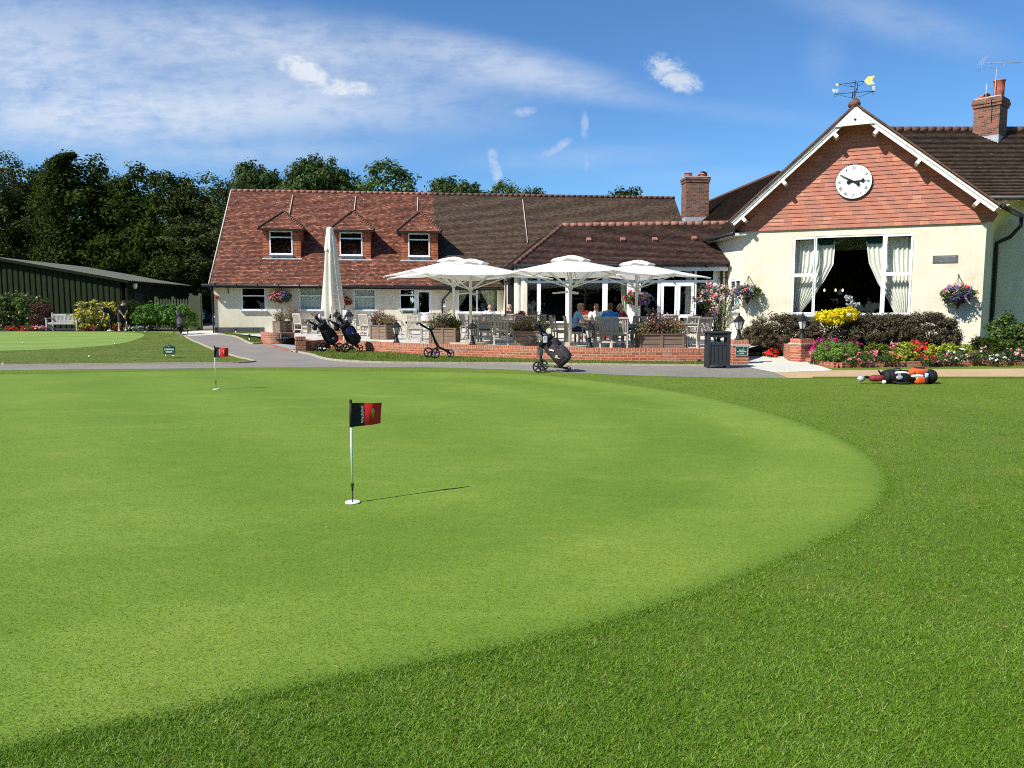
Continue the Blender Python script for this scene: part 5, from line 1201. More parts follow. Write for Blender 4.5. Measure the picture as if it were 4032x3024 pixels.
fb(3250, 1332, 1372, 95, 22.2, 'azalea', 'magenta flowering plant right of the lantern pier', 'lf_bed', 500, .05, [('fmag', 46, .07)])
fb(3225, 1362, 1405, 60, 21.6, 'azalea', 'magenta flowering plant low beside the brick pier', 'lf_bed', 300, .05, [('fmag', 30, .07)])
fb(3205, 1385, 1412, 30, 21.2, 'azalea', 'small pink flowering plant at the foot of the pier', 'lf_bed', 160, .045, [('fpink', 16, .06)])
fb(3360, 1340, 1372, 60, 22.0, 'azalea', 'magenta flowering plant behind the round green mound', 'lf_bed', 260, .05, [('fmag', 22, .06)])
for i, (px, py, w_, d, fl, lab) in enumerate([
    (3345, 1425, 70, 20.3, 'fpink', 'pink impatiens in front of the round green mound'), (3400, 1418, 70, 20.3, 'fpink', 'pink impatiens between the green mound and the edging'), (3440, 1412, 60, 20.5, 'fpink', 'pink impatiens below the olive mound'),
    (3500, 1410, 70, 20.4, 'fpink', 'coral pink impatiens right of the olive mound'), (3655, 1418, 60, 20.4, 'fred', 'coral impatiens right of the golf bag'), (3700, 1412, 60, 20.5, 'fpink', 'salmon impatiens left of the white flowers'),
    (3755, 1412, 70, 20.6, 'fwhite', 'white geranium below the lime foliage'), (3790, 1396, 60, 21.0, 'fwhite', 'white geranium right of the lime foliage'), (3850, 1402, 80, 20.8, 'fblush', 'pale pink geranium clump in the middle right of the bed'), (3880, 1394, 60, 21.2, 'fblush', 'pale pink geranium under the tall shrub'),
    (3985, 1402, 70, 20.9, 'fblush', 'white and pink geranium near the right edge'), (4030, 1388, 80, 21.2, 'fpink', 'lilac pink geranium at the right edge'), (3930, 1415, 70, 20.6, 'fwhite', 'sparse white flowered plant beneath the tall shrub')]):
    fb(px, py - 26, py + 24, w_, d, 'bedding_flower', lab, 'lf_bed', 300, .05, [(fl, 8, .07)])
for px, y0, y1, w_, d, lab, fl in ((3570, 1345, 1440, 90, 21.3, 'lime green coleus behind the golf bag', ()), (3530, 1375, 1440, 80, 21.0, 'lime green coleus left of the red geraniums', ()), (3690, 1360, 1440, 100, 21.2, 'lime green coleus right of the red geraniums', ()), (3745, 1350, 1430, 80, 21.6, 'lime green coleus at the foot of the hedge end', ()), (3800, 1355, 1420, 70, 21.8, 'lime green coleus by the wall corner', ())):
    fb(px, y0, y1, w_, d, 'coleus', lab, 'lf_lime', 0, .075, fl, cl=(60, 22, .09))
fb(3640, 1352, 1400, 70, 21.8, 'geranium', 'red geranium in the middle of the bed', 'lf_bed', 300, .05, [('fred', 40, .075)])
fb(3600, 1340, 1362, 40, 22.2, 'geranium', 'red geranium against the foot of the dark hedge', 'lf_bed', 160, .05, [('fred', 16, .07)])
fb(3530, 1352, 1378, 40, 22.0, 'geranium', 'pink geranium behind the lime coleus', 'lf_bed', 160, .05, [('fpink', 18, .07)])
b = Vector((P(3960, 1210, 23.4).x, 23.4, .1)); E = [ell_px(3955, 1235, 1370, 100, 23.4, .5, b), ell_px(4000, 1270, 1390, 90, 23.4, .5, b), ell_px(3925, 1310, 1400, 120, 23.2, .5, b)]
shrub('tall_shrub', 'tall leafy dark green shrub against the right hand wall', b, E, 'lf_mid', 0, .10, 9, cl=(190, 30, .17))
b = Vector((P(3880, 1210, 22.6).x, 22.6, .1)); E = [ell_px(3875, 1330, 1430, 140, 22.6, .5, b), ell_px(3935, 1360, 1435, 120, 22.4, .45, b)]
shrub('grey_shrub', 'soft grey green shrub below the tall leafy one', b, E, 'lf_oak', 0, .065, 8, cl=(170, 36, .12)).children
b = Vector((P(4040, 1210, 23.2).x, 23.2, .1)); shrub('dark_leaf_shrub', 'bronze leaved shrub at the right edge', b, [ell_px(4050, 1265, 1400, 80, 23.2, .5, b)], 'lf_burg', 900, .09)
p = P(3040, 1385, 24.2); shrub('geranium', 'scarlet geranium at the foot of the left dark bush', (p.x, 24.2, gz(24.2)), [(0, 0, .14, .16, .14, .14)], 'lf_bed', 120, .06, 3, None, [('fred', 16, .09)], 'plant')
# climbing rose by the garden room door
b = Vector((P(2828, 1210, 27.5).x, 27.5, FLOOR)); r_ = thing('rose_bush', 'tall straggling rose with pink and white blooms behind the litter bin', 'rose bush', b)
mb = MB(); tips = []
for i in range(26):
    a = rnd.uniform(-1, 1); tx = a * .95 - .12 * (i % 3); h = 1.25 + rnd.uniform(-.5, .85); y = rnd.uniform(-.3, .3)
    pth = [(rnd.uniform(-.1, .15), y * .2, -.02), (tx * .35, y * .5, h * .5), (tx * .8, y, h * .92), (tx * 1.05, y, h)]
    mb.tube(pth, [.016, .012, .007, .004], 5); tips += [Vector(pth[2]).lerp(Vector(pth[3]), rnd.random()) for _ in range(2)] + [Vector(pth[1]).lerp(Vector(pth[2]), rnd.random()) for _ in range(2)]
mb.build('stem', M['stemgreen'], r_, local=True)
tp = np.array([tuple(t) for t in tips]); q = np.repeat(tp, 16, 0) + rng.normal(size=(len(tp) * 16, 3)) * .10
leafmesh('foliage', M['lf_rose'], q, rng.normal(size=q.shape) + np.array([0, -.3, .5]), .065, .045, r_)
for fm, k, sel in (('fpink', 5, lambda t: t.x < -.05 and t.z > .7), ('fwhite', 4, lambda t: t.z > .3), ('fblush', 6, lambda t: True)):
    s = np.array([tuple(t) for t in tips if sel(t)])[::k // 2 + 1]
    q = np.repeat(s, 14, 0) + rng.normal(size=(len(s) * 14, 3)) * .04 + np.array([0, -.05, .03]); leafmesh('flowers', M[fm], q, rng.normal(size=q.shape) + np.array([0, -.6, .4]), .075, .065, r_)
# hanging baskets
def basket(label, at, n, r, flowers, bracket_n, size=1.0, leafm='lf_bed', cone=True):
    t = thing('hanging_basket', label, 'hanging basket', at, 0, 'hanging baskets on the clubhouse walls')
    E = [(0, 0, 0, r, r * .8, r * .52), (-.45 * r, 0, -.1 * r, r * .62, r * .6, r * .5), (.45 * r, 0, -.1 * r, r * .62, r * .6, r * .5)]
    q, no, _ = clumps(E, 120, 20, .10 * size); leafmesh('foliage', M[leafm], q, no, .06, .038, t)
    for fm, cnt, box in flowers:
        q, no = shell(E, cnt * 4, .9, 1.12); k = (q[:, 0] > box[0] * r) & (q[:, 0] < box[1] * r) & (q[:, 2] > box[2] * r) & (q[:, 2] < box[3] * r); q, no = q[k][:cnt], no[k][:cnt]
        if not len(q): continue
        f3 = np.repeat(q, 5, 0) + rng.normal(size=(len(q) * 5, 3)) * .022; leafmesh('flowers', M[fm], f3, np.repeat(no, 5, 0) + rng.normal(size=f3.shape) * .5 + np.array([0, -.4, .2]), .06, .05, t)
    mb = MB(); mb.lathe([(.01, -r * 1.05), (r * .18, -r * .75), (r * .46, -.15 * r), (r * .40, -.1 * r)] if cone else [(.02, -r * .75), (r * .3, -r * .6), (r * .5, -.1 * r)], 14, (0, 0, 0)); mb.build('basket', M['basketpot'], t, local=True)
    bn = Vector(bracket_n); mb = MB(); wp = -bn * (r * .85); mb.beam(wp + Vector((0, 0, r * .35)), wp + Vector((0, 0, r * 1.35)), .025, .02); mb.beam(wp + Vector((0, 0, r * 1.2)), Vector((0, 0, r * 1.22)), .02, .02); mb.tube([wp + Vector((0, 0, r * .6)), wp * .5 + Vector((0, 0, r * .85)), Vector((0, 0, r * 1.2))], .008, 5)
    for k in range(3): a = 2.1 * k; mb.tube([(0, 0, r * 1.2), (.4 * r * math.cos(a), .4 * r * math.sin(a), .05)], .005, 4)
    mb.build('bracket', M['iron'], t, local=True); return t
def onwall(W, px, py, out): s, z = W.hit(px, py); return W.at(s, z, out)
Gn, An, Bn, SLn = Vector((*Gw.n, 0)), Vector((*A.n, 0)), Vector((*Bw.n, 0)), Vector((*SL.n, 0))
basket('basket of violet lobelia with red and pink sprays beside the slate plaque', onwall(Gw, 3768, 1155, .3), 0, .52, [('fviolet', 130, (-.75, .7, -.6, .45)), ('fpink', 14, (-1.2, -.5, -.2, .7)), ('fred', 22, (-.2, 1.3, -.2, .8))], Gn)
basket('basket of violet and coral flowers left of the big window', onwall(Gw, 2948, 1148, .32), 0, .47, [('fviolet', 70, (-1.1, .2, -.6, .4)), ('forange', 14, (-.7, .3, .0, .8)), ('fpink', 16, (-1, 1, -.5, .5))], Gn)
basket('basket of violet and orange flowers over the small side window', onwall(SL, 2885, 1150, .42) + Vector((-.25, -.25, 0)), 0, .46, [('fviolet', 90, (-1.2, 1, -.6, .5)), ('forange', 14, (-.2, 1.0, -.4, .8)), ('fpink', 18, (-1, 1, -.5, .5))], SLn)
basket('basket of crimson and lilac flowers between the garden room windows', onwall(Bw, 2508, 1172, .3), 0, .50, [('fcrimson', 70, (-1.1, .5, -.7, .8)), ('fviolet', 100, (0, 1.2, -.7, .4)), ('fred', 12, (-.6, .6, .3, 1))], Bn, cone=False)
basket('basket of pink and violet flowers between the first two low windows', onwall(A, 1108, 1166, .3), 0, .50, [('fpink', 70, (-1.1, .3, -.7, .4)), ('fviolet', 60, (.2, 1.2, -.6, .4)), ('fred', 16, (-.6, .6, 0, .8))], An, cone=False)
basket('basket of deep red flowers half hidden by the closed parasol', onwall(A, 1352, 1182, .3), 0, .42, [('fcrimson', 90, (-1.1, 1.1, -.8, .9)), ('fred', 40, (-1.1, 1.1, -.8, .9))], An, cone=False)
# coral leaved plants under the garden room windows
for px, d, w_, lab, fm, lf in ((2055, 30.6, 58, 'red leaved plant below the corner of the garden room', 'fred', 'fcoral'), (2298, 30.2, 66, 'orange leaved plant between the two seated men', 'forange', 'fcoral'), (2390, 30.4, 36, 'low dark plant with pale flowers behind the man in white', 'fblush', 'lf_bed')):
    b = Vector((P(px, 1210, d).x, d, FLOOR)); t = shrub('coral_plant', lab, b, [(0, 0, .84, w_ * d / 6000, .22, .26)], lf, 0, .12, 5, None, [], 'plant', cl=(46, 18, .12), wl=.35)
    mb = MB(); mb.lathe([(.16, 0), (.24, .5), (.26, .62), (.22, .62), (.2, .5)], 14); mb.build('pot', M['terracotta'], t, local=True)
# ------------------------------------------------------------------ shed, fence, bench, cars
sh0, sh1 = P(502, 1210, 45.0).xy, P(760, 1210, 56.6).xy; apx = P(6, 1210, 45.0).x; zE, zApex = P(502, 1104, 45).z, P(10, 1018, 45).z; zE2 = zE
lx = apx - (sh0.x - apx); zg = gz(45)
shed = thing('shed', 'long dark green corrugated shed with a low pale sheeted roof', 'shed', (sh0.x, 45, zg))
def ribs(mb, a, b, z0, ztop, step=.33, dep=.045):
    a, b = Vector(a), Vector(b); L_ = (b - a).length; u = (b - a) / L_; n = Vector((u.y, -u.x)); k = int(L_ / step)
    for i in range(k):
        for (f0, f1, o0, o1) in ((0, .62, 0, 0), (.62, .72, 0, -dep), (.72, .9, -dep, -dep), (.9, 1, -dep, 0)):
            p, q = a + u * (i + f0) * step + n * o0, a + u * (i + f1) * step + n * o1
            mb.quad((*p, z0), (*q, z0), (*q, ztop(q)), (*p, ztop(p)))
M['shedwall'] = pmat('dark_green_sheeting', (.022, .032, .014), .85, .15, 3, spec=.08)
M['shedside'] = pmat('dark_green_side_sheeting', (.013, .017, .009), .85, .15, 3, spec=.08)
M['shedroof'] = pmat('weathered_roof_sheeting', (.12, .125, .10), .8, .12, 2, spec=.15)
tz = lambda p: zApex - .12 - (zApex - zE) * abs(p.x - apx) / (sh0.x - apx)
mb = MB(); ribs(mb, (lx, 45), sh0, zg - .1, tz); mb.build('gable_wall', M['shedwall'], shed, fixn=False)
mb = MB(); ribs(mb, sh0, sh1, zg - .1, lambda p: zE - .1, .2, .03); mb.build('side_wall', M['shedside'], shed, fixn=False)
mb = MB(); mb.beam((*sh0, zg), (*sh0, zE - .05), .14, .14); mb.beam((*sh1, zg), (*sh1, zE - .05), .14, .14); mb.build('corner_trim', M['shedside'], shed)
dvec = (sh1 - sh0); ax0 = Vector((apx, 44.75, zApex + .04)); ax1 = ax0 + Vector((dvec.x, dvec.y + .3, 0)); ev0 = Vector((sh0.x + .25, 44.75, zE - .02)); ev1 = ev0 + Vector((dvec.x, dvec.y + .3, 0)); mb = MB(); n = 36
for i in range(n):
    a, b = i / n, (i + 1) / n
    for f0, f1, h0, h1 in ((a, a + .6 / n, 0, 0), (a + .6 / n, a + .7 / n, 0, .05), (a + .7 / n, a + .9 / n, .05, .05), (a + .9 / n, b, .05, 0)):
        mb.quad(ev0.lerp(ev1, f0) + Vector((0, 0, h0)), ev0.lerp(ev1, f1) + Vector((0, 0, h1)), ax0.lerp(ax1, f1) + Vector((0, 0, h1)), ax0.lerp(ax1, f0) + Vector((0, 0, h0)))
le0 = Vector((lx - .25, 44.75, zE - .02)); mb.quad(le0, le0 + Vector((dvec.x, dvec.y + .3, 0)), ax1, ax0)
mb.build('roof', M['shedroof'], shed, fixn=False)
mb = MB()
mb.beam(ev0 + Vector((0, -.02, -.06)), ax0 + Vector((0, -.02, -.06)), .04, .16); mb.beam(le0 + Vector((0, -.02, -.06)), ax0 + Vector((0, -.02, -.06)), .04, .16); mb.beam(ev0 + Vector((.02, 0, -.08)), ev1 + Vector((.02, 0, -.08)), .08, .12); mb.build('fascia', M['shedside'], shed)
Sw = Wall(sh0, sh1); dr = (.9, 2.3, zg, zg + 2.15)
mb = MB(); plate(mb, Sw, dr, [], .05, -.02); mb.build('door', M['bagblack'], shed)
s_, z_ = Sw.hit(522, 1124); mb = MB(); mb.ball(Sw.at(s_, z_, .12), (.16, .12, .22)); mb.build('lamp', M['signwhite'], shed)
# paling fence and gate
def palings(name, lab, cat, a, b, h, step, zb, posts, lean=.0):
    t = thing(name, lab, cat, (a[0], a[1], zb)); a, b = Vector(a), Vector(b); L_ = (b - a).length; n = int(L_ / step)
    mb = MB()
    for i in range(n + 1):
        p = a.lerp(b, i / n); hh = h + rnd.uniform(-.02, .02); mb.prism([(p.x - .05, p.y, zb), (p.x + .05, p.y, zb), (p.x + .05, p.y, zb + hh - .08), (p.x, p.y, zb + hh), (p.x - .05, p.y, zb + hh - .08)], (0, .02, 0))
    mb.build('palings', M['fence'], t)
    mb = MB()
    for z in (.35, h * .55, h - .3): mb.beam((a.x, a.y + .05, zb + z), (b.x, b.y + .05, zb + z), .05, .09)
    mb.build('rails', M['fence'], t)
    for f in posts:
        mb = MB(); p = a.lerp(b, f); mb.box((p.x, p.y + .12, zb + (h + .1) / 2), (.14, .14, h + .1)); mb.build('post', M['fence'], t)
    return t
fa, fb_ = P(612, 1210, 44.2), P(746, 1210, 44.2)
palings('paling_fence', 'green pointed paling fence behind the bright hedge', 'fence', fa.xy, fb_.xy, 1.78, .16, gz(44), (0, .5, 1))
ga, gb = P(750, 1210, 43.4), P(786, 1210, 43.0)
palings('fence_gate', 'tall narrow sunlit paling gate at the end of the hedge', 'gate', ga.xy, gb.xy, 1.95, .105, gz(43), (0, 1))
# bench
bx = P(212, 1210, 41.8); bench = thing('garden_bench', 'silvered slatted garden bench in front of the shed', 'bench', (bx.x, 41.4, gz(41.4)))
bl = 1.62
mb = MB()
for k in range(4): mb.beam((0, -.28 + .13 * k, .45), (bl, -.28 + .13 * k, .45), .11, .025)
mb.beam((0, -.35, .40), (bl, -.35, .40), .03, .09); mb.build('seat', M['benchwood'], bench, local=True)
mb = MB(); mb.beam((0, .22, .86), (bl, .22, .86), .04, .11); mb.beam((0, .2, .52), (bl, .2, .52), .04, .06)
for k in range(21): x = .08 + k * (bl - .16) / 20; mb.beam((x, .2, .52), (x, .22, .82), .045, .015)
mb.build('backrest', M['benchwood'], bench, local=True)
for x in (0, bl):
    for y, h in ((-.35, .66), (.22, .98)):
        mb = MB(); mb.box((x, y, h / 2), (.075, .075, h)); mb.build('leg', M['benchwood'], bench, local=True)
    mb = MB(); mb.beam((x, -.42, .68), (x, .22, .68), .085, .045); mb.build('armrest', M['benchwood'], bench, local=True)
mb = MB(); mb.box((bl * .52, .195, .87), (.2, .012, .05)); mb.build('memorial_plate', M['slate'], bench, local=True)
# cars in the car park
def car(lab, loc, rz, paint, sc=1.0):
    t = thing('parked_car', lab, 'car', loc, rz, 'cars in the car park')
    half = [(-2.1, .35), (-2.12, .62), (-2.0, .86), (-1.55, .93), (-1.2, 1.42), (-.6, 1.52), (.55, 1.48), (1.15, 1.02), (1.9, .86), (2.1, .62), (2.12, .34)]
    mb = MB(); n = len(half); rows = []
    for y, k, in ((-.86, .0), (-.80, 1), (.80, 1), (.86, 0)):
        rows.append([Vector((x, y * (.88 if z > 1.0 else 1) if k else y * (.86 if z > 1.0 else 1), z)) for x, z in half])
    vs = [v for r in rows for v in r]; fs = []
    for i in range(3):
        for j in range(n - 1): fs.append((i * n + j, i * n + j + 1, (i + 1) * n + j + 1, (i + 1) * n + j))
    fs += [tuple(range(n))[::-1], tuple(range(3 * n, 4 * n))]; mb.add(vs, fs); mb.box((0, 0, .32), (4.1, 1.6, .2)); mb.build('body', M[paint], t, local=True, bevel=.05)
    mb = MB(); mb.quad((-1.22, -.66, 1.36), (-1.22, .66, 1.36), (-1.56, .76, .97), (-1.56, -.76, .97)); mb.quad((.62, -.68, 1.43), (1.12, -.76, 1.06), (1.12, .76, 1.06), (.62, .68, 1.43))
    for s in (-1, 1): mb.quad((-1.15, s * .768, 1.38), (.5, s * .772, 1.42), (.98, s * .80, 1.04), (-1.4, s * .80, 1.0))
    mb.v = [(x * 1.012 if abs(x) > 1 else x, y * 1.02, z + .012) for x, y, z in mb.v]; mb.build('windows', M['carnight'], t, local=True, fixn=False)
    for x in (-1.35, 1.35):
        for y in (-.84, .84):
            mb = MB(); Mr = Matrix.Rotation(R(90), 3, 'X'); mb.lathe([(.0, -.1), (.2, -.1), (.33, -.08), (.33, .08), (.2, .1), (0, .1)], 20, (x, y, .33), Mr); wl_ = mb.build('wheel', M['rubber'], t, local=True)
            mb = MB(); mb.lathe([(0, -.112), (.19, -.108), (.2, -.09), (.2, .09), (.19, .108), (0, .112)], 12, (x, y, .33), Mr); mb.build('rim', M['chrome'], wl_, local=True)
    for y in (-.62, .62):
        mb = MB(); mb.ball((2.04, y, .72), (.1, .2, .09)); mb.build('headlight', M['signwhite'], t, local=True)
    mb = MB(); mb.box((2.11, 0, .5), (.03, .55, .12)); mb.build('number_plate', M['signwhite'], t, local=True); return t
c1 = P(800, 1210, 58); car('silver car nosing out behind the fence gate', (c1.x - .7, 58, gz(58)), R(-72), 'silver')
c2 = P(838, 1210, 62); car('black car deep in shade beside the silver one', (c2.x + .4, 62, gz(62)), R(-80), 'carnight')
c3 = P(846, 1210, 49); car('blue grey car mostly hidden by the clubhouse corner', (c3.x + 2.0, 49.5, gz(49)), R(174), 'carblue')

# ------------------------------------------------------------------ terrace walls, piers, terrace
PZ = FLOOR
def wallpath(name, lab, pts, ztop, th, zbot=-.05, cap=.11, cat='wall'):
    t = thing(name, lab, cat, (pts[0][0], pts[0][1], 0)); n = len(pts); nr = []
    for i in range(n):
        d = Vector(pts[min(i + 1, n - 1)]) - Vector(pts[max(i - 1, 0)]); d.normalize(); nr.append(Vector((-d.y, d.x)))
    for nm, mat, z0, z1, out in (('brickwork', 'brick', zbot, ztop - cap, 0), ('coping', 'soldier', ztop - cap, ztop, .006)):
        mb = MB(); s = 0
        for i in range(n - 1):
            a, b = Vector(pts[i]) - nr[i] * out, Vector(pts[i + 1]) - nr[i + 1] * out; c, d = Vector(pts[i + 1]) + nr[i + 1] * (th + out), Vector(pts[i]) + nr[i] * (th + out); l = (b - a).length
            uv = lambda s0, s1, v0, v1: [(s0, v0), (s1, v0), (s1, v1), (s0, v1)]
            mb.quad((*a, z0), (*b, z0), (*b, z1), (*a, z1), uv(s, s + l, z0, z1)); mb.quad((*d, z1), (*a, z1), (*b, z1), (*c, z1), [(s, th), (s, 0), (s + l, 0), (s + l, th)]); mb.quad((*c, z0), (*d, z0), (*d, z1), (*c, z1), uv(s, s + l, z0, z1)); s += l
        for i in (0, n - 1):
            a, d = Vector(pts[i]) - nr[i] * out, Vector(pts[i]) + nr[i] * (th + out); mb.quad((*a, z0), (*d, z0), (*d, z1), (*a, z1), [(0, z0), (th, z0), (th, z1), (0, z1)])
        mb.build(nm, M[mat], t, fixn=False)
    return t
W2 = [(1290, 1375), (1400, 1384), (1492, 1390), (1580, 1396), (1669, 1402), (1760, 1406), (1850, 1409.5), (1950, 1413), (2111, 1419), (2350, 1426), (2600, 1429.5), (2860, 1431)]
w2 = smoothline([tuple(G(*p)[:2]) for p in W2], 4); TOPZ = .42
wallpath('terrace_wall', 'long low curved red brick wall along the front of the terrace', w2, TOPZ, .22)
pier0 = G(1166, 1383, .1); cor = Vector(w2[0])
wallpath('return_wall', 'short shaded brick wall behind the two loaded trolleys', [(pier0.x + .3, pier0.y + .1), tuple(Vector((pier0.x + .3, pier0.y + .1)).lerp(cor, .5)), (cor.x, cor.y + .02)], TOPZ + .02, .22)
def pier(lab, c, sx, sy, z1, rz, band=True):
    t = thing('brick_pier', lab, 'brick pier', (c[0], c[1], c[2]), rz, 'brick piers on the terrace')
    mb = MB(); mb.bz(-sx / 2, sx / 2, -sy / 2, sy / 2, -.1, z1 - .16); mb.build('shaft', M['brick'], t, local=True)
    if band: mb = MB(); mb.bz(-sx / 2 - .035, sx / 2 + .035, -sy / 2 - .035, sy / 2 + .035, z1 - .16, z1 - .125); mb.bz(-sx / 2 - .015, sx / 2 + .015, -sy / 2 - .015, sy / 2 + .015, z1 - .19, z1 - .16); mb.build('stone_band', M['mortarline'], t, local=True)
    mb = MB(); mb.bz(-sx / 2 + .004, sx / 2 - .004, -sy / 2 + .004, sy / 2 - .004, z1 - .125, z1); mb.build('cap', M['soldier'], t, local=True); return t
pier('narrow brick pier at the foot of the grey ramp', (pier0.x + .12, pier0.y + .12, gz(pier0.y)), .34, .34, .55, R(20), False)
pA = P(2919, 1433, 21.5); pier('brick pier carrying a lantern and green sign beside the bin', (pA.x, 21.75, 0), .43, .45, .68, R(-2))
pB = P(3170, 1424, 22.2); pier('front brick pier with a lantern at the slab path', (pB.x, 22.5, 0), .5, .44, .68, R(24))
pC = P(3090, 1395, 24.6); pier('rear brick pier without a lantern at the slab path', (pC.x, 25.0, .02), .55, .44, .66, R(14))
wallpath('link_wall', 'low brick wall joining the two piers at the slab path', [(pC.x + .18, 24.7), (pB.x - .08, 22.75)][::-1], .44, .2)
W1 = [(1028, 1346), (1034, 1351), (1052, 1355), (1080, 1356), (1120, 1355), (1160, 1352)]
w1 = smoothline([tuple(G(x, y)[:2]) for x, y in W1], 4)
wallpath('ramp_wall', 'curved brick wall with a green sign below the two tall planters', w1, .60, .22, .1)
# terrace slab: flat paving behind the walls
ter = [tuple(Vector(p) + Vector((0, .12))) for p in w2] + [(pA.x, 21.9), (8.4, 25.5), (8.9, 29.0), (8.6, 30.8), (.3, 31.8), (-.5, 39.8), (-14.4, 38.1), (w1[0][0] + .05, w1[0][1] + .3)] + [tuple(Vector(p) + Vector((0, .15))) for p in w1[::-1]][::-1] + [(pier0.x + .9, pier0.y + 1.2)]
ter2 = [p for p in ter]
mbk = sheet('terrace', ter2, M['patio'], 0.0, PZ)
mb = MB()
for a, b in zip(w2, w2[1:]): mb.quad((a[0], a[1] + .13, 0), (b[0], b[1] + .13, 0), (b[0], b[1] + .13, PZ), (a[0], a[1] + .13, PZ))
tag(mb.build('terrace_edge', M['patio'], fixn=False), kind='structure')
r0, r1 = G(1075, 1358), G(1160, 1384); rp = [tuple(G(1052, 1357)[:2]), tuple(G(1158, 1386)[:2]), (pier0.x + .2, pier0.y + .2), (pier0.x + .8, pier0.y + 2.2), (w1[-1][0], w1[-1][1] - .02)]
sheet('ramp', rp, M['ramp'], .016)
mb = MB(); a, b = Vector(rp[0]), Vector(rp[1]); n = 34
for i in range(n): p, q = a.lerp(b, i / n), a.lerp(b, (i + .86) / n); mb.beam((*p, gz(p.y) + .02), (*q, gz(q.y) + .02), .22, .03)
tag(mb.build('ramp_brick_edge', M['brick'], weld=False), kind='structure')
mb = MB(); p = G(2752, 1422, .06); mb.tube([(p.x, p.y - .10, .07), (p.x, p.y + .1, .07)], .05, 10); o = mb.build('drain_pipe', M['rubber'], origin=(p.x, p.y, .07)); tag(o, 'black drain outlet low in the terrace wall', 'drain pipe')

# ------------------------------------------------------------------ lanterns
def lantern_proto():
    t = thing('pier_lantern', 'x', 'lantern', (0, 0, 0), 0, 'black lanterns on the terrace walls')
    mb = MB(); mb.lathe([(.115, 0), (.12, .02), (.085, .05), (.06, .14), (.045, .2), (.06, .225), (.04, .25), (.055, .27), (.075, .285)], 16); mb.build('base', M['iron'], t, local=True)
    mb = MB()
    for k in range(6):
        a = 2 * math.pi * k / 6; mb.beam((.075 * math.cos(a), .075 * math.sin(a), .28), (.145 * math.cos(a), .145 * math.sin(a), .52), .014, .014)
    mb.lathe([(.075, .275), (.085, .285), (.075, .295)], 6); mb.lathe([(.14, .515), (.155, .52), (.15, .53)], 6); mb.build('cage', M['iron'], t, local=True)
    mb = MB(); mb.lathe([(.072, .285), (.138, .52)], 6, smooth=False); mb.build('glass', M['lampglass'], t, local=True, fixn=False)
    mb = MB(); mb.tube([(0, 0, .28), (0, 0, .36)], .018, 8); mb.ball((0, 0, .41), (.03, .03, .055)); mb.build('bulb', M['signwhite'], t, local=True)
    mb = MB(); mb.lathe([(.175, .525), (.17, .54), (.115, .60), (.085, .655), (.055, .665), (.05, .68), (.02, .69), (.016, .715), (.03, .73), (.02, .75), (.004, .775)], 6, smooth=False); mb.build('roof', M['iron'], t, local=True); return t
lp = lantern_proto(); remember(lp)
def wallpt(px):
    r = ray(px, 1400); best = None
    for a, b in zip(w2, w2[1:]):
        f = lambda p: p[0] * r[1] - p[1] * r[0]
        if f(a) * f(b) <= 0: t = f(a) / (f(a) - f(b) + 1e-12); return Vector((a[0] + (b[0] - a[0]) * t, a[1] + (b[1] - a[1]) * t + .12))
    return None
lq = [P(1326, 1210, 27.5), P(1374, 1210, 27.35)]
for c_, l_ in zip(lq, ('slim brick pier with a lantern behind the first loaded trolley', 'slim brick pier with a lantern between the loaded trolleys')): pier(l_, (c_.x, c_.y, gz(c_.y)), .36, .36, .76 - gz(c_.y), R(10), False)
spots = [((lq[0].x, lq[0].y), .76, 'lantern behind the first loaded trolley, under the red basket'), ((lq[1].x, lq[1].y), .76, 'lantern between the two loaded trolleys and the timber planter'), (1560, TOPZ, 'lantern just right of the first long timber planter'), (1860, TOPZ, 'lantern in front of the chair with a green cushion'), (2323, TOPZ, 'lantern in front of the men at the table'), ((pA.x - .02, 21.75), .68, 'lantern on the pier behind the litter bin'), ((pB.x, 22.5), .68, 'lantern on the pier in front of the dark hedge')]
for i, (px, z, lab) in enumerate(spots):
    if isinstance(px, tuple): xy = Vector(px)
    else: xy = wallpt(px)
    if i == 0: lp.location = (xy[0], xy[1], z); lp['label'] = lab; lp.rotation_euler.z = .3
    else: dup(lp, (xy[0], xy[1], z), .3 + i, lab)
# coach lamps on the wall
def coach(lab, p, n):
    t = thing('coach_lamp', lab, 'wall lamp', p, 0, 'coach lamps on the walls'); n = Vector(n)
    mb = MB(); mb.lathe([(.06, -.16), (.12, .1), (.14, .12), (.05, .22), (.01, .28)], 6, n * .2, smooth=False); mb.build('lamp_cage', M['iron'], t, local=True)
    mb = MB(); mb.beam((0, 0, -.2), (0, 0, .12), .05, .02); mb.tube([(0, 0, -.15), n * .12 + Vector((0, 0, -.25)), n * .2 + Vector((0, 0, -.16))], .012, 6); mb.build('bracket', M['iron'], t, local=True)
coach('coach lamp left of the garden room corner downpipe', onwall(Cw, 1978, 1108, .02), (-.9, -.4, 0)); coach('coach lamp right of the garden room corner downpipe', onwall(Cw, 2022, 1112, .02), (-.9, -.4, 0))

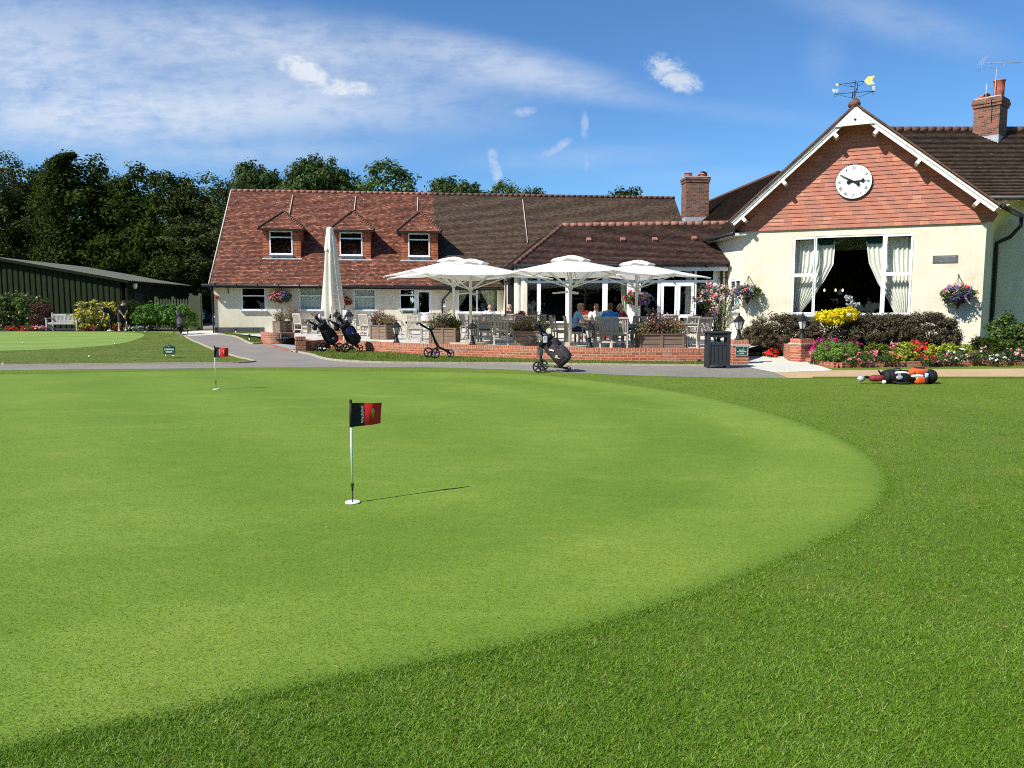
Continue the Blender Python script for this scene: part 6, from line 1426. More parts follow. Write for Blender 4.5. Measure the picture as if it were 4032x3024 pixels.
# ------------------------------------------------------------------ planters with heathers
def planter(lab, px, py, d_px, depth, hgt, wid, rz, plants, z=PZ):
    p = G(px, py, z); t = thing('timber_planter', lab, 'planter', p, rz, 'timber planters on the terrace'); mb = MB(); k = max(3, round(hgt / .14))
    w_, d_ = wid, depth
    for i in range(k):
        z0, z1 = hgt * i / k + .008, hgt * (i + 1) / k - .004
        mb.bz(-w_ / 2 + .02, w_ / 2 - .02, 0, .025, z0, z1); mb.bz(-w_ / 2 + .02, w_ / 2 - .02, d_ - .025, d_, z0, z1); mb.bz(w_ / 2 - .045, w_ / 2 - .02, .025, d_ - .025, z0, z1); mb.bz(-w_ / 2 + .02, -w_ / 2 + .045, .025, d_ - .025, z0, z1)
    mb.build('boards', M['planter'], t, local=True)
    mb = MB()
    for x in (-w_ / 2 + .03, 0, w_ / 2 - .03) if w_ > .7 else (-w_ / 2 + .03, w_ / 2 - .03): mb.bz(x - .04, x + .04, -.022, -.001, 0, hgt)
    for x in (-w_ / 2 - .002, w_ / 2 - .02):
        for y in (-.022, d_ - .06): mb.bz(x, x + .022, y, y + .08, 0, hgt)
    mb.build('battens', M['planter'], t, local=True)
    mb = MB(); mb.bz(-w_ / 2 - .02, w_ / 2 + .02, -.035, .05, hgt, hgt + .025); mb.bz(-w_ / 2 - .02, w_ / 2 + .02, d_ - .05, d_ + .02, hgt, hgt + .025); mb.bz(-w_ / 2 - .02, -w_ / 2 + .06, .05, d_ - .05, hgt, hgt + .025); mb.bz(w_ / 2 - .06, w_ / 2 + .02, .05, d_ - .05, hgt, hgt + .025); mb.build('rim', M['planter'], t, local=True)
    mb = MB(); mb.bz(-w_ / 2 + .05, w_ / 2 - .05, .04, d_ - .04, hgt - .1, hgt - .03); mb.build('compost', M['soil'], t, local=True)
    # planting: sprigs fan up and out
    Mr = Matrix.Rotation(rz, 3, 'Z')
    for (fx, w2_, h_, mat, n, lab2, fl) in plants:
        b = p + Mr @ Vector((fx * w_ / 2, d_ / 2, hgt - .04)); s = thing('planter_shrub', lab2, 'plant', b, 0, 'heathers in the timber planters')
        m = n; ang = rng.uniform(0, 6.28, m); rad = np.sqrt(rng.random(m)) * w2_; hh = 1.22 * h_ * (1.1 - .5 * (rad / w2_) ** 2) * rng.uniform(.55, 1.1, m); f = rng.random((m, 9))
        base = np.c_[np.cos(ang) * rad * .5, np.sin(ang) * rad * .35, np.zeros(m)]; tip = np.c_[np.cos(ang) * rad * 1.15, np.sin(ang) * rad * .7, hh]
        q = (base[:, None] + (tip - base)[:, None] * (f[..., None] ** .6)).reshape(-1, 3) + rng.normal(size=(m * 9, 3)) * .012
        leafmesh('foliage', M[mat], q, rng.normal(size=q.shape) + np.array([0, -.2, .4]), .06, .026, s, bend=-.8)
        mb = MB()
        for j in range(0, m, max(1, m // 40)): mb.tube([tuple(base[j]), tuple(tip[j])], [.004, .002], 3)
        mb.build('stem', M['bark'], s, local=True)
        if fl:
            k_ = rng.choice(m, min(m, fl[1])); q = tip[k_] + np.array([0, 0, .02]); q3 = np.repeat(q, 3, 0) + rng.normal(size=(len(q) * 3, 3)) * .012; leafmesh('flowers', M[fl[0]], q3, rng.normal(size=q3.shape) + np.array([0, -.5, .5]), .035, .03, s)
    return t
planter('square planter at the left end of the terrace', 1090, 1312, 36, .5, .56, .46, R(-28), [(0, .36, .52, 'lf_heath', 150, 'grassy heather in the left square planter', None)])
planter('square planter beside the first chair', 1142, 1311, 36.5, .5, .56, .46, R(-28), [(0, .38, .62, 'lf_heath', 160, 'rosy heather in the right square planter', ('fcoral', 40))])
planter('long planter left of the second chair row', 1490, 1337, 29, .55, .53, .82, R(-32), [(-.55, .34, .50, 'lf_burg', 150, 'burgundy sprigs at the left of the first long planter', ('fcoral', 60)), (.4, .40, .42, 'lf_heath', 170, 'olive heather in the first long planter', None)])
planter('long planter behind the empty trolley', 1742, 1354, 26, .5, .52, .95, R(-14), [(-.5, .36, .40, 'lf_heath', 160, 'olive heather left of centre behind the empty trolley', None), (.1, .38, .50, 'lf_heath', 170, 'tall sparse heather behind the empty trolley', ('fwhite', 14)), (.7, .26, .36, 'lf_olive', 130, 'green tuft at the right end behind the empty trolley', None)])
planter('long planter behind the plum coloured golf bag', 2085, 1363, 24.2, .5, .46, .98, R(-4), [(-.5, .38, .36, 'lf_heath', 170, 'low heather left of the plum golf bag', ('fwhite', 20)), (.45, .44, .56, 'lf_heath', 190, 'tall feathery heather right behind the plum golf bag', ('fblush', 24))])
planter('widest planter, left of the litter bin', 2605, 1376, 22.5, .5, .44, 1.36, R(2), [(-.62, .40, .42, 'lf_heath', 180, 'olive and rose heather at the left of the widest planter', ('fwhite', 20)), (-.05, .42, .58, 'lf_burg', 200, 'tall rose red heather in the middle of the widest planter', ('fblush', 60)), (.55, .42, .46, 'lf_heath', 180, 'mixed heather at the right of the widest planter', ('fcoral', 40))])
# ------------------------------------------------------------------ terrace furniture
def chair_proto(arms):
    t = thing('teak_chair', 'x', 'chair', (0, 0, 0), 0, 'slatted teak chairs on the terrace')          # faces -y
    mb = MB()
    for k in range(6): mb.bz(-.22, .22, -.23 + k * .078, -.165 + k * .078, .435, .455)
    mb.bz(-.235, .235, -.245, -.215, .385, .435); mb.bz(-.235, -.205, -.21, .2, .385, .434); mb.bz(.205, .235, -.21, .2, .385, .434); mb.build('seat', M['teakx'], t, local=True)
    mb = MB(); tp, bt = Vector((0, .325, .93)), Vector((0, .24, .47))
    for x in (-1, 1): mb.beam((x * .225, .235, .44), (x * .225, .33, .95), .042, .032)
    mb.beam((-.246, .33, .93), (.246, .33, .93), .03, .06); mb.beam((-.204, .245, .49), (.204, .245, .49), .028, .045)
    for k in range(8): x = -.17 + k * .0486; mb.beam((x, .248, .51), (x, .326, .905), .027, .014, up=(0, 1, 0))
    mb.build('backrest', M['teak'], t, local=True)
    for x in (-.225, .225):
        mb = MB(); mb.beam((x, -.225, 0), (x, -.225, .66 if arms else .43), .042, .042); mb.build('leg', M['teak'], t, local=True)
        mb = MB(); mb.beam((x, .29, 0), (x, .225, .25), .042, .042); mb.beam((x, .225, .25), (x, .235, .44), .042, .036); mb.build('leg', M['teak'], t, local=True)
        if arms: mb = MB(); mb.beam((x, -.27, .675), (x, .27, .675), .055, .028); mb.build('armrest', M['teakx'], t, local=True)
    mb = MB(); mb.bz(-.2, .2, -.24, -.215, .2, .24); mb.bz(-.205, .205, .235, .255, .2, .24); mb.build('stretcher', M['teakx'], t, local=True)
    return t
ch1 = chair_proto(True); remember(ch1); usedc = set()
def chair(px, d, rz, lab, arms=True):
    p = P(px, 1210, d); pr = ch1
    if pr.name in usedc: return dup(pr, (p.x, d, PZ), R(rz), lab)
    usedc.add(pr.name); pr.location = (p.x, d, PZ); pr.rotation_euler.z = R(rz); pr['label'] = lab; return pr
# rz: 0 faces the green, 180 shows its back to the green, 90 faces right, -90 faces left
for c in [
    (1186, 35.6, 150, 'pale chair beside the square planters, its back to the lawn'), (1204, 37.6, 20, 'shaded chair behind the leftmost table, facing the lawn'), (1243, 38.2, 80, 'edge-on chair at the back of the leftmost table'), (1273, 38.4, 8, 'chair behind the foot of the closed parasol'),
    (1400, 36.2, -85, 'edge-on chair facing the man in white by the closed parasol'), (1418, 35.0, 200, 'shaded chair just left of the first long planter'), (1448, 32.6, 150, 'bright chair directly behind the left end of the first long planter'), (1482, 37.0, 10, 'reddish brown chair against the wall below the third low window'),
    (1552, 34.2, 150, 'chair half hidden by the heather of the first long planter'), (1586, 31.6, -20, 'dark shaded chair behind the lantern at the first long planter'), (1634, 27.9, 178, 'sunlit chair with its back to the lawn, left of the empty trolley handle'), (1684, 27.0, 100, 'chair seen from the side behind the empty trolley stem'), (1696, 33.6, 4, 'white sunlit chair in front of the office door'),
    (1718, 36.6, 40, 'dark chair under the black downpipe'), (1740, 35.4, 190, 'red tinted chair right of the black downpipe'), (1824, 37.0, 175, 'shaded chair below the curtained window, nearest its left curtain'), (1845, 31.4, 120, 'tall pale chair by the left open parasol pole'),
    (1862, 27.4, 195, 'chair right behind the lantern at the left open parasol'), (1884, 36.6, 178, 'chair below the white ball ornament in the window'), (1906, 31.6, 205, 'shaded chair in the middle of the round table group'), (1908, 26.4, 0, 'low armed chair carrying a green cushion'),
    (1946, 30.8, 185, 'dark topped chair in front of the bald man'), (1968, 34.2, 170, 'chair between the bald man and the man in black'), (1972, 25.2, 181, 'largest sunlit chair with its back to the lawn, left of the plum golf bag'), (2012, 33.6, 190, 'chair holding the man in black'), (1926, 34.8, 8, 'chair holding the bald man in white'),
    (2052, 29.4, 165, 'dark chair in front of the red leaved plant'), (2076, 28.6, 190, 'weathered chair behind the feathery heather'), (2126, 30.0, 178, 'pale chair under the white window post'), (2204, 26.6, 75, 'dark chair turned sideways left of the centre parasol pole'), (2222, 25.4, 84, 'greenish shaded chair close to the centre parasol pole'),
    (2262, 24.7, 96, 'chair holding the man in the flowered shirt'), (2290, 28.6, 185, 'chair behind the table, left of the man in white shirt'), (2322, 28.4, 178, 'chair behind the lantern and the table of men'), (2349, 27.1, 0, 'chair holding the man facing the lawn'), (2404, 23.6, 176, 'chair holding the man in bright blue'), (2386, 22.75, 158, 'pale chair with a dark green cloth on its seat'),
    (2441, 22.5, 172, 'brightest front chair at the wall, right of the green cloth'), (2468, 24.9, -80, 'chair holding the man in red'), (2520, 25.0, 176, 'grey chair behind the widest planter'), (2652, 26.4, 0, 'low pale chair in front of the glazed doors'), (2715, 24.9, 196, 'dark brown chair behind the front corner chair'), (2752, 22.55, 205, 'sunlit chair at the wall end beside the litter bin')]:
    chair(*c)
def table(lab, px, d, w_, dp, rz, round_=False):
    p = P(px, 1210, d); t = thing('teak_table', lab, 'table', (p.x, d, PZ), R(rz), 'teak tables on the terrace'); mb = MB()
    if round_: mb.lathe([(0, .705), (w_ / 2, .705), (w_ / 2, .735), (0, .735)], 28, smooth=False)
    else:
        n = 9
        for k in range(n): y0 = -dp / 2 + dp * k / n; mb.bz(-w_ / 2 + .05, w_ / 2 - .05, y0 + .003, y0 + dp / n - .003, .71, .734)
        mb.bz(-w_ / 2, -w_ / 2 + .05, -dp / 2, dp / 2, .708, .735); mb.bz(w_ / 2 - .05, w_ / 2, -dp / 2, dp / 2, .708, .735)
    mb.build('tabletop', M['teakx'], t, local=True); mb = MB(); e = .34 if round_ else .42
    mb.bz(-w_ * e, w_ * e, -dp * e, -dp * e + .025, .62, .705); mb.bz(-w_ * e, w_ * e, dp * e - .025, dp * e, .62, .705); mb.bz(-w_ * e, -w_ * e + .025, -dp * e + .026, dp * e - .026, .62, .705); mb.bz(w_ * e - .025, w_ * e, -dp * e + .026, dp * e - .026, .62, .705); mb.build('apron', M['teakx'], t, local=True)
    for x in (-1, 1):
        for y in (-1, 1): mb = MB(); mb.box((x * (w_ * e - .03), y * (dp * e - .03), .352), (.06, .06, .704)); mb.build('leg', M['teak'], t, local=True)
    return t
table('square table under the closed parasol', 1296, 36.2, 1.3, 1.0, 8); table('small square table beside the leftmost chair', 1238, 36.0, .8, .8, 12)
table('round table behind the empty trolley', 1655, 29.6, 1.5, 1.5, 0, True); table('round table behind the green cushion chair', 1960, 27.6, 1.75, 1.75, 0, True)
table('dark edged table between the bald man and the man in black', 1968, 33.2, 1.3, .9, 4); table('table of the four men with a glass of beer', 2345, 25.2, 1.5, 1.2, 3)
table('small table top showing left of the widest planter', 2502, 23.8, .8, .8, 4); table('low pale table behind the litter bin end of the terrace', 2690, 24.0, .9, .9, 10); table('table below the curtained window', 1850, 33.6, 1.2, .9, 0)
def cushion(lab, px, d, z, mat, s=(.42, .42, .06), rz=0):
    p = P(px, 1210, d); mb = MB(); mb.ball((0, 0, 0), (s[0] / 2, s[1] / 2, s[2] / 2), n=16, m=8)
    mb.v = [(math.copysign(min(abs(x) * 1.35, s[0] / 2), x), math.copysign(min(abs(y) * 1.35, s[1] / 2), y), zz) for x, y, zz in mb.v]
    o = mb.build('seat_cushion', M[mat], None, local=True); o.location = (p.x, d, PZ + z); o.rotation_euler.z = rz; return tag(o, lab, 'cushion')
cushion('dark green cushion on the low armed chair', 1908, 26.35, .485, 'darkgreen'); cushion('folded dark green cloth on the pale front chair', 2392, 22.8, .50, 'darkgreen', (.4, .4, .1))
# things on the tables
def small(name, lab, cat, build, px, d, z, mat):
    p = P(px, 1210, d); mb = MB(); build(mb); o = mb.build(name, M[mat], None, local=True); o.location = (p.x, d, z); return tag(o, lab, cat)
g = thing('beer_glass', 'stemmed glass of amber beer on the table of men', 'glass', (P(2356, 1210, 24.9).x, 24.9, PZ + .736))
mb = MB(); mb.lathe([(.04, 0), (.008, .012), (.008, .06), (.04, .09), (.052, .15), (.045, .21), (.043, .21), (.05, .15), (.038, .095), (0, .07)], 16); mb.build('bowl', M['clearglass'], g, local=True)
mb = MB(); mb.lathe([(0, .072), (.036, .096), (.048, .15), (.046, .18), (0, .18)], 16); mb.build('beer', M['beer'], g, local=True)
small('pint_glass', 'half empty clear glass in front of the man in white shirt', 'glass', lambda m: m.lathe([(.03, 0), (.042, .15), (.04, .15), (.028, .01)], 14), 2322, 25.0, PZ + .736, 'clearglass')
for i, (px, lab) in enumerate(((1922, 'white cup left of the pepper pot on the round table'), (1936, 'white cup right on the round table'))): small('coffee_cup', lab, 'cup', lambda m: m.lathe([(.025, 0), (.042, .07), (.038, .07), (.02, .01)], 14), px, 27.3, PZ + .736, 'shirtwhite')
small('pepper_pot', 'small dark pepper pot on the round table', 'pot', lambda m: m.lathe([(.025, 0), (.03, .03), (.02, .1), (.025, .13), (.008, .15)], 12), 1948, 27.5, PZ + .736, 'iron')
small('menu_holder', 'clear blue tinted menu holder standing in the curtained window', 'menu holder', lambda m: (m.box((0, 0, .2), (.24, .012, .4)), m.box((0, 0, .01), (.2, .1, .02))), 1902, 41.0, 1.40, 'sky_acrylic')
small('ball_ornament', 'white ball ornament in the curtained window', 'ornament', lambda m: m.ball((0, 0, .12), (.2, .14, .12)), 1878, 41.0, 1.40, 'signwhite')
cap = small('flat_cap', 'dark cap and bundle lying on the table under the closed parasol', 'cap', lambda m: (m.ball((0, 0, .08), (.2, .16, .11)), m.ball((.22, -.04, .05), (.14, .1, .06))), 1305, 36.0, PZ + .736, 'bagblack')
jug = small('white_jug', 'white jug on the table under the closed parasol', 'jug', lambda m: m.lathe([(.06, 0), (.08, .1), (.06, .2), (.07, .26), (.06, .26)], 14), 1288, 35.7, PZ + .736, 'shirtwhite')

# ------------------------------------------------------------------ parasols
def parasol(lab, px, d, tip_z, top_z, half, rz, heaters=0, pole_r=.05):
    p = P(px, 1210, d); t = thing('open_parasol', lab, 'parasol', (p.x, d, PZ), R(rz), 'open white parasols on the terrace'); zt, za = tip_z - PZ, top_z - PZ
    # square canopy, eight ribs, valance-free edge, cloth sagging between ribs
    n, m = 48, 10; rows = []
    for j in range(m + 1):
        f = j / m; row = []
        for k in range(n):
            a = 2 * math.pi * k / n; c, s = math.cos(a), math.sin(a); sq = 1 / max(abs(c), abs(s)); corner = (sq - 1) / (math.sqrt(2) - 1)
            sag = .12 * abs(math.sin(4 * a)) * f * f * .9
            edge = 1 - .045 * abs(math.sin(4 * a))
            r = half * sq * f * (edge if f > .5 else 1)
            z = za - (za - zt) * f ** .92 * (.80 + .20 * corner) - sag * .35
            row.append(Vector((r * c, r * s, z)))
        rows.append(row)
    mb = MB(); mb.add([v for r_ in rows for v in r_], [(j * n + k, j * n + (k + 1) % n, (j + 1) * n + (k + 1) % n, (j + 1) * n + k) for j in range(m) for k in range(n)], smooth=False)
    mb.build('canopy', M['canvas'], t, local=True)
    # wind vent: loose square cap with a ruffled edge
    mb = MB(); vs = []; k2 = 40
    for j in range(5):
        f = j / 4
        for k in range(k2):
            a = 2 * math.pi * k / k2; c, s = math.cos(a), math.sin(a); sq = .5 * (1 + 1 / max(abs(c), abs(s))); vs.append((.52 * sq * f * c, .52 * sq * f * s, za + .09 - .17 * f ** 1.3 + f * .035 * math.sin(5 * a + 1) + .022 * math.sin(11 * a + j) * f))
    mb.add(vs, [(j * k2 + k, j * k2 + (k + 1) % k2, (j + 1) * k2 + (k + 1) % k2, (j + 1) * k2 + k) for j in range(4) for k in range(k2)], smooth=True); mb.build('vent_cap', M['canvas'], t, local=True)
    mb = MB(); mb.tube([(0, 0, 0), (0, 0, za + .05)], pole_r, 14); mb.build('pole', M['parapole'], t, local=True)
    mb = MB(); mb.tube([(0, 0, zt - .42), (0, 0, zt - .28)], pole_r * 1.6, 12); mb.tube([(0, 0, za - .14), (0, 0, za - .04)], pole_r * 1.7, 12); mb.build('hub', M['parapole'], t, local=True)
    mb = MB(); mb.bz(-.5, .5, -.5, .5, .0, .06); mb.bz(-.12, .12, -.12, .12, .06, .16); mb.build('base', M['kerb'], t, local=True)
    for k in range(8):
        a = math.pi / 4 * k; c, s = math.cos(a), math.sin(a); sq = 1 / max(abs(c), abs(s)); corner = (sq - 1) / (math.sqrt(2) - 1); r = half * sq * .985; e = Vector((r * c, r * s, za - (za - zt) * (.80 + .20 * corner) - .03))
        mb = MB(); mb.beam((c * .07, s * .07, za - .09), e, .03, .045); rb_ = mb.build('rib', M['parapole'], t, local=True)
        md = Vector((c * .07, s * .07, za - .09)).lerp(e, .58); mb = MB(); mb.beam((c * .09, s * .09, zt - .34), md, .026, .038); mb.build('strut', M['parapole'], rb_, local=True)
    for k in range(heaters):
        a = 2.1 * k + .5; mb = MB(); mb.beam((.08 * math.cos(a), .08 * math.sin(a), zt - .48), (.55 * math.cos(a), .55 * math.sin(a), zt - .52), .13, .05); mb.build('heater', M['parapole'], t, local=True)
    return t
parasol('rear left open parasol, peeping above the front left one', 1787, 29.2, 2.78, 3.42, 1.95, 40)
parasol('front left open parasol with two lamps on its pole', 1853, 25.6, 2.55, 3.12, 1.98, 47, 2)
parasol('centre open parasol, nearest and largest', 2246, 23.6, 2.55, 3.10, 1.92, 36, 2)
parasol('right hand open parasol in front of the glazed doors', 2506, 26.6, 2.60, 3.14, 1.78, 33, 1)
# the closed one
pc = P(1306, 1210, 33.0); k_ = 33.0 / 3000; t = thing('closed_parasol', 'tall closed cream parasol with hanging folds on the left of the terrace', 'parasol', (pc.x, 33.0, PZ)); top = P(1291, 902, 33).z - PZ; bot = P(1291, 1228, 33).z - PZ
mb = MB(); n, m = 64, 22; vs = []
for j in range(m + 1):
    f = j / m
    for k in range(n):
        a = 2 * math.pi * k / n; base = .14 + .25 * f ** .85; fold = 1 + (.10 + .20 * f) * math.sin(8 * a + 1.2 * math.sin(3 * f)) + .06 * math.sin(5 * a + 4 * f); r = base * fold
        if f < .06: r *= .75
        zb = bot + .22 * math.sin(4 * a + .6) * .9 + .12 * math.sin(7 * a)
        vs.append((r * math.cos(a) + .07 * f, r * math.sin(a), top + (zb - top) * f))
mb.add(vs, [(j * n + k, j * n + (k + 1) % n, (j + 1) * n + (k + 1) % n, (j + 1) * n + k) for j in range(m) for k in range(n)], smooth=True); mb.build('canopy', M['canvasold'], t, local=True)
mb = MB(); vs = []
for j in range(6):
    f = j / 5
    for k in range(n): a = 2 * math.pi * k / n; r = (.14 + .10 * f) * (1 + .12 * f * math.sin(8 * a)); vs.append((r * math.cos(a), r * math.sin(a), top + .03 - (.92 + .06 * math.sin(8 * a + .5)) * f))
mb.add(vs, [(j * n + k, j * n + (k + 1) % n, (j + 1) * n + (k + 1) % n, (j + 1) * n + k) for j in range(5) for k in range(n)], smooth=True); mb.build('vent_cap', M['canvas'], t, local=True)
mb = MB(); mb.lathe([(.02, top + .09), (.10, top + .08), (.14, top + .02), (.12, top - .02)], 20); mb.build('finial', M['canvas'], t, local=True)
mb = MB(); mb.tube([(.03, 0, 0), (.03, 0, top)], .05, 12); mb.build('pole', M['parapole'], t, local=True)
mb = MB(); mb.bz(-.5, .5, -.5, .5, 0, .06); mb.build('base', M['kerb'], t, local=True)

# ------------------------------------------------------------------ people
def limb(mb, pts, rs, n=10):
    for (p, q), (r0, r1) in zip(zip(pts, pts[1:]), zip(rs, rs[1:])):
        p, q = Vector(p), Vector(q); mb.tube([p.lerp(q, k / 5) for k in range(6)], [r0 + (r1 - r0) * k / 5 for k in range(6)], n)
    for p, r in zip(pts, rs): mb.ball(p, r, n=n, m=6)
def chain(mb, pts, rad, steps=5):
    """run of oval sections along the spine"""
    for i in range(len(pts) - 1):
        p, q = Vector(pts[i]), Vector(pts[i + 1]); d = (q - p); Mr = Vector((0, 0, 1)).rotation_difference(d.normalized()).to_matrix(); l = d.length
        for k in range(steps + 1):
            f = k / steps; r = [a + (b - a) * f for a, b in zip(rad[i], rad[i + 1])]; mb.ball(p.lerp(q, f), (r[0], r[1], max(.04, l / steps * .9)), Mr, 14, 8)
def remesh(o, v, it=4):
    m = o.modifiers.new('skin', 'REMESH'); m.mode = 'VOXEL'; m.voxel_size = v; m.use_smooth_shade = True
    s = o.modifiers.new('smooth', 'SMOOTH'); s.iterations = it; s.factor = .5
def person(lab, loc, rz, J, shirt, legs, legmat, hair, skin='skin', shoes='shoewhite', hairkind='short', sleeve=.55):
    """J: joints in local metres, figure facing -y"""
    t = thing('person', lab, 'person', loc, rz); V = {k: Vector(v) for k, v in J.items()}
    hd = V['head']; fw = Vector(J.get('look', (0, -1, 0))).normalized(); upv = Vector(J.get('hup', (0, 0, 1))); sx = fw.cross(upv).normalized(); upv = sx.cross(fw).normalized(); H = Matrix((sx, -fw, upv)).transposed()   # columns: side, back, up
    h = lambda x, y, z: hd + H @ Vector((x, y, z))
    mb = MB(); chain(mb, [V['pelvis'], V['waist'], V['chest'], V['neckb']], [(.165, .12), (.145, .105), (.18, .115), (.10, .075)])
    limb(mb, [V['neckb'], h(0, .02, -.07)], [.062, .056])
    mb.ball(h(0, .012, .03), (.074, .094, .098), H); mb.ball(h(0, -.03, -.045), (.058, .066, .07), H); mb.ball(h(0, -.055, -.09), (.036, .036, .028), H)
    mb.ball(h(0, -.098, -.012), (.014, .024, .026), H); mb.ball(h(0, -.088, .022), (.05, .014, .012), H); mb.ball(h(0, -.083, -.058), (.026, .014, .009), H)
    for s in (-1, 1): mb.ball(h(s * .077, .012, -.005), (.012, .022, .032), H); mb.ball(h(s * .036, -.07, -.025), (.026, .02, .02), H)
    for s, k in ((-1, 'R'), (1, 'L')):
        sh, el, wr, hip, kn, an, toe = (V[a + k] for a in ('sh', 'el', 'wr', 'hip', 'kn', 'an', 'toe'))
        limb(mb, [sh, el, wr], [.058, .044, .031]); limb(mb, [V['chest'], sh], [.085, .062])
        limb(mb, [hip, kn, an], [.092, .058, .042]); limb(mb, [an, toe], [.044, .03])
        # hand: palm and five bent fingers
        d = (V.get('hd' + k, wr + (wr - el).normalized() * .1) - wr).normalized(); side = d.cross(Vector((0, 0, 1))); side = side.normalized() if side.length > .1 else Vector((1, 0, 0)); nn = d.cross(side).normalized()
        Hm = Matrix((side, d, nn)).transposed(); pc_ = wr + d * .055; mb.ball(pc_, (.042, .055, .02), Hm)
        dn = nn if nn.z < 0 else -nn
        for i, (o, l) in enumerate(((-.032, .062), (-.011, .075), (.011, .07), (.031, .055))):
            b0 = wr + d * .095 + side * o; b1 = b0 + d * l * .5 + dn * .008; b2 = b1 + d * l * .35 + dn * l * .42; limb(mb, [b0 - d * .03, b0, b1, b2], [.011, .0105, .0095, .008], 7)
        tb = wr + d * .035 - side * s * .035; limb(mb, [tb, tb + d * .035 - side * s * .018 + dn * .008, tb + d * .06 - side * s * .012 + dn * .022], [.0125, .0115, .0095], 7)
    body = mb.build('body', M[skin], t, local=True, fixn=False); remesh(body, .009)
    # hair
    if hairkind != 'none':
        mb = MB()
        if hairkind == 'bald':
            for k in range(9): a = math.pi * (k / 8) ; mb.ball(h(.076 * math.cos(a), .03 + .07 * math.sin(a), -.005), (.018, .022, .04), H, 8, 6)
        else:
            mb.ball(h(0, .03, .052), (.083, .096, .088), H); mb.ball(h(0, .07, .0), (.076, .05, .075), H)
            if hairkind == 'full': mb.ball(h(0, -.02, .098), (.078, .085, .045), H)
        ho = mb.build('hair', M[hair], t, local=True, fixn=False); remesh(ho, .009, 2)
    mb = MB()
    for s in (-1, 1): mb.ball(h(s * .031, -.083, .0), (.011, .009, .008), H, 8, 6)
    mb.build('eyes', M['hairdark'], t, local=True)
    # shirt
    mb = MB(); chain(mb, [V['pelvis'] + (V['waist'] - V['pelvis']) * .15, V['waist'], V['chest'], V['neckb'].lerp(V['chest'], .25)], [(.182, .138), (.166, .126), (.198, .134), (.125, .098)])
    for k in 'RL':
        sh, el = V['sh' + k], V['el' + k]; limb(mb, [V['chest'].lerp(sh, .45), sh], [.10, .075]); limb(mb, [sh, sh.lerp(el, sleeve)], [.076, .068])
    so = mb.build('shirt', M[shirt], t, local=True, fixn=False); remesh(so, .012)
    mb = MB(); c = V['neckb'].lerp(V['chest'], .12); ax = (V['neckb'] - V['chest']).normalized(); Mr = Vector((0, 0, 1)).rotation_difference(ax).to_matrix(); mb.lathe([(.105, -.02), (.082, .035), (.072, .03), (.09, -.03)], 18, c, Mr); mb.build('collar', M[shirt], t, local=True)
    # shorts or trousers
    mb = MB(); chain(mb, [V['pelvis'] - (V['waist'] - V['pelvis']) * .25, V['pelvis'] + (V['waist'] - V['pelvis']) * .45], [(.176, .14), (.172, .13)])
    for k in 'RL':
        hip, kn, an = V['hip' + k], V['kn' + k], V['an' + k]
        if legs == 'short': limb(mb, [V['pelvis'].lerp(hip, .6), hip, hip.lerp(kn, .88)], [.11, .112, .090])
        else: limb(mb, [V['pelvis'].lerp(hip, .6), hip, kn, kn.lerp(an, .93)], [.11, .108, .078, .066])
    po = mb.build('shorts' if legs == 'short' else 'trousers', M[legmat], t, local=True, fixn=False); remesh(po, .012)
    for k in 'RL':
        mb = MB(); an, toe = V['an' + k], V['toe' + k]; d = toe - an; d.z = 0; d.normalize(); a = Vector((an.x, an.y, toe.z)); limb(mb, [a - d * .035 + Vector((0, 0, .012)), a + d * .09, a + d * .175], [.047, .046, .036]); mb.v = [(x, y, max(z, toe.z - .028)) for x, y, z in mb.v]
        sh_ = mb.build('shoe', M[shoes], t, local=True, fixn=False)
        if legs == 'short': mb = MB(); limb(mb, [a + Vector((0, 0, .03)), a + Vector((0, 0, .10))], [.05, .048]); mb.build('sock', M['shirtwhite'], t, local=True, fixn=False)
    return t
def seated(arm='table', lean=0.0, headturn=0.0, tall=1.0):
    J = dict(pelvis=(0, .06, .55), waist=(0, .07 - lean * .2, .72), chest=(0, .05 - lean * .6, .94), neckb=(0, .04 - lean, 1.09), head=(0, .01 - lean * 1.15, 1.235), hipR=(-.09, .02, .52), hipL=(.09, .02, .52), knR=(-.13, -.40, .50), knL=(.13, -.40, .50), anR=(-.13, -.36, .09), anL=(.14, -.42, .09), toeR=(-.14, -.52, .03), toeL=(.15, -.58, .03), shR=(-.185, .04 - lean * .8, 1.02), shL=(.185, .04 - lean * .8, 1.02))
    if arm == 'table': J.update(elR=(-.27, -.12 - lean, .80), elL=(.27, -.12 - lean, .80), wrR=(-.16, -.36 - lean, .785), wrL=(.14, -.38 - lean, .785), hdR=(-.08, -.45 - lean, .78), hdL=(.05, -.47 - lean, .78))
    else: J.update(elR=(-.27, .02, .76), elL=(.27, .02, .76), wrR=(-.15, -.2, .64), wrL=(.15, -.2, .64), hdR=(-.08, -.29, .63), hdL=(.09, -.29, .63))
    J['look'] = (math.sin(headturn), -math.cos(headturn), -.08); return J
def sit(lab, px, d, rz, *a, z=PZ, **k):
    p = P(px, 1210, d); return person(lab, (p.x, d, z), R(rz), *a, **k)
sit('person in a white shirt with short dark hair seated by the closed parasol', 1352, 36.4, -40, seated('table', .05, -.3), 'shirtwhite', 'long', 'navy', 'hairdark', 'skinpale')
sit('balding person in a white shirt seated before the curtained window', 1928, 34.6, 12, seated('lap', .02, .5), 'shirtwhite', 'long', 'navy', 'hairgrey', hairkind='bald')
sit('person in a black jumper with grey hair, turned to the balding one', 2008, 33.9, -62, seated('table', .05, -.2), 'shirtblack', 'long', 'navy', 'hairgrey', 'skinpale', sleeve=.98, hairkind='short')
M['shirtfloral'] = None
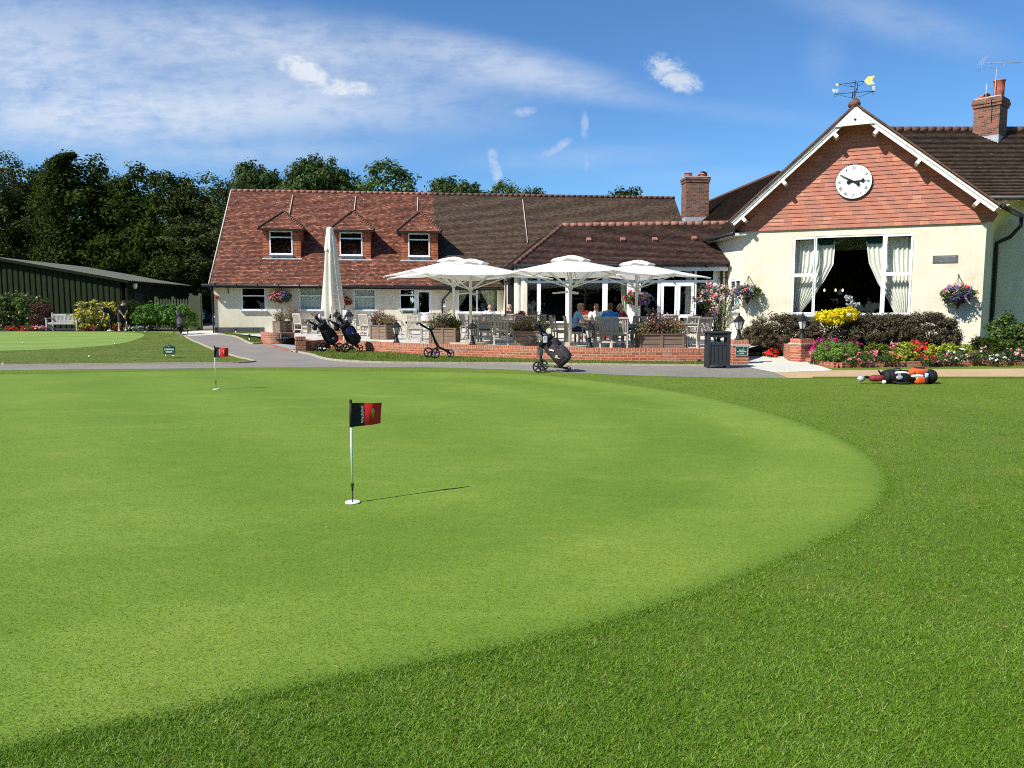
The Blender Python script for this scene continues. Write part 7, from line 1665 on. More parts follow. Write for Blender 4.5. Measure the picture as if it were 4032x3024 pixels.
m_, nt_, b_ = newmat('flowered_blue_cotton'); tc_ = N(nt_, 'ShaderNodeTexCoord').outputs['Object']; vo = N(nt_, 'ShaderNodeTexVoronoi', Scale=13.0); L(nt_, tc_, vo.inputs['Vector']); L(nt_, ramp(nt_, vo.outputs['Distance'], [(.24, (.02, .06, .22)), (.34, (.19, .42, .68))]), b_.inputs['Base Color']); b_.inputs['Roughness'].default_value = .85; M['shirtfloral'] = m_
sit('person in a blue flowered shirt with fair hair leaning on the table', 2268, 24.75, 86, seated('table', .14, 0), 'shirtfloral', 'short', 'navy', 'hairfair', hairkind='full')
sit('person in a white polo shirt facing the lawn behind the beer glass', 2347, 26.75, 4, seated('table', .05, .06), 'shirtwhite', 'short', 'shirtblack', 'hairbrown')
sit('person in a bright blue shirt seen from behind', 2404, 24.0, 178, seated('table', .08, -.25), 'shirtblue', 'short', 'navy', 'hairbrown', 'skin', hairkind='full')
sit('person in a crimson shirt with a shaven head, leaning over the table', 2462, 24.85, -84, seated('table', .16, 0), 'shirtred', 'short', 'navy', 'hairgrey', hairkind='bald')
# the two golfers on the chipping green
def golfer(lab, px, d, rz, shirt, legs, legm, hair, skin, shoes, bend, knee=.06, head_look=(0, -.55, -1), stance=.16):
    b = bend; pel = Vector((0, .16, .90)); wa = pel + Vector((0, -.17 * math.sin(b) * .8, .19 * math.cos(b * .8))); chs = wa + Vector((0, -.25 * math.sin(b), .25 * math.cos(b))); nk = chs + Vector((0, -.15 * math.sin(b * 1.05), .15 * math.cos(b * 1.05))); hdv = nk + Vector((0, -.15 * math.sin(b * 1.15), .13 * math.cos(b * 1.1)))
    mid_ = chs.lerp(nk, .5); hands = Vector((.03, mid_.y - .10, .80 if b < 1 else .62))
    J = dict(pelvis=pel, waist=wa, chest=chs, neckb=nk, head=hdv, hipR=(-.10, .15, .86), hipL=(.10, .15, .86), knR=(-stance, .06 - knee, .48), knL=(stance, .06 - knee, .48), anR=(-stance - .01, .08, .09), anL=(stance + .01, .08, .09), toeR=(-stance - .03, -.08, .03), toeL=(stance + .04, -.08, .03),
             shR=mid_ + Vector((-.18, 0, 0)), shL=mid_ + Vector((.18, 0, 0)), elR=mid_.lerp(hands, .5) + Vector((-.17, .06, 0)), elL=mid_.lerp(hands, .5) + Vector((.18, .06, 0)), wrR=hands + Vector((-.025, .04, .0)), wrL=hands + Vector((.03, .05, .07)), hdR=hands + Vector((.0, -.04, -.09)), hdL=hands + Vector((.0, -.03, -.03)), look=head_look, hup=(0, -.6, .8))
    p = P(px, 1210, d); return person(lab, (p.x, d, gz(d)), R(rz), J, shirt, legs, legm, hair, skin, shoes), J, hands
g2, J2, h2 = golfer('person in a navy polo and black shorts putting, right of the pair', 480, 40.0, 48, 'navy', 'short', 'shirtblack', 'hairdark', 'skinpale', 'bagblack', .62)
g1, J1, h1 = golfer('person all in black stooping low over a putter, left of the pair', 428, 40.4, -62, 'shirtblack', 'long', 'shirtblack', 'hairdark', 'skinpale', 'shoewhite', 1.02, .02)
def putter(lab, gobj, hands, foot):
    Mw_ = gobj.matrix_basis; a = Mw_ @ (hands + Vector((0, .02, .16))); b = Mw_ @ Vector(foot); t = thing('putter', lab, 'golf club', b)
    mb = MB(); mb.tube([a, a.lerp(b, .28)], [.014, .011], 8); mb.build('grip', M['rubber'], t); mb = MB(); mb.tube([a.lerp(b, .28), b + Vector((0, 0, .03))], [.0075, .006], 6); mb.build('shaft', M['chrome'], t); mb = MB(); mb.box(b + Vector((.03, 0, .016)), (.11, .03, .03)); mb.build('head', M['chrome'], t)
putter('putter held by the golfer in shorts', g2, h2, (.06, -.55, .005)); putter('putter held by the stooping golfer', g1, h1, (.05, -.75, .005))
BG_ = 'white golf balls on the chipping green'
for px, py, lab in ((91, 1353, 'golf ball alone on the left of the chipping green'), (529, 1308.5, 'golf ball at the putter head'), (572, 1309, 'golf ball at the edge of the chipping green'), (452, 1357, 'golf ball in the longer grass below the chipping green'), (12, 1438, 'golf ball on the path edge at the far left'), (352, 1408, 'golf ball in the rough left of the green sign')):
    p = G(px, py); mb = MB(); mb.ball((0, 0, .03), .03, n=14, m=8); o = mb.build('golf_ball', M['ballwhite'], None, local=True); o.location = (p.x, p.y, p.z + .01); tag(o, lab, 'golf ball', BG_)
# ------------------------------------------------------------------ golf trolleys and bags
def wheel(t, c, r, w_, rim, spokes=5, tyre='rubber'):
    """wheel with its axle along local y"""
    c = Vector(c); mb = MB(); mb.tube([c + Vector((r * .9 * math.cos(a), 0, r * .9 * math.sin(a))) for a in [2 * math.pi * k / 28 for k in range(28)]], r * .105, 8, closed=True); wl_ = mb.build('wheel', M[tyre], t, local=True)
    mb = MB(); mb.tube([c + Vector((r * .78 * math.cos(a), 0, r * .78 * math.sin(a))) for a in [2 * math.pi * k / 28 for k in range(28)]], r * .05, 6, closed=True); mb.tube([c + Vector((0, -w_ / 2, 0)), c + Vector((0, w_ / 2, 0))], r * .17, 10)
    for k in range(spokes): a = 2 * math.pi * k / spokes + .3; mb.beam(c, c + Vector((r * .8 * math.cos(a), 0, r * .8 * math.sin(a))), .03, .03)
    mb.build('rim', M[rim], wl_, local=True); return wl_
def bagbody(t, b0, b1, r, mat, cuff, pockets, name='bag'):
    """soft tapered bag from base b0 to mouth b1 with pockets"""
    b0, b1 = Vector(b0), Vector(b1); ax = (b1 - b0).normalized(); l = (b1 - b0).length; Mr = Vector((0, 0, 1)).rotation_difference(ax).to_matrix()
    prof = [(r * .72, 0), (r * .92, .03), (r, .10), (r * 1.04, .25), (r * .98, .42), (r * 1.02, .55), (r * .92, .72), (r * .86, .80)]; prof = [(a, z * l / .9) for a, z in prof]
    mb = MB(); mb.lathe(prof, 18, b0, Mr, sx=1.0, sy=.9); bag = mb.build(name, M[mat], t, local=True)
    mb = MB(); mb.lathe([(r * .90, l * .86), (r * 1.0, l * .89), (r * 1.03, l), (r * .9, l * 1.02), (r * .82, l * .93)], 18, b0, Mr); mb.build('cuff', M[cuff], t, local=True)
    for (u, v, f, sz, pm, nm) in pockets:               # u: around, f: along
        a = u; c = b0 + ax * l * f + Mr @ Vector((math.cos(a) * r * .92, math.sin(a) * r * .84, 0)); Mp = Mr @ Matrix.Rotation(a, 3, 'Z'); mb = MB(); mb.ball((0, 0, 0), 1.0, n=18, m=12)
        mb.v = [tuple(c + Mp @ Vector((math.copysign(abs(x) ** .7, x) * sz[0], math.copysign(abs(y) ** .6, y) * sz[1], math.copysign(abs(z) ** .6, z) * sz[2]))) for x, y, z in mb.v]; mb.build(nm, M[pm], t, local=True)
    return bag, Mr, ax, l
def clubs(t, b1, ax, Mr, r, heads, seed=1):
    rr = random.Random(seed); b1 = Vector(b1)
    for i, (kind, mat, ln) in enumerate(heads):
        a = 2 * math.pi * i / len(heads); o = Mr @ Vector((math.cos(a) * r * .55, math.sin(a) * r * .55, 0)); s = b1 + o - ax * .1; e = s + (ax + (Mr @ Vector((rr.uniform(-.12, .12), rr.uniform(-.12, .12), 0)))).normalized() * (ln + .1)
        mb = MB(); mb.tube([s, e], .008, 6); sh_ = mb.build('club', M['chrome'], t, local=True); mb = MB(); side = Mr @ Vector((math.cos(a), math.sin(a), 0))
        if kind == 'cover': mb.tube([e - ax * .14, e - ax * .06, e + ax * .03, e + ax * .10 + side * .03, e + ax * .13 + side * .05], [.028, .034, .05, .056, .03], 10)
        elif kind == 'hybrid': mb.tube([e - ax * .1, e, e + ax * .06 + side * .03], [.024, .034, .026], 9)
        else: mb.beam(e, e + side * .085 + ax * .02, .05, .018, w2=.065, h2=.03)
        mb.build('club_cover' if kind != 'iron' else 'club_head', M[mat], sh_, local=True)
def trolley(lab, px, py, rz, style, bag=None, frame='bagblack', rim='bagblack', scale=1.0, seed=1):
    p = G(px, py); z0 = p.z + (.05 if style == 'push' else 0); t = thing('golf_trolley', lab, 'golf trolley', (p.x, p.y, z0), R(rz), 'golf trolleys by the terrace'); t.scale = (scale,) * 3
    if style == 'electric':
        for y in (-.27, .27): wheel(t, (0, y, .14), .14, .07, 'bagblack', 5)
        wheel(t, (.69, 0, .075), .075, .05, 'bagblack', 3)
        mb = MB(); mb.beam((.02, 0, .17), (.45, 0, .13), .12, .05); mb.beam((.45, 0, .13), (.68, .05, .09), .05, .05); mb.beam((0, -.26, .14), (0, .26, .14), .04, .04); mb.build('chassis', M['baggrey'], t, local=True)
        mb = MB(); mb.beam((.1, -.07, .18), (.36, -.07, .155), .03, .05); mb.build('silver_trim', M['chrome'], t, local=True)
        mb = MB()
        for y in (-.045, .045): mb.tube([(.03, y, .18), (0, y, .42), (-.01, y, .52)], .024, 8)
        mb.beam((-.01, 0, .40), (0, 0, .60), .12, .09); mb.tube([(0, 0, .58), (-.06, 0, .68), (-.2, 0, .78), (-.32, 0, .86)], .026, 8); mb.tube([(-.32, -.09, .87), (-.34, 0, .86), (-.32, .09, .87)], .018, 8); mb.build('handle_frame', M['baggrey'], t, local=True)
        mb = MB(); mb.box((-.14, 0, .745), (.1, .09, .12)); mb.build('drink_holder', M['bagblack'], t, local=True)
        b0, b1 = (.64, 0, .23), (.10, 0, .80)
    else:
        for y in (-.26, .26): wheel(t, (0, y, .16), .16, .06, rim, 3)
        wheel(t, (.64, 0, .125), .125, .05, rim, 3)
        mb = MB()
        for y in (-.25, .25): mb.beam((.0, y, .145), (.22, y * .12, .34), .035, .045)
        mb.beam((.22, 0, .34), (.5, 0, .22), .05, .06); mb.beam((.5, .0, .22), (.56, 0, .2), .12, .1); mb.beam((.56, .05, .18), (.62, .05, .115), .03, .03); mb.beam((.56, -.05, .18), (.62, -.05, .115), .03, .03)
        mb.beam((.22, 0, .34), (.12, 0, .52), .06, .07); mb.beam((.12, 0, .52), (-.02, 0, .86), .035, .06); mb.build('frame', M[frame], t, local=True)
        mb = MB(); mb.beam((-.02, 0, .86), (-.20, 0, .95), .05, .05); mb.beam((-.2, 0, .95), (-.36, 0, 1.04), .06, .06); mb.tube([(-.34, 0, 1.02), (-.40, -.06, 1.09), (-.46, -.06, 1.07), (-.47, 0, 1.02), (-.46, .06, 1.07), (-.40, .06, 1.09)], .017, 6, closed=True); mb.build('handle', M['bagblack'], t, local=True)
        mb = MB(); mb.beam((-.02, -.12, .97), (.02, 0, .87), .03, .04); mb.beam((-.02, .12, .97), (.02, 0, .87), .03, .04); mb.beam((.02, 0, .87), (.14, 0, .96), .04, .03); mb.build('cradle', M['bagblack'], t, local=True)
        if bag: mb = MB(); mb.tube([(-.2, 0, .92), (-.2, 0, .86), (-.18, 0, .76), (-.2, 0, .74)], [.02, .09, .08, .02], 12); mb.build('valuables_pouch', M['bagblack'], t, local=True)
        b0, b1 = (.54, 0, .29), (.05, 0, .98)
    if bag:
        bg_, Mr, ax, l = bagbody(t, b0, b1, bag.get('r', .14), bag['mat'], bag['cuff'], bag['pockets'])
        clubs(t, b1, ax, Mr, bag.get('r', .14), bag['clubs'], seed)
        for body, sz, loc_, tilt, m_ in bag.get('text', ()):
            Rm = Matrix(((1, 0, 0), (0, 0, -1), (0, 1, 0))) @ Matrix.Rotation(R(tilt), 3, 'Z'); o = text('lettering', body, sz, M[m_], None, (0, 0, 0), Matrix.Identity(3), extrude=.002, bold=.002); o.parent = t; o.matrix_basis = Matrix.Translation(Vector(loc_)) @ Rm.to_4x4()
    return t
PI = math.pi
SIDE = -PI / 2
plum = dict(mat='bagplum', cuff='bagblack', r=.2, pockets=[(-PI / 2, 0, .42, (.03, .125, .23), 'bagplum', 'side_pocket'), (0.0, 0, .30, (.06, .11, .2), 'bagplum', 'front_pocket'), (0.0, 0, .66, (.055, .11, .12), 'bagblack', 'top_pocket'), (-PI / 4, 0, .24, (.05, .06, .17), 'baggrey', 'umbrella_pocket')],
            clubs=[('cover', 'bagblack', .26), ('cover', 'bagblack', .22), ('hybrid', 'bagblack', .14), ('iron', 'chrome', .06), ('iron', 'chrome', .08), ('iron', 'chrome', .05), ('iron', 'chrome', .09), ('cover', 'bagblack', .30)],
            text=[('PC', .05, (.44, -.212, .40), -10, 'signwhite')])
T3 = trolley('electric trolley with a plum grey golf bag standing on the path', 2128, 1464, -14, 'electric', plum, scale=1.02)
# white name flash and grey rangefinder case on that bag
mb = MB(); mb.beam((.255, -.216, .565), (.375, -.216, .54), .008, .017, up=(0, 0, 1)); mb.beam((.265, -.216, .542), (.375, -.216, .52), .008, .012, up=(0, 0, 1)); mb.beam((.40, -.216, .375), (.51, -.216, .35), .008, .012); o = mb.build('white_flash', M['signwhite'], T3, local=True)
rf = thing('rangefinder_case', 'light grey rangefinder case hanging from the plum golf bag', 'case', T3.matrix_basis @ Vector((.17, -.25, .80)))
mb = MB(); mb.box((0, 0, 0), (.11, .06, .17)); mb.build('shell', M['lead'], rf, local=True, bevel=.02); mb = MB(); mb.box((0, -.032, -.055), (.05, .006, .02)); mb.build('label_patch', M['signwhite'], rf, local=True); mb = MB(); mb.tube([(0, 0, .08), (.02, .05, .12), (.03, .12, .13)], .008, 5); mb.build('clip', M['iron'], rf, local=True)
b1 = dict(mat='bagblack', cuff='bagblack', r=.19, pockets=[(SIDE, 0, .45, (.03, .12, .24), 'bagblack', 'side_pocket'), (0, 0, .35, (.05, .11, .24), 'bagblack', 'front_pocket'), (SIDE, 0, .2, (.035, .08, .1), 'bagblue', 'bottle_pocket')], clubs=[('cover', 'bagwhite', .16), ('cover', 'bagblack', .2), ('hybrid', 'bagblue', .1), ('iron', 'chrome', .05), ('iron', 'chrome', .07), ('cover', 'bagblack', .22), ('hybrid', 'bagblue', .12), ('iron', 'chrome', .05)])
T1 = trolley('push trolley with an all black golf bag, leftmost of the loaded pair', 1262, 1389, 33, 'push', b1, scale=.97, seed=3)
mb = MB(); mb.tube([(.36, -.20, .44), (.39, -.205, .47), (.44, -.205, .47), (.475, -.20, .42)], .010, 6); mb.tube([(.42, -.205, .44), (.415, -.205, .40), (.45, -.205, .42)], .009, 6); mb.build('chevron_emblem', M['lead'], T1, local=True)
b2 = dict(mat='bagblack', cuff='bagblack', r=.19, pockets=[(SIDE, 0, .62, (.03, .12, .15), 'bagblue', 'side_pocket'), (0, 0, .55, (.06, .11, .16), 'bagblack', 'front_pocket'), (0, 0, .2, (.06, .11, .12), 'bagblack', 'front_pocket'), (SIDE, 0, .28, (.035, .1, .16), 'bagblack', 'side_pocket')], clubs=[('iron', 'chrome', .1), ('iron', 'chrome', .16), ('iron', 'chrome', .2), ('iron', 'chrome', .14), ('iron', 'chrome', .1), ('cover', 'bagblack', .2), ('cover', 'baggrey', .24), ('iron', 'chrome', .12)])
T2 = trolley('push trolley with a black and royal blue golf bag, right of the loaded pair', 1348, 1393, 35, 'push', b2, scale=.99, seed=5)
mb = MB(); mb.beam((.27, -.215, .66), (.335, -.215, .64), .008, .02); mb.build('white_flash', M['signwhite'], T2, local=True)
trolley('empty black push trolley with blue rimmed wheels on the lawn strip', 1700, 1417, 30, 'push', None, rim='bluepaint', scale=1.0)
b3 = dict(mat='bagblack', cuff='bagblack', r=.15, pockets=[(0, 0, .4, (.06, .11, .2), 'baggrey', 'front_pocket'), (SIDE, 0, .5, (.03, .1, .2), 'bagblack', 'side_pocket')], clubs=[('cover', 'bagblack', .12), ('iron', 'chrome', .08), ('iron', 'chrome', .05), ('cover', 'baggrey', .12)])
trolley('black trolley and bag standing alone at the corner of the chipping green', 712, 1316, 292, 'electric', b3, scale=1.12, seed=8)
# white shoes on the grass by the wheels
for px, py, rz, lab in ((1263, 1384, .2, 'small white shoe bag on the grass at the trolley wheel'), (1276, 1386, -.1, 'white golf towel lying by the trolley wheel')):
    p = G(px, py); mb = MB(); limb(mb, [(-.12, 0, .04), (0, 0, .045), (.13, 0, .04)], [.04, .05, .045]); o = mb.build('white_bundle', M['shoewhite'], None, local=True, fixn=False); o.location = (p.x, p.y, p.z + .045); o.rotation_euler.z = rz; tag(o, lab, 'bundle')
# the bag lying on the lawn
p0 = G(3484, 1512); p1 = G(3672, 1512); yy0 = p0.y + .12
lb = thing('golf_bag', 'orange, black and white golf bag lying on its side on the lawn', 'golf bag', (p0.x, yy0, 0))
ln_ = p1.x - p0.x; lb.scale = (1, 1, .88)
X = lambda f: f * ln_
mb = MB(); prof = [(.12, .0), (.155, .04), (.165, .2), (.16, .45), (.165, .62), (.16, .8), (.15, .88)]; Mr = Matrix.Rotation(R(90), 3, 'Y')
mb.lathe([(r, z * ln_) for r, z in prof], 22, (0, 0, .165), Mr); mb.build('body', M['bagblack'], lb, local=True)
mb = MB(); mb.lathe([(.15, -.02), (.172, .0), (.175, .08), (.16, .10)], 22, (X(.12), 0, .17), Mr); mb.lathe([(.12, 0), (.16, .015), (.165, .09)], 22, (X(.03), 0, .165), Mr); mb.build('cuff', M['bagblack'], lb, local=True)
mb = MB(); mb.lathe([(.15, 0), (.168, .02), (.17, .16), (.14, .21), (.0, .215)], 22, (X(.88), 0, .17), Mr); mb.build('base', M['bagblack'], lb, local=True)
def pad(name, x0, x1, y, z, ry, rz_, mat, ang=0):
    mb = MB(); mb.ball((0, 0, 0), 1, n=20, m=12); Mt = Matrix.Rotation(ang, 3, 'X')
    mb.v = [tuple(Vector(((x0 + x1) / 2, y, z)) + Mt @ Vector((math.copysign(abs(a) ** .55, a) * (x1 - x0) / 2, math.copysign(abs(b) ** .6, b) * ry, math.copysign(abs(c) ** .55, c) * rz_))) for a, b, c in mb.v]; return mb.build(name, M[mat], lb, local=True)
pad('side_panel', X(.16), X(.50), -.12, .16, .06, .115, 'bagblack'); pad('white_panel', X(.145), X(.515), -.105, .165, .06, .135, 'bagwhite')
pad('top_pocket', X(.66), X(.86), -.03, .345, .1, .055, 'bagblack'); pad('orange_pocket', X(.58), X(.91), -.03, .285, .15, .085, 'bagorange'); pad('orange_shoulder', X(.50), X(.62), -.06, .27, .12, .06, 'bagorange')
pad('orange_pocket', X(.60), X(.82), -.16, .09, .06, .085, 'bagorange'); pad('white_stripe', X(.52), X(.78), -.155, .195, .03, .035, 'bagwhite'); pad('black_stripe', X(.55), X(.74), -.172, .150, .026, .035, 'bagblack')
mb = MB(); mb.tube([(X(.60), -.201, .165), (X(.615), -.203, .14), (X(.64), -.202, .145), (X(.635), -.2, .165)], .008, 5); mb.build('chevron_emblem', M['signwhite'], lb, local=True)
pad('bottle_sleeve', X(.80), X(.87), -.17, .10, .05, .09, 'bagblack')
mb = MB(); mb.tube([(X(.15), -.14, .06), (X(.25), -.23, .03), (X(.42), -.24, .025), (X(.55), -.17, .04)], [.02, .026, .026, .02], 8); mb.build('shoulder_strap', M['bagblack'], lb, local=True)
mb = MB(); mb.tube([(X(.22), .0, .32), (X(.26), 0, .365), (X(.34), 0, .365), (X(.38), 0, .32)], .014, 8); mb.build('carry_handle', M['bagblack'], lb, local=True)
mb = MB(); mb.ball((X(.27), -.185, .16), (.075, .02, .055)); mb.box((X(.265), -.185, .23), (.05, .02, .09)); mb.build('hanging_tag', M['lead'], lb, local=True)
bt = thing('drink_bottle', 'blue capped bottle tucked in the side of the lying bag', 'bottle', (p0.x + X(.835), yy0 - .18, .19)); mb = MB(); mb.lathe([(.035, -.06), (.038, 0), (.036, .04)], 12); mb.build('flask', M['sky_acrylic'], bt, local=True); mb = MB(); mb.lathe([(.03, .041), (.033, .06), (.02, .09), (.004, .095)], 12); mb.build('cap', M['bagblue'], bt, local=True)
for k, (pts, rs, m_, nm) in enumerate((([(X(.05), -.02, .13), (-.08, -.03, .13), (-.20, -.02, .13), (-.28, -.02, .12)], [.06, .08, .085, .05], 'maroon', 'head_cover'), ([(-.2, .04, .14), (-.34, .02, .15), (-.42, .01, .13)], [.03, .035, .03], 'bagblack', 'head_cover'), ([(-.40, .0, .13), (-.47, -.02, .11), (-.52, -.03, .08)], [.05, .075, .045], 'lead', 'head_cover'), ([(X(.02), -.10, .06), (-.02, -.13, .05), (-.05, -.14, .045)], [.02, .05, .03], 'shoewhite', 'head_cover'), ([(X(.08), .05, .2), (-.03, .03, .24), (-.08, .02, .31)], [.02, .022, .02], 'bagblack', 'club_head'))):
    mb = MB(); mb.tube(pts, rs, 12); c = mb.build(nm, M[m_], lb, local=True)
# ------------------------------------------------------------------ litter bin
pb = G(2832, 1452); bn = thing('litter_bin', 'slate grey slatted litter bin at the end of the terrace wall', 'litter bin', (pb.x, pb.y + .12, 0), R(-6))
w_, d_, h_ = .60, .52, .96
for x in (-1, 1):
    for y in (0, 1): mb = MB(); mb.box((x * (w_ / 2 - .045), y * (d_ - .09), h_ / 2 - .02), (.09, .085, h_ - .04)); mb.build('post', M['binpaint'], bn, local=True)
mb = MB(); mb.box((0, d_ / 2 - .045, h_ - .015), (w_ + .05, d_ + .04, .05)); mb.build('lid', M['binpaint'], bn, local=True, bevel=.012)
mb = MB(); mb.box((0, .0, h_ - .09), (w_ - .185, .05, .10)); mb.box((0, d_ - .09, h_ - .09), (w_ - .185, .05, .10)); mb.build('top_rail', M['binpaint'], bn, local=True)
mb = MB()
for k in range(4): mb.box((-.155 + k * .1033, -.005, .36), (.092, .03, .52))
for k in range(3): 
    for x in (-1, 1): mb.box((x * (w_ / 2 - .02), .12 + k * .1, .36), (.03, .09, .52))
mb.build('slats', M['binpaint'], bn, local=True)
mb = MB(); mb.box((0, .022, .36), (w_ - .19, .02, .54)); mb.box((0, d_ - .12, .36), (w_ - .19, .02, .54)); mb.box((0, d_ / 2 - .04, .1), (w_ - .19, d_ - .2, .02)); mb.build('liner', M['bagblack'], bn, local=True)
mb = MB(); mb.box((0, -.012, .65), (w_ - .18, .035, .07)); mb.box((0, -.012, .10), (w_ - .18, .035, .06)); mb.build('front_rail', M['binpaint'], bn, local=True)
# ------------------------------------------------------------------ flags, holes, signs
def flagpin(lab, px, py, h, rz, big=True):
    p = G(px, py, 0); t = thing('flagstick', lab, 'golf flag', (p.x, p.y, .008)); k = h / .84
    mb = MB(); mb.tube([(0, 0, -.02), (0, 0, .10 * k)], .005, 8); mb.tube([(0, 0, .095 * k), (0, 0, .14 * k)], [.007, .012], 10); mb.tube([(0, 0, .14 * k), (0, 0, .155 * k)], .0125, 10); mb.build('ferrule', M['rubber'], t, local=True)
    mb = MB(); mb.tube([(0, 0, .155 * k), (0, 0, .80 * k)], .009, 10); mb.build('pole', M['white'], t, local=True)
    mb = MB(); mb.ball((0, 0, h - .01), (.013, .013, .016)); mb.tube([(0, 0, h - .03), (0, 0, h - .02)], .010, 8); mb.build('finial', M['rubber'], t, local=True)
    fh, fl = .195 * k, .245 * k; zt = h - .025
    Mz = Matrix.Rotation(R(rz), 3, 'Z')
    def F_(u, v):                                   # u along, v down
        w = .018 * math.sin(u * 7 + .4) * u + .006 * math.sin(v * 4 + u * 5); return Mz @ Vector((.008 + u * fl * (1 + .04 * (1 - v) * u), w - .012 * u, zt - v * fh * (1 - .05 * u) - .012 * u * (1 - v)))
    def cloth(name, u0, u1, mat):
        mb = MB(); n, m = 12, 10; vs = [F_(u0 + (u1 - u0) * i / n, j / m) for j in range(m + 1) for i in range(n + 1)]; mb.add(vs, [(j * (n + 1) + i, j * (n + 1) + i + 1, (j + 1) * (n + 1) + i + 1, (j + 1) * (n + 1) + i) for j in range(m) for i in range(n)], smooth=True); return mb.build(name, M[mat], t, local=True)
    mb = MB(); mb.tube([(0, 0, zt), (0, 0, zt - fh)], .0135, 12); mb.build('flag_sleeve', M['flagblack'], t, local=True)
    fbk = cloth('flag', -.03, .42, 'flagblack'); frd = cloth('flag', .42, 1.0, 'flagred')
    for s_ in (-1,):
        Rm = Mz @ Matrix(((0, -1, 0), (0, 0, -1), (1, 0, 0))) ; 
        c = F_(.345, .50) + Mz @ Vector((0, -.004, 0)); tx = text('lettering', 'WestByfleet', .028 * k, M['signwhite'], None, (0, 0, 0), Matrix.Identity(3), extrude=.0008, bold=.0004); tx.parent = t; tx.matrix_basis = Matrix.Translation(c) @ Rm.to_4x4()
        # emblem: a lime leaf-shaped bird with a dark tip
        q = lambda u, v: F_(u, v) + Mz @ Vector((0, -.004, 0))
        mb = MB(); ol = [(.66, .22), (.71, .25), (.735, .36), (.725, .50), (.705, .62), (.69, .74), (.655, .62), (.63, .48), (.625, .34), (.64, .26)]; c0 = q(.685, .42); vs = [c0] + [q(*o) for o in ol]; mb.add(vs, [(0, i, i % len(ol) + 1) for i in range(1, len(ol) + 1)]); mb.build('emblem', M['lime'], frd, local=True, fixn=False)
        mb = MB(); ol = [(.66, .22), (.68, .17), (.72, .20), (.71, .25)]; mb.add([q(*o) for o in ol], [(0, 1, 2, 3)]); ol = [(.69, .74), (.705, .62), (.71, .68), (.70, .80)]; mb.add([q(*o) for o in ol], [(0, 1, 2, 3)]); mb.build('emblem_tip', M['flagblack'], frd, local=True, fixn=False)
    hc = thing('hole_cup', 'white lined hole ' + ('at the near flag' if big else 'at the far flag'), 'golf hole', (p.x, p.y, .009)); mb = MB(); mb.lathe([(0, .0005), (.048, .0005), (.053, .004), (.060, .0045), (.061, -.006)], 28); mb.build('rim', M['white'], hc, local=True, fixn=False)
    return t
flagpin('near red and black flag on a white pin', 1389, 1981, .845, 30); flagpin('far red and black flag on a white pin', 851, 1534, .845, 4, False)
def rotz(a): return Matrix.Rotation(a, 3, 'Z') @ Matrix(((1, 0, 0), (0, 0, -1), (0, 1, 0)))
# chipping green sign
p = G(667, 1411); sg = thing('lawn_sign', 'small dark green sign with a pointed top reading CHIPPING GREEN', 'sign', p); k = p.y / 3000
sw_, sh_ = 46 * k, 38 * k; zb = 16 * k
mb = MB(); mb.prism([(-sw_ / 2, 0, zb), (sw_ / 2, 0, zb), (sw_ / 2, 0, zb + sh_ * .8), (.0, 0, zb + sh_), (-sw_ / 2, 0, zb + sh_ * .8)], (0, .03, 0)); mb.build('board', M['signgreen'], sg, local=True, bevel=.006)
for x in (-.32, .32): mb = MB(); mb.tube([(x * sw_ - .01, .01, -.02), (x * sw_, .015, zb)], .009, 6); mb.build('leg', M['chrome'], sg, local=True)
text('lettering', 'CHIPPING', .068, M['signwhite'], sg, p + Vector((0, -.006, zb + sh_ * .50)), rotz(0), bold=.0015); text('lettering', 'GREEN', .068, M['signwhite'], sg, p + Vector((0, -.006, zb + sh_ * .25)), rotz(0), bold=.0015)
mb = MB(); mb.tube([(-.04, -.004, zb + sh_ * .77), (.0, -.004, zb + sh_ * .79), (.05, -.004, zb + sh_ * .74)], [.004, .012, .004], 6); mb.build('emblem', M['lead'], sg, local=True)
def wallsign(name, lab, c, rz, w_, h_, lines, back='signgreen', frame=None, ink='signwhite', extra=None):
    t = thing(name, lab, 'sign' if 'sign' in name else 'plaque', c, rz); mb = MB(); mb.box((0, 0, 0), (w_, .012, h_)); mb.build('board', M[back], t, local=True)
    if frame:
        mb = MB(); f = .018
        for x in (-1, 1): mb.box((x * (w_ / 2 + f / 2), -.002, 0), (f, .02, h_ + 2 * f)); mb.box((0, -.002, x * (h_ / 2 + f / 2)), (w_, .02, f))
        mb.build('frame', M[frame], t, local=True)
    for body, s, z, wid in lines:
        o = text('lettering', body, s, M[ink], None, (0, 0, 0), Matrix.Identity(3), bold=.0008); o.parent = t; bpy.context.view_layer.update(); wx = o.dimensions.x or 1; o.matrix_basis = Matrix.Translation((0, -.0085, z)) @ Matrix(((wid / wx, 0, 0), (0, 0, -1), (0, 1, 0))).to_4x4()
    if extra: mb = MB(); extra(mb); mb.build('emblem', M['lead'], t, local=True)
    return t
leafmark = lambda x, z, s: (lambda m: m.tube([(x, -.007, z - s), (x + s * .3, -.008, z), (x, -.007, z + s)], [.001, s * .4, .001], 6))
wallsign('pier_sign', 'green notice with three white lines on the pier behind the litter bin', Vector((pA.x - .0, 21.75 - .245, .375)), R(-2), .315, .225, [('SUITABLE', .035, .02, .15), ('FOR WHEELCHAIR', .03, -.025, .27), ('ACCESS', .035, -.07, .13)], frame='lead', extra=leafmark(.04, .075, .025))
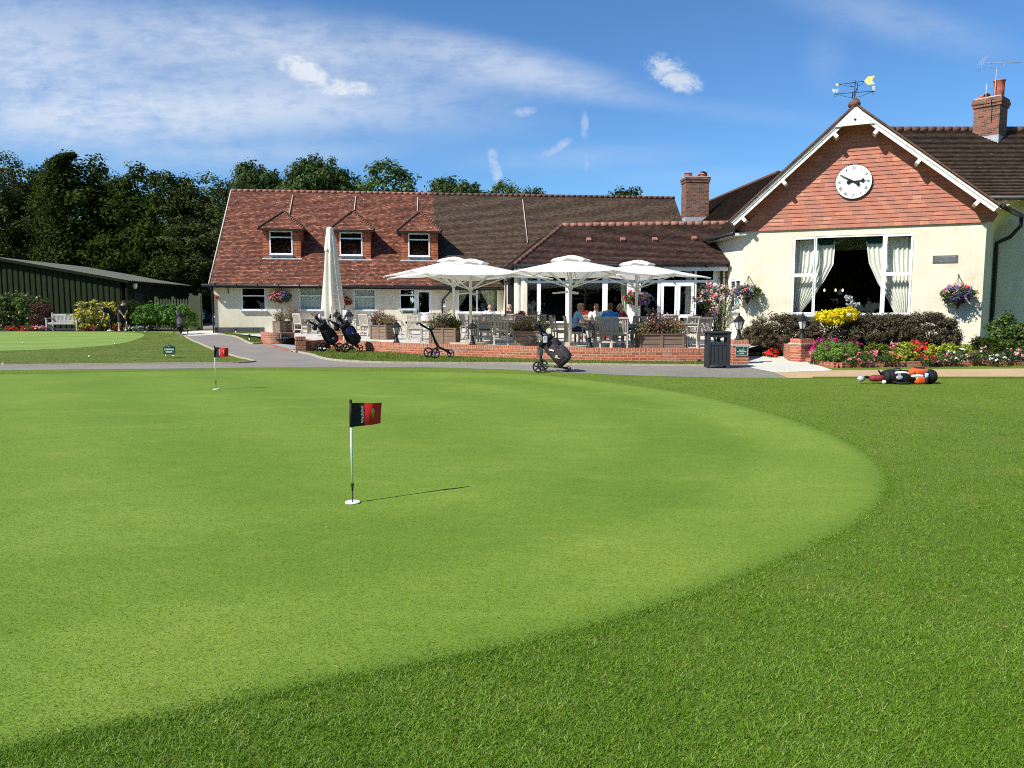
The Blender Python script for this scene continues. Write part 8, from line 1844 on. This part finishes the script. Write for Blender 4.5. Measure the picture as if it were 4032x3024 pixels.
ps = G(1120, 1356); wa_, wb_ = Vector((*w1[14], 0)), Vector((*w1[19], 0)); dv_ = (wb_ - wa_).normalized(); cs = Vector((P(1123, 1330, w1[16][1]).x, w1[16][1] - .03, P(1123, 1329, w1[16][1]).z)); wallsign('wall_sign', 'green notice with three white lines on the curved ramp wall', cs, math.atan2(dv_.y, dv_.x), .33, .26, [('MEMBERS', .05, .0, .24), ('RESTAURANT', .05, -.045, .31), ('TERRACE', .045, -.09, .15)], frame='mortarline', extra=leafmark(.05, .08, .03))
s_, z_ = A.hit(1607, 1226); c_ = A.at(s_, z_, .012); wallsign('office_sign', 'green OFFICE sign under the window beside the half glazed door', c_, math.atan2(A.u.y, A.u.x), .51, .17, [('OFFICE', .06, .03, .21), ('PLEASE RING FOR ATTENTION', .035, -.03, .44)])
s_, z_ = Gw.hit(3722, 1021); c_ = Gw.at(s_, z_, .012); wallsign('slate_plaque', 'weathered slate plaque with five faint lines on the cream gable wall', c_, math.atan2(Gw.u.y, Gw.u.x), .76, .26, [('THIS FOUNDATION STONE', .03, .085, .60), ('WAS LAID BY THE PRESIDENT OF THE CLUB', .022, .045, .66), ('ON THE DAY', .022, .010, .22), ('IN THE PRESENCE OF THE CAPTAIN AND MEMBERS', .022, -.03, .66), ('OF THE COMMITTEE', .022, -.07, .36)], back='slate', ink='lead')
s_, z_ = A.hit(1775, 1140); wallsign('blue_sign', 'small blue and white safety notice beside the terrace window', A.at(s_, z_, .012), math.atan2(A.u.y, A.u.x), .16, .3, [], back='bagblue')
mb = MB(); mb.box((0, -.008, .03), (.10, .008, .07)); o = mb.build('pictogram', M['signwhite'], bpy.data.objects['blue_sign'], local=True)
s_, z_ = A.hit(1748, 1197); t = thing('post_box', 'white wall post box beside the black downpipe', 'post box', A.at(s_, z_, .06), math.atan2(A.u.y, A.u.x)); mb = MB(); mb.box((0, 0, 0), (.17, .1, .32)); mb.build('case', M['white'], t, local=True, bevel=.01); mb = MB(); mb.box((0, -.055, .08), (.08, .012, .1)); mb.build('flap', M['iron'], t, local=True)
# ------------------------------------------------------------------ clock, weather vane, aerial
s_, z_ = Gw.hit(3361, 717); ck = thing('gable_clock', 'round white clock with black hands and Roman numerals on the tiled gable', 'clock', Gw.at(s_, z_, .09), math.atan2(Gw.u.y, Gw.u.x)); rc = .60
Mr = Matrix.Rotation(R(90), 3, 'X')
mb = MB(); mb.lathe([(0, 0), (rc * .985, 0), (rc * .985, -.05), (0, -.05)], 64, (0, -.04, 0), Mr, smooth=False); mb.build('face', M['signwhite'], ck, local=True)
mb = MB(); mb.lathe([(rc * .985, -.045), (rc * .985, .012), (rc * 1.01, .012), (rc * 1.01, -.06)], 64, (0, -.035, 0), Mr); mb.build('rim', M['iron'], ck, local=True)
for i, nme in enumerate(['XII', 'I', 'II', 'III', 'IIII', 'V', 'VI', 'VII', 'VIII', 'IX', 'X', 'XI']):
    a = -2 * math.pi * i / 12; c = Vector((-math.sin(a) * rc * .78, -.052, math.cos(a) * rc * .78)); o = text('numeral', nme, .155, M['iron'], None, (0, 0, 0), Matrix.Identity(3), extrude=.001, bold=-.001); o.parent = ck; o.matrix_basis = Matrix.Translation(c) @ (Matrix.Rotation(-a, 3, 'Y') @ Matrix(((.72, 0, 0), (0, 0, -1), (0, 1, 0)))).to_4x4()
def hand(name, ang, pts, y):
    mb = MB(); q = [Vector((x, y, z)) for x, z in pts]; mb.prism(q, (0, .008, 0)); mb.v = [tuple(Matrix.Rotation(ang, 3, 'Y') @ Vector(v)) for v in mb.v]; return mb
mA = R(-61); hA = R(86)
mb = hand('m', mA, [(-.026, -.1), (.026, -.1), (.016, .4), (.0, .565), (-.016, .4)], -.085); mb.lathe([(0, 0), (.062, 0), (.062, .008), (0, .008)], 20, Matrix.Rotation(mA, 3, 'Y') @ Vector((0, -.085, -.16)), Matrix.Rotation(R(90), 3, 'X')); mb.build('minute_hand', M['iron'], ck, local=True)
mb = hand('h', hA, [(-.028, -.12), (.028, -.12), (.02, .24), (.07, .28), (.07, .33), (.02, .34), (0, .42), (-.02, .34), (-.07, .33), (-.07, .28), (-.02, .24)], -.07); mb.lathe([(0, 0), (.062, 0), (.062, .008), (0, .008)], 20, Matrix.Rotation(hA, 3, 'Y') @ Vector((0, -.07, -.17)), Matrix.Rotation(R(90), 3, 'X')); mb.build('hour_hand', M['iron'], ck, local=True)
vb = TL + Vector((0, .12, .18)); vn = thing('weather_vane', 'black weather vane with a pale gold arrow on the gable peak', 'weather vane', vb); e_ = Vector((.98, -.10, .10)).normalized(); w_e = Vector((.96, -.28, 0)).normalized(); n_s = Vector((.28, .96, 0))
def V_(p): return vb + Vector(p)
mb = MB(); mb.tube([(0, 0, -.1), (0, 0, .62)], .014, 8); mb.lathe([(.08, -.08), (.02, .02)], 12); mb.build('spindle', M['iron'], vn, local=True)
mb = MB(); zc = .22
for d_, ln_ in ((w_e, .66), (n_s, .62)):
    mb.tube([d_ * -ln_ + Vector((0, 0, zc)), d_ * ln_ + Vector((0, 0, zc))], .011, 6)
    for s in (-1, 1):
        mb.tube([d_ * s * .6 + Vector((0, 0, zc - .01)), d_ * s * .2 + Vector((0, 0, zc - .14)), d_ * s * .05 + Vector((0, 0, zc - .16))], .007, 5); c = d_ * s * .6 + Vector((0, 0, zc - .06)); mb.tube([c + (d_ * math.cos(a) + Vector((0, 0, math.sin(a)))) * .045 for a in [5.2 * k / 10 for k in range(11)]], .006, 5)
mb.build('compass_arms', M['iron'], vn, local=True)
for ltr, d_, sgn, m_ in (('W', w_e, -.63, 'signwhite'), ('E', w_e, .60, 'signwhite'), ('N', n_s, .58, 'iron'), ('S', n_s, -.58, 'iron')):
    o = text('compass_letter', ltr, .2, M[m_], None, (0, 0, 0), Matrix.Identity(3), extrude=.006, bold=.006); o.parent = vn; o.matrix_basis = Matrix.Translation(d_ * sgn + Vector((0, 0, zc + .09))) @ (Matrix(((1, 0, 0), (0, 0, -1), (0, 1, 0))) if ltr in 'WE' else Matrix(((.28, 0, .96), (.96, 0, -.28), (0, 1, 0)))).to_4x4()
mb = MB(); za_ = .56; ar = lambda s, z: e_ * s + Vector((0, 0, za_ + z)); mb.tube([ar(-.56, 0), ar(.30, 0)], .010, 6); mb.tube([ar(-.5, -.01), ar(-.2, -.10), ar(-.02, -.14)], .007, 5); mb.tube([ar(-.06 + .1 * math.cos(a), -.08 + .07 * math.sin(a)) for a in [6 * k / 12 for k in range(13)]], .006, 5); mb.tube([ar(.3, -.01), ar(.22, -.1), ar(.12, -.13), ar(.06, -.09)], .007, 5); mb.build('arrow_shaft', M['iron'], vn, local=True)
ny = Vector((0, .012, 0)); mb = MB(); mb.prism([ar(.29, 0), ar(.42, .14), ar(.66, .14), ar(.56, .0), ar(.66, -.14), ar(.42, -.14)], ny); mb.build('arrow_tail', M['gold'], vn, local=True)
mb = MB(); mb.prism([ar(-.66, 0), ar(-.60, .06), ar(-.55, 0), ar(-.60, -.06)], ny); mb.build('arrow_head', M['gold'], vn, local=True)
ab = P(3911, 420, 31.6); ae = thing('tv_aerial', 'grey television aerial on a thin mast behind the right chimney', 'aerial', ab); kk = 31.6 / 3000; q = lambda px, py, y=0: Vector(((px - 3911) * kk, y, (420 - py) * kk))
mb = MB(); mb.tube([q(3911, 470), q(3915, 278)], .014, 6); mb.build('mast', M['lead'], ae, local=True)
mb = MB(); mb.tube([q(3862, 260), q(4008, 257)], .010, 6); mb.tube([q(3884, 262), q(3890, 274), q(3900, 278), q(3928, 278), q(3940, 272), q(3946, 259)], .009, 6)
for i in range(14): x = 3890 + i * 8.6; mb.tube([q(x, 259, -.11), q(x, 259, .11)], .005, 4)
mb.build('boom', M['lead'], ae, local=True)
mb = MB()
for s, tipx, tipy in ((1, 3872, 232), (-1, 3856, 288)):
    for y in (-.2, -.07, .07, .2): mb.tube([q(3852, 262, y), q(tipx, tipy, y)], .005, 4)
    for f in (.3, .65, 1): a = q(3852, 262).lerp(q(tipx, tipy), f); mb.tube([a + Vector((0, -.2, 0)), a + Vector((0, .2, 0))], .005, 4)
mb.build('reflector', M['lead'], ae, local=True)
mb = MB(); b_ = P(3880, 412, 31.2); mb.tube([(0, 0, -.1), (0, 0, .78)], .018, 6); o = mb.build('vent_rod', M['lead'], None, local=True); o.location = b_; tag(o, 'pale thin rod left of the right chimney pot', 'rod')
mb = MB(); b_ = P(2783, 715, 44.5); mb.tube([(0, 0, -.3), (0, 0, .62)], .014, 6); o = mb.build('lightning_rod', M['iron'], None, local=True); o.location = b_; tag(o, 'thin rod on the middle chimney', 'rod')
# ------------------------------------------------------------------ curtains
def cur(W, lab, top, bot, off, mat='curtain', waves=6, depth=.045):
    """top = (s0, s1, z), bot = list of (s0, s1, z) going down: edges of a gathered curtain"""
    rows = [top] + list(bot); n = waves * 8; vs = []; m = 0
    for (a, b) in zip(rows, rows[1:]):
        for k in range(6):
            f = k / 6; m += 1; l, r_, z = (x + (y - x) * f for x, y in zip(a, b)); w0 = rows[0][1] - rows[0][0]; tight = max(.25, (r_ - l) / w0)
            for i in range(n + 1): g = i / n; vs.append(W.at(l + (r_ - l) * g, z, off + depth * (1.25 - .5 * tight) * math.sin(g * waves * 2 * math.pi + .6 * math.sin(7 * g)) ))
    l, r_, z = rows[-1]; m += 1
    for i in range(n + 1): g = i / n; vs.append(W.at(l + (r_ - l) * g, z, off + depth * math.sin(g * waves * 2 * math.pi)))
    mb = MB(); mb.add(vs, [(j * (n + 1) + i, j * (n + 1) + i + 1, (j + 1) * (n + 1) + i + 1, (j + 1) * (n + 1) + i) for j in range(m - 1) for i in range(n)], smooth=True)
    o = mb.build('curtain', M[mat], None, origin=W.at(rows[-1][0], rows[-1][2], off), fixn=False); return tag(o, lab, 'curtain')
z0, z1 = wr_big[2], wr_big[3]; h = z1 - z0
cur(Gw, 'cream curtain swept left across the left lights of the big window', (wr_big[0] + .06, x1 + .66, z1 - .1), [(wr_big[0] + .05, x1 + .62, z1 - h * .35), (wr_big[0] + .05, x1 + .34, z0 + h * .45), (wr_big[0] + .05, x1 - .04, z0 + h * .22), (wr_big[0] + .08, wr_big[0] + .35, z0 + h * .02)], -.36, waves=9)
cur(Gw, 'cream curtain swept right across the right lights of the big window', (x2 - .60, wr_big[1] - .06, z1 - .1), [(x2 - .46, wr_big[1] - .05, z1 - h * .35), (x2 - .14, wr_big[1] - .05, z0 + h * .40), (x2 + .2, wr_big[1] - .05, z0 + h * .2), (wr_big[1] - .5, wr_big[1] - .08, z0 + h * .03)], -.36, waves=9)
for lab, s0, s1 in (('dark green swag at the top left of the big window', x1 + .02, x1 + .62), ('dark green swag at the top right of the big window', x2 - .6, x2 - .02)):
    cur(Gw, lab, (s0, s1, z1 - .05), [(s0, s1, z1 - .16), (s0 + .1, s1 - .05, z1 - .30)], -.30, 'darkgreen', 4, .03)
rbz0, rbz1 = rb[2], rb[3]
cur(A, 'pale green curtain at the left of the low terrace window', (rb[0] + .05, rb[0] + .62, rbz1), [(rb[0] + .05, rb[0] + .48, rbz0 + .9), (rb[0] + .04, rb[0] + .16, rbz0 + .35)], -.35, 'curtaingreen', 4)
cur(A, 'pale green curtain at the right of the low terrace window', (rb[1] - .95, rb[1] - .05, rbz1), [(rb[1] - .82, rb[1] - .05, rbz0 + .95), (rb[1] - .30, rb[1] - .04, rbz0 + .05)], -.35, 'curtaingreen', 5)
cur(Bw, 'grey green curtain tied back beside the crimson hanging basket', (col(2440), col(2490), 3.1), [(col(2444), col(2492), 2.2), (col(2455), col(2488), 1.35), (col(2452), col(2490), FLOOR + .7)], -.35, 'curtaingreen', 4)
cur(Bw, 'pale curtain behind the right glazed door leaf', (col(2702), col(2728), 3.1), [(col(2700), col(2728), FLOOR + .1)], -.4, 'curtain', 3)
# pictures and things glimpsed inside
t = thing('picture_frame', 'dark framed picture on the inner wall behind the low terrace window', 'picture', A.at(rb[1] - 1.0, 2.2, -1.2), math.atan2(A.u.y, A.u.x)); mb = MB(); mb.box((0, 0, 0), (.42, .03, .62)); mb.build('frame', M['bagblack'], t, local=True); mb = MB(); mb.box((0, -.02, 0), (.3, .012, .48)); mb.build('print', M['lead'], t, local=True)
for i, (px, lab) in enumerate(((3246, 'small lit wall light deep in the hall, leftmost'), (3290, 'small lit wall light deep in the hall, middle'), (3318, 'small lit wall light deep in the hall, rightmost'))):
    s_, z_ = Gw.hit(px, 1144); s0 = Gw.at(s_, z_, 0); d_ = (s0 - Vector((0, 0, CAMZ))); c = Vector((0, 0, CAMZ)) + d_ * 1.18; mb = MB(); mb.lathe([(.02, -.05), (.045, 0), (.03, .06), (.01, .08)], 10); o = mb.build('wall_light', M['lampglow'], None, local=True); o.location = c; tag(o, lab, 'light', 'lit wall lights in the hall')
orc = Gw.at(Gw.hit(3345, 1180)[0], wr_big[2] + .05, -.55); t = thing('orchid', 'white orchid standing inside the big window', 'plant', orc); mb = MB(); mb.tube([(0, 0, 0), (.03, 0, .35), (-.03, -.02, .6)], .01, 5); mb.tube([(0, 0, 0), (.12, 0, .28), (.34, 0, .32)], .01, 5); mb.build('stem', M['stemgreen'], t, local=True)
q = np.array([(-.03 + .12 * rnd.uniform(-1, 1), rnd.uniform(-.05, .05), .32 + .33 * rnd.random()) for _ in range(26)] + [(.22 + .15 * rnd.uniform(-1, 1), rnd.uniform(-.05, .05), .28 + .12 * rnd.random()) for _ in range(14)]); leafmesh('flowers', M['fwhite'], np.repeat(q, 4, 0) + rng.normal(size=(len(q) * 4, 3)) * .02, rng.normal(size=(len(q) * 4, 3)) + np.array([0, -1.2, .4]), .085, .08, t)
mb = MB(); mb.lathe([(.08, -.16), (.11, 0), (.1, 0), (.07, -.14)], 14); mb.build('pot', M['white'], t, local=True)
# wall fixtures under the eaves
for px, py, lab, nm in ((1530, 1130, 'dome security camera under the gutter, right of the third low window', 'security_camera'), (962, 1122, 'small floodlight under the gutter over the first low window', 'floodlight')):
    t = thing(nm, lab, 'camera' if 'cam' in nm else 'light', onwall(A, px, py, .1)); mb = MB(); mb.ball((0, -.04, -.04), (.07, .09, .07)); mb.build('housing', M['iron'], t, local=True); mb = MB(); mb.beam((0, .1, 0), (0, 0, 0), .04, .04); mb.build('bracket', M['iron'], t, local=True)
t = thing('globe_light', 'orange lamp on the left corner of the long wing', 'light', onwall(A, 857, 1172, .1)); mb = MB(); mb.ball((0, 0, 0), (.09, .09, .08)); mb.build('globe', M['bagorange'], t, local=True); mb = MB(); mb.beam((0, .1, 0), (0, .02, 0), .05, .05); mb.build('bracket', M['iron'], t, local=True)
t = thing('wall_bracket', 'empty black basket bracket left of the first low window', 'bracket', onwall(A, 899, 1140, .02)); mb = MB(); mb.beam((0, 0, -.2), (0, 0, .18), .03, .02); mb.build('plate', M['iron'], t, local=True); mb = MB(); mb.tube([(0, 0, -.1), (0, -.15, .08), (0, -.25, .08)], .01, 5); mb.beam((0, 0, .1), (0, -.26, .1), .02, .02); mb.build('arm', M['iron'], t, local=True)
s_, z_ = Bw.hit(2842, 1046); t = thing('alarm_box', 'pale square alarm box under the garden room eave', 'alarm box', Bw.at(s_, z_, .05)); mb = MB(); mb.box((0, 0, 0), (.22, .08, .26)); mb.build('case', M['lead'], t, local=True, bevel=.02); mb = MB(); mb.box((0, -.045, -.04), (.14, .01, .1)); mb.build('grille', M['white'], t, local=True)
s_, z_ = Bw.hit(2172, 1262); mb = MB(); mb.box((0, 0, 0), (.17, .03, .16)); o = mb.build('air_brick', M['planter'], None, local=True); o.location = Bw.at(s_, z_, .0); tag(o, 'brown air brick low in the garden room wall', 'vent')
# marker stakes in the corner lawn
for i, (px, py, lab) in enumerate(((872, 1309, 'small dark lawn light nearest the wall corner'), (929, 1316, 'small dark lawn light in the middle of the corner lawn'), (983, 1345, 'black topped white stake at the kerb of the corner lawn'))):
    p = G(px, py); t = thing('lawn_marker', lab, 'marker', (p.x, p.y, p.z + .05)); mb = MB(); mb.tube([(0, 0, -.05), (0, 0, .12)], .03, 8); mb.build('stake', M['white'], t, local=True); mb = MB(); mb.tube([(0, 0, .12), (.0, 0, .26)], [.045, .04], 10); mb.build('head', M['iron'], t, local=True)

# lettering becomes plain mesh
dg = bpy.context.evaluated_depsgraph_get()
for o in [x for x in COL.objects if x.type == 'FONT']:
    me = bpy.data.meshes.new_from_object(o.evaluated_get(dg)); par, mtx, nm = o.parent, o.matrix_basis.copy(), o.name.split('.')[0]; cu = o.data
    bpy.data.objects.remove(o); bpy.data.curves.remove(cu); q_ = bpy.data.objects.new(nm, me); COL.objects.link(q_); q_.parent = par; q_.matrix_basis = mtx
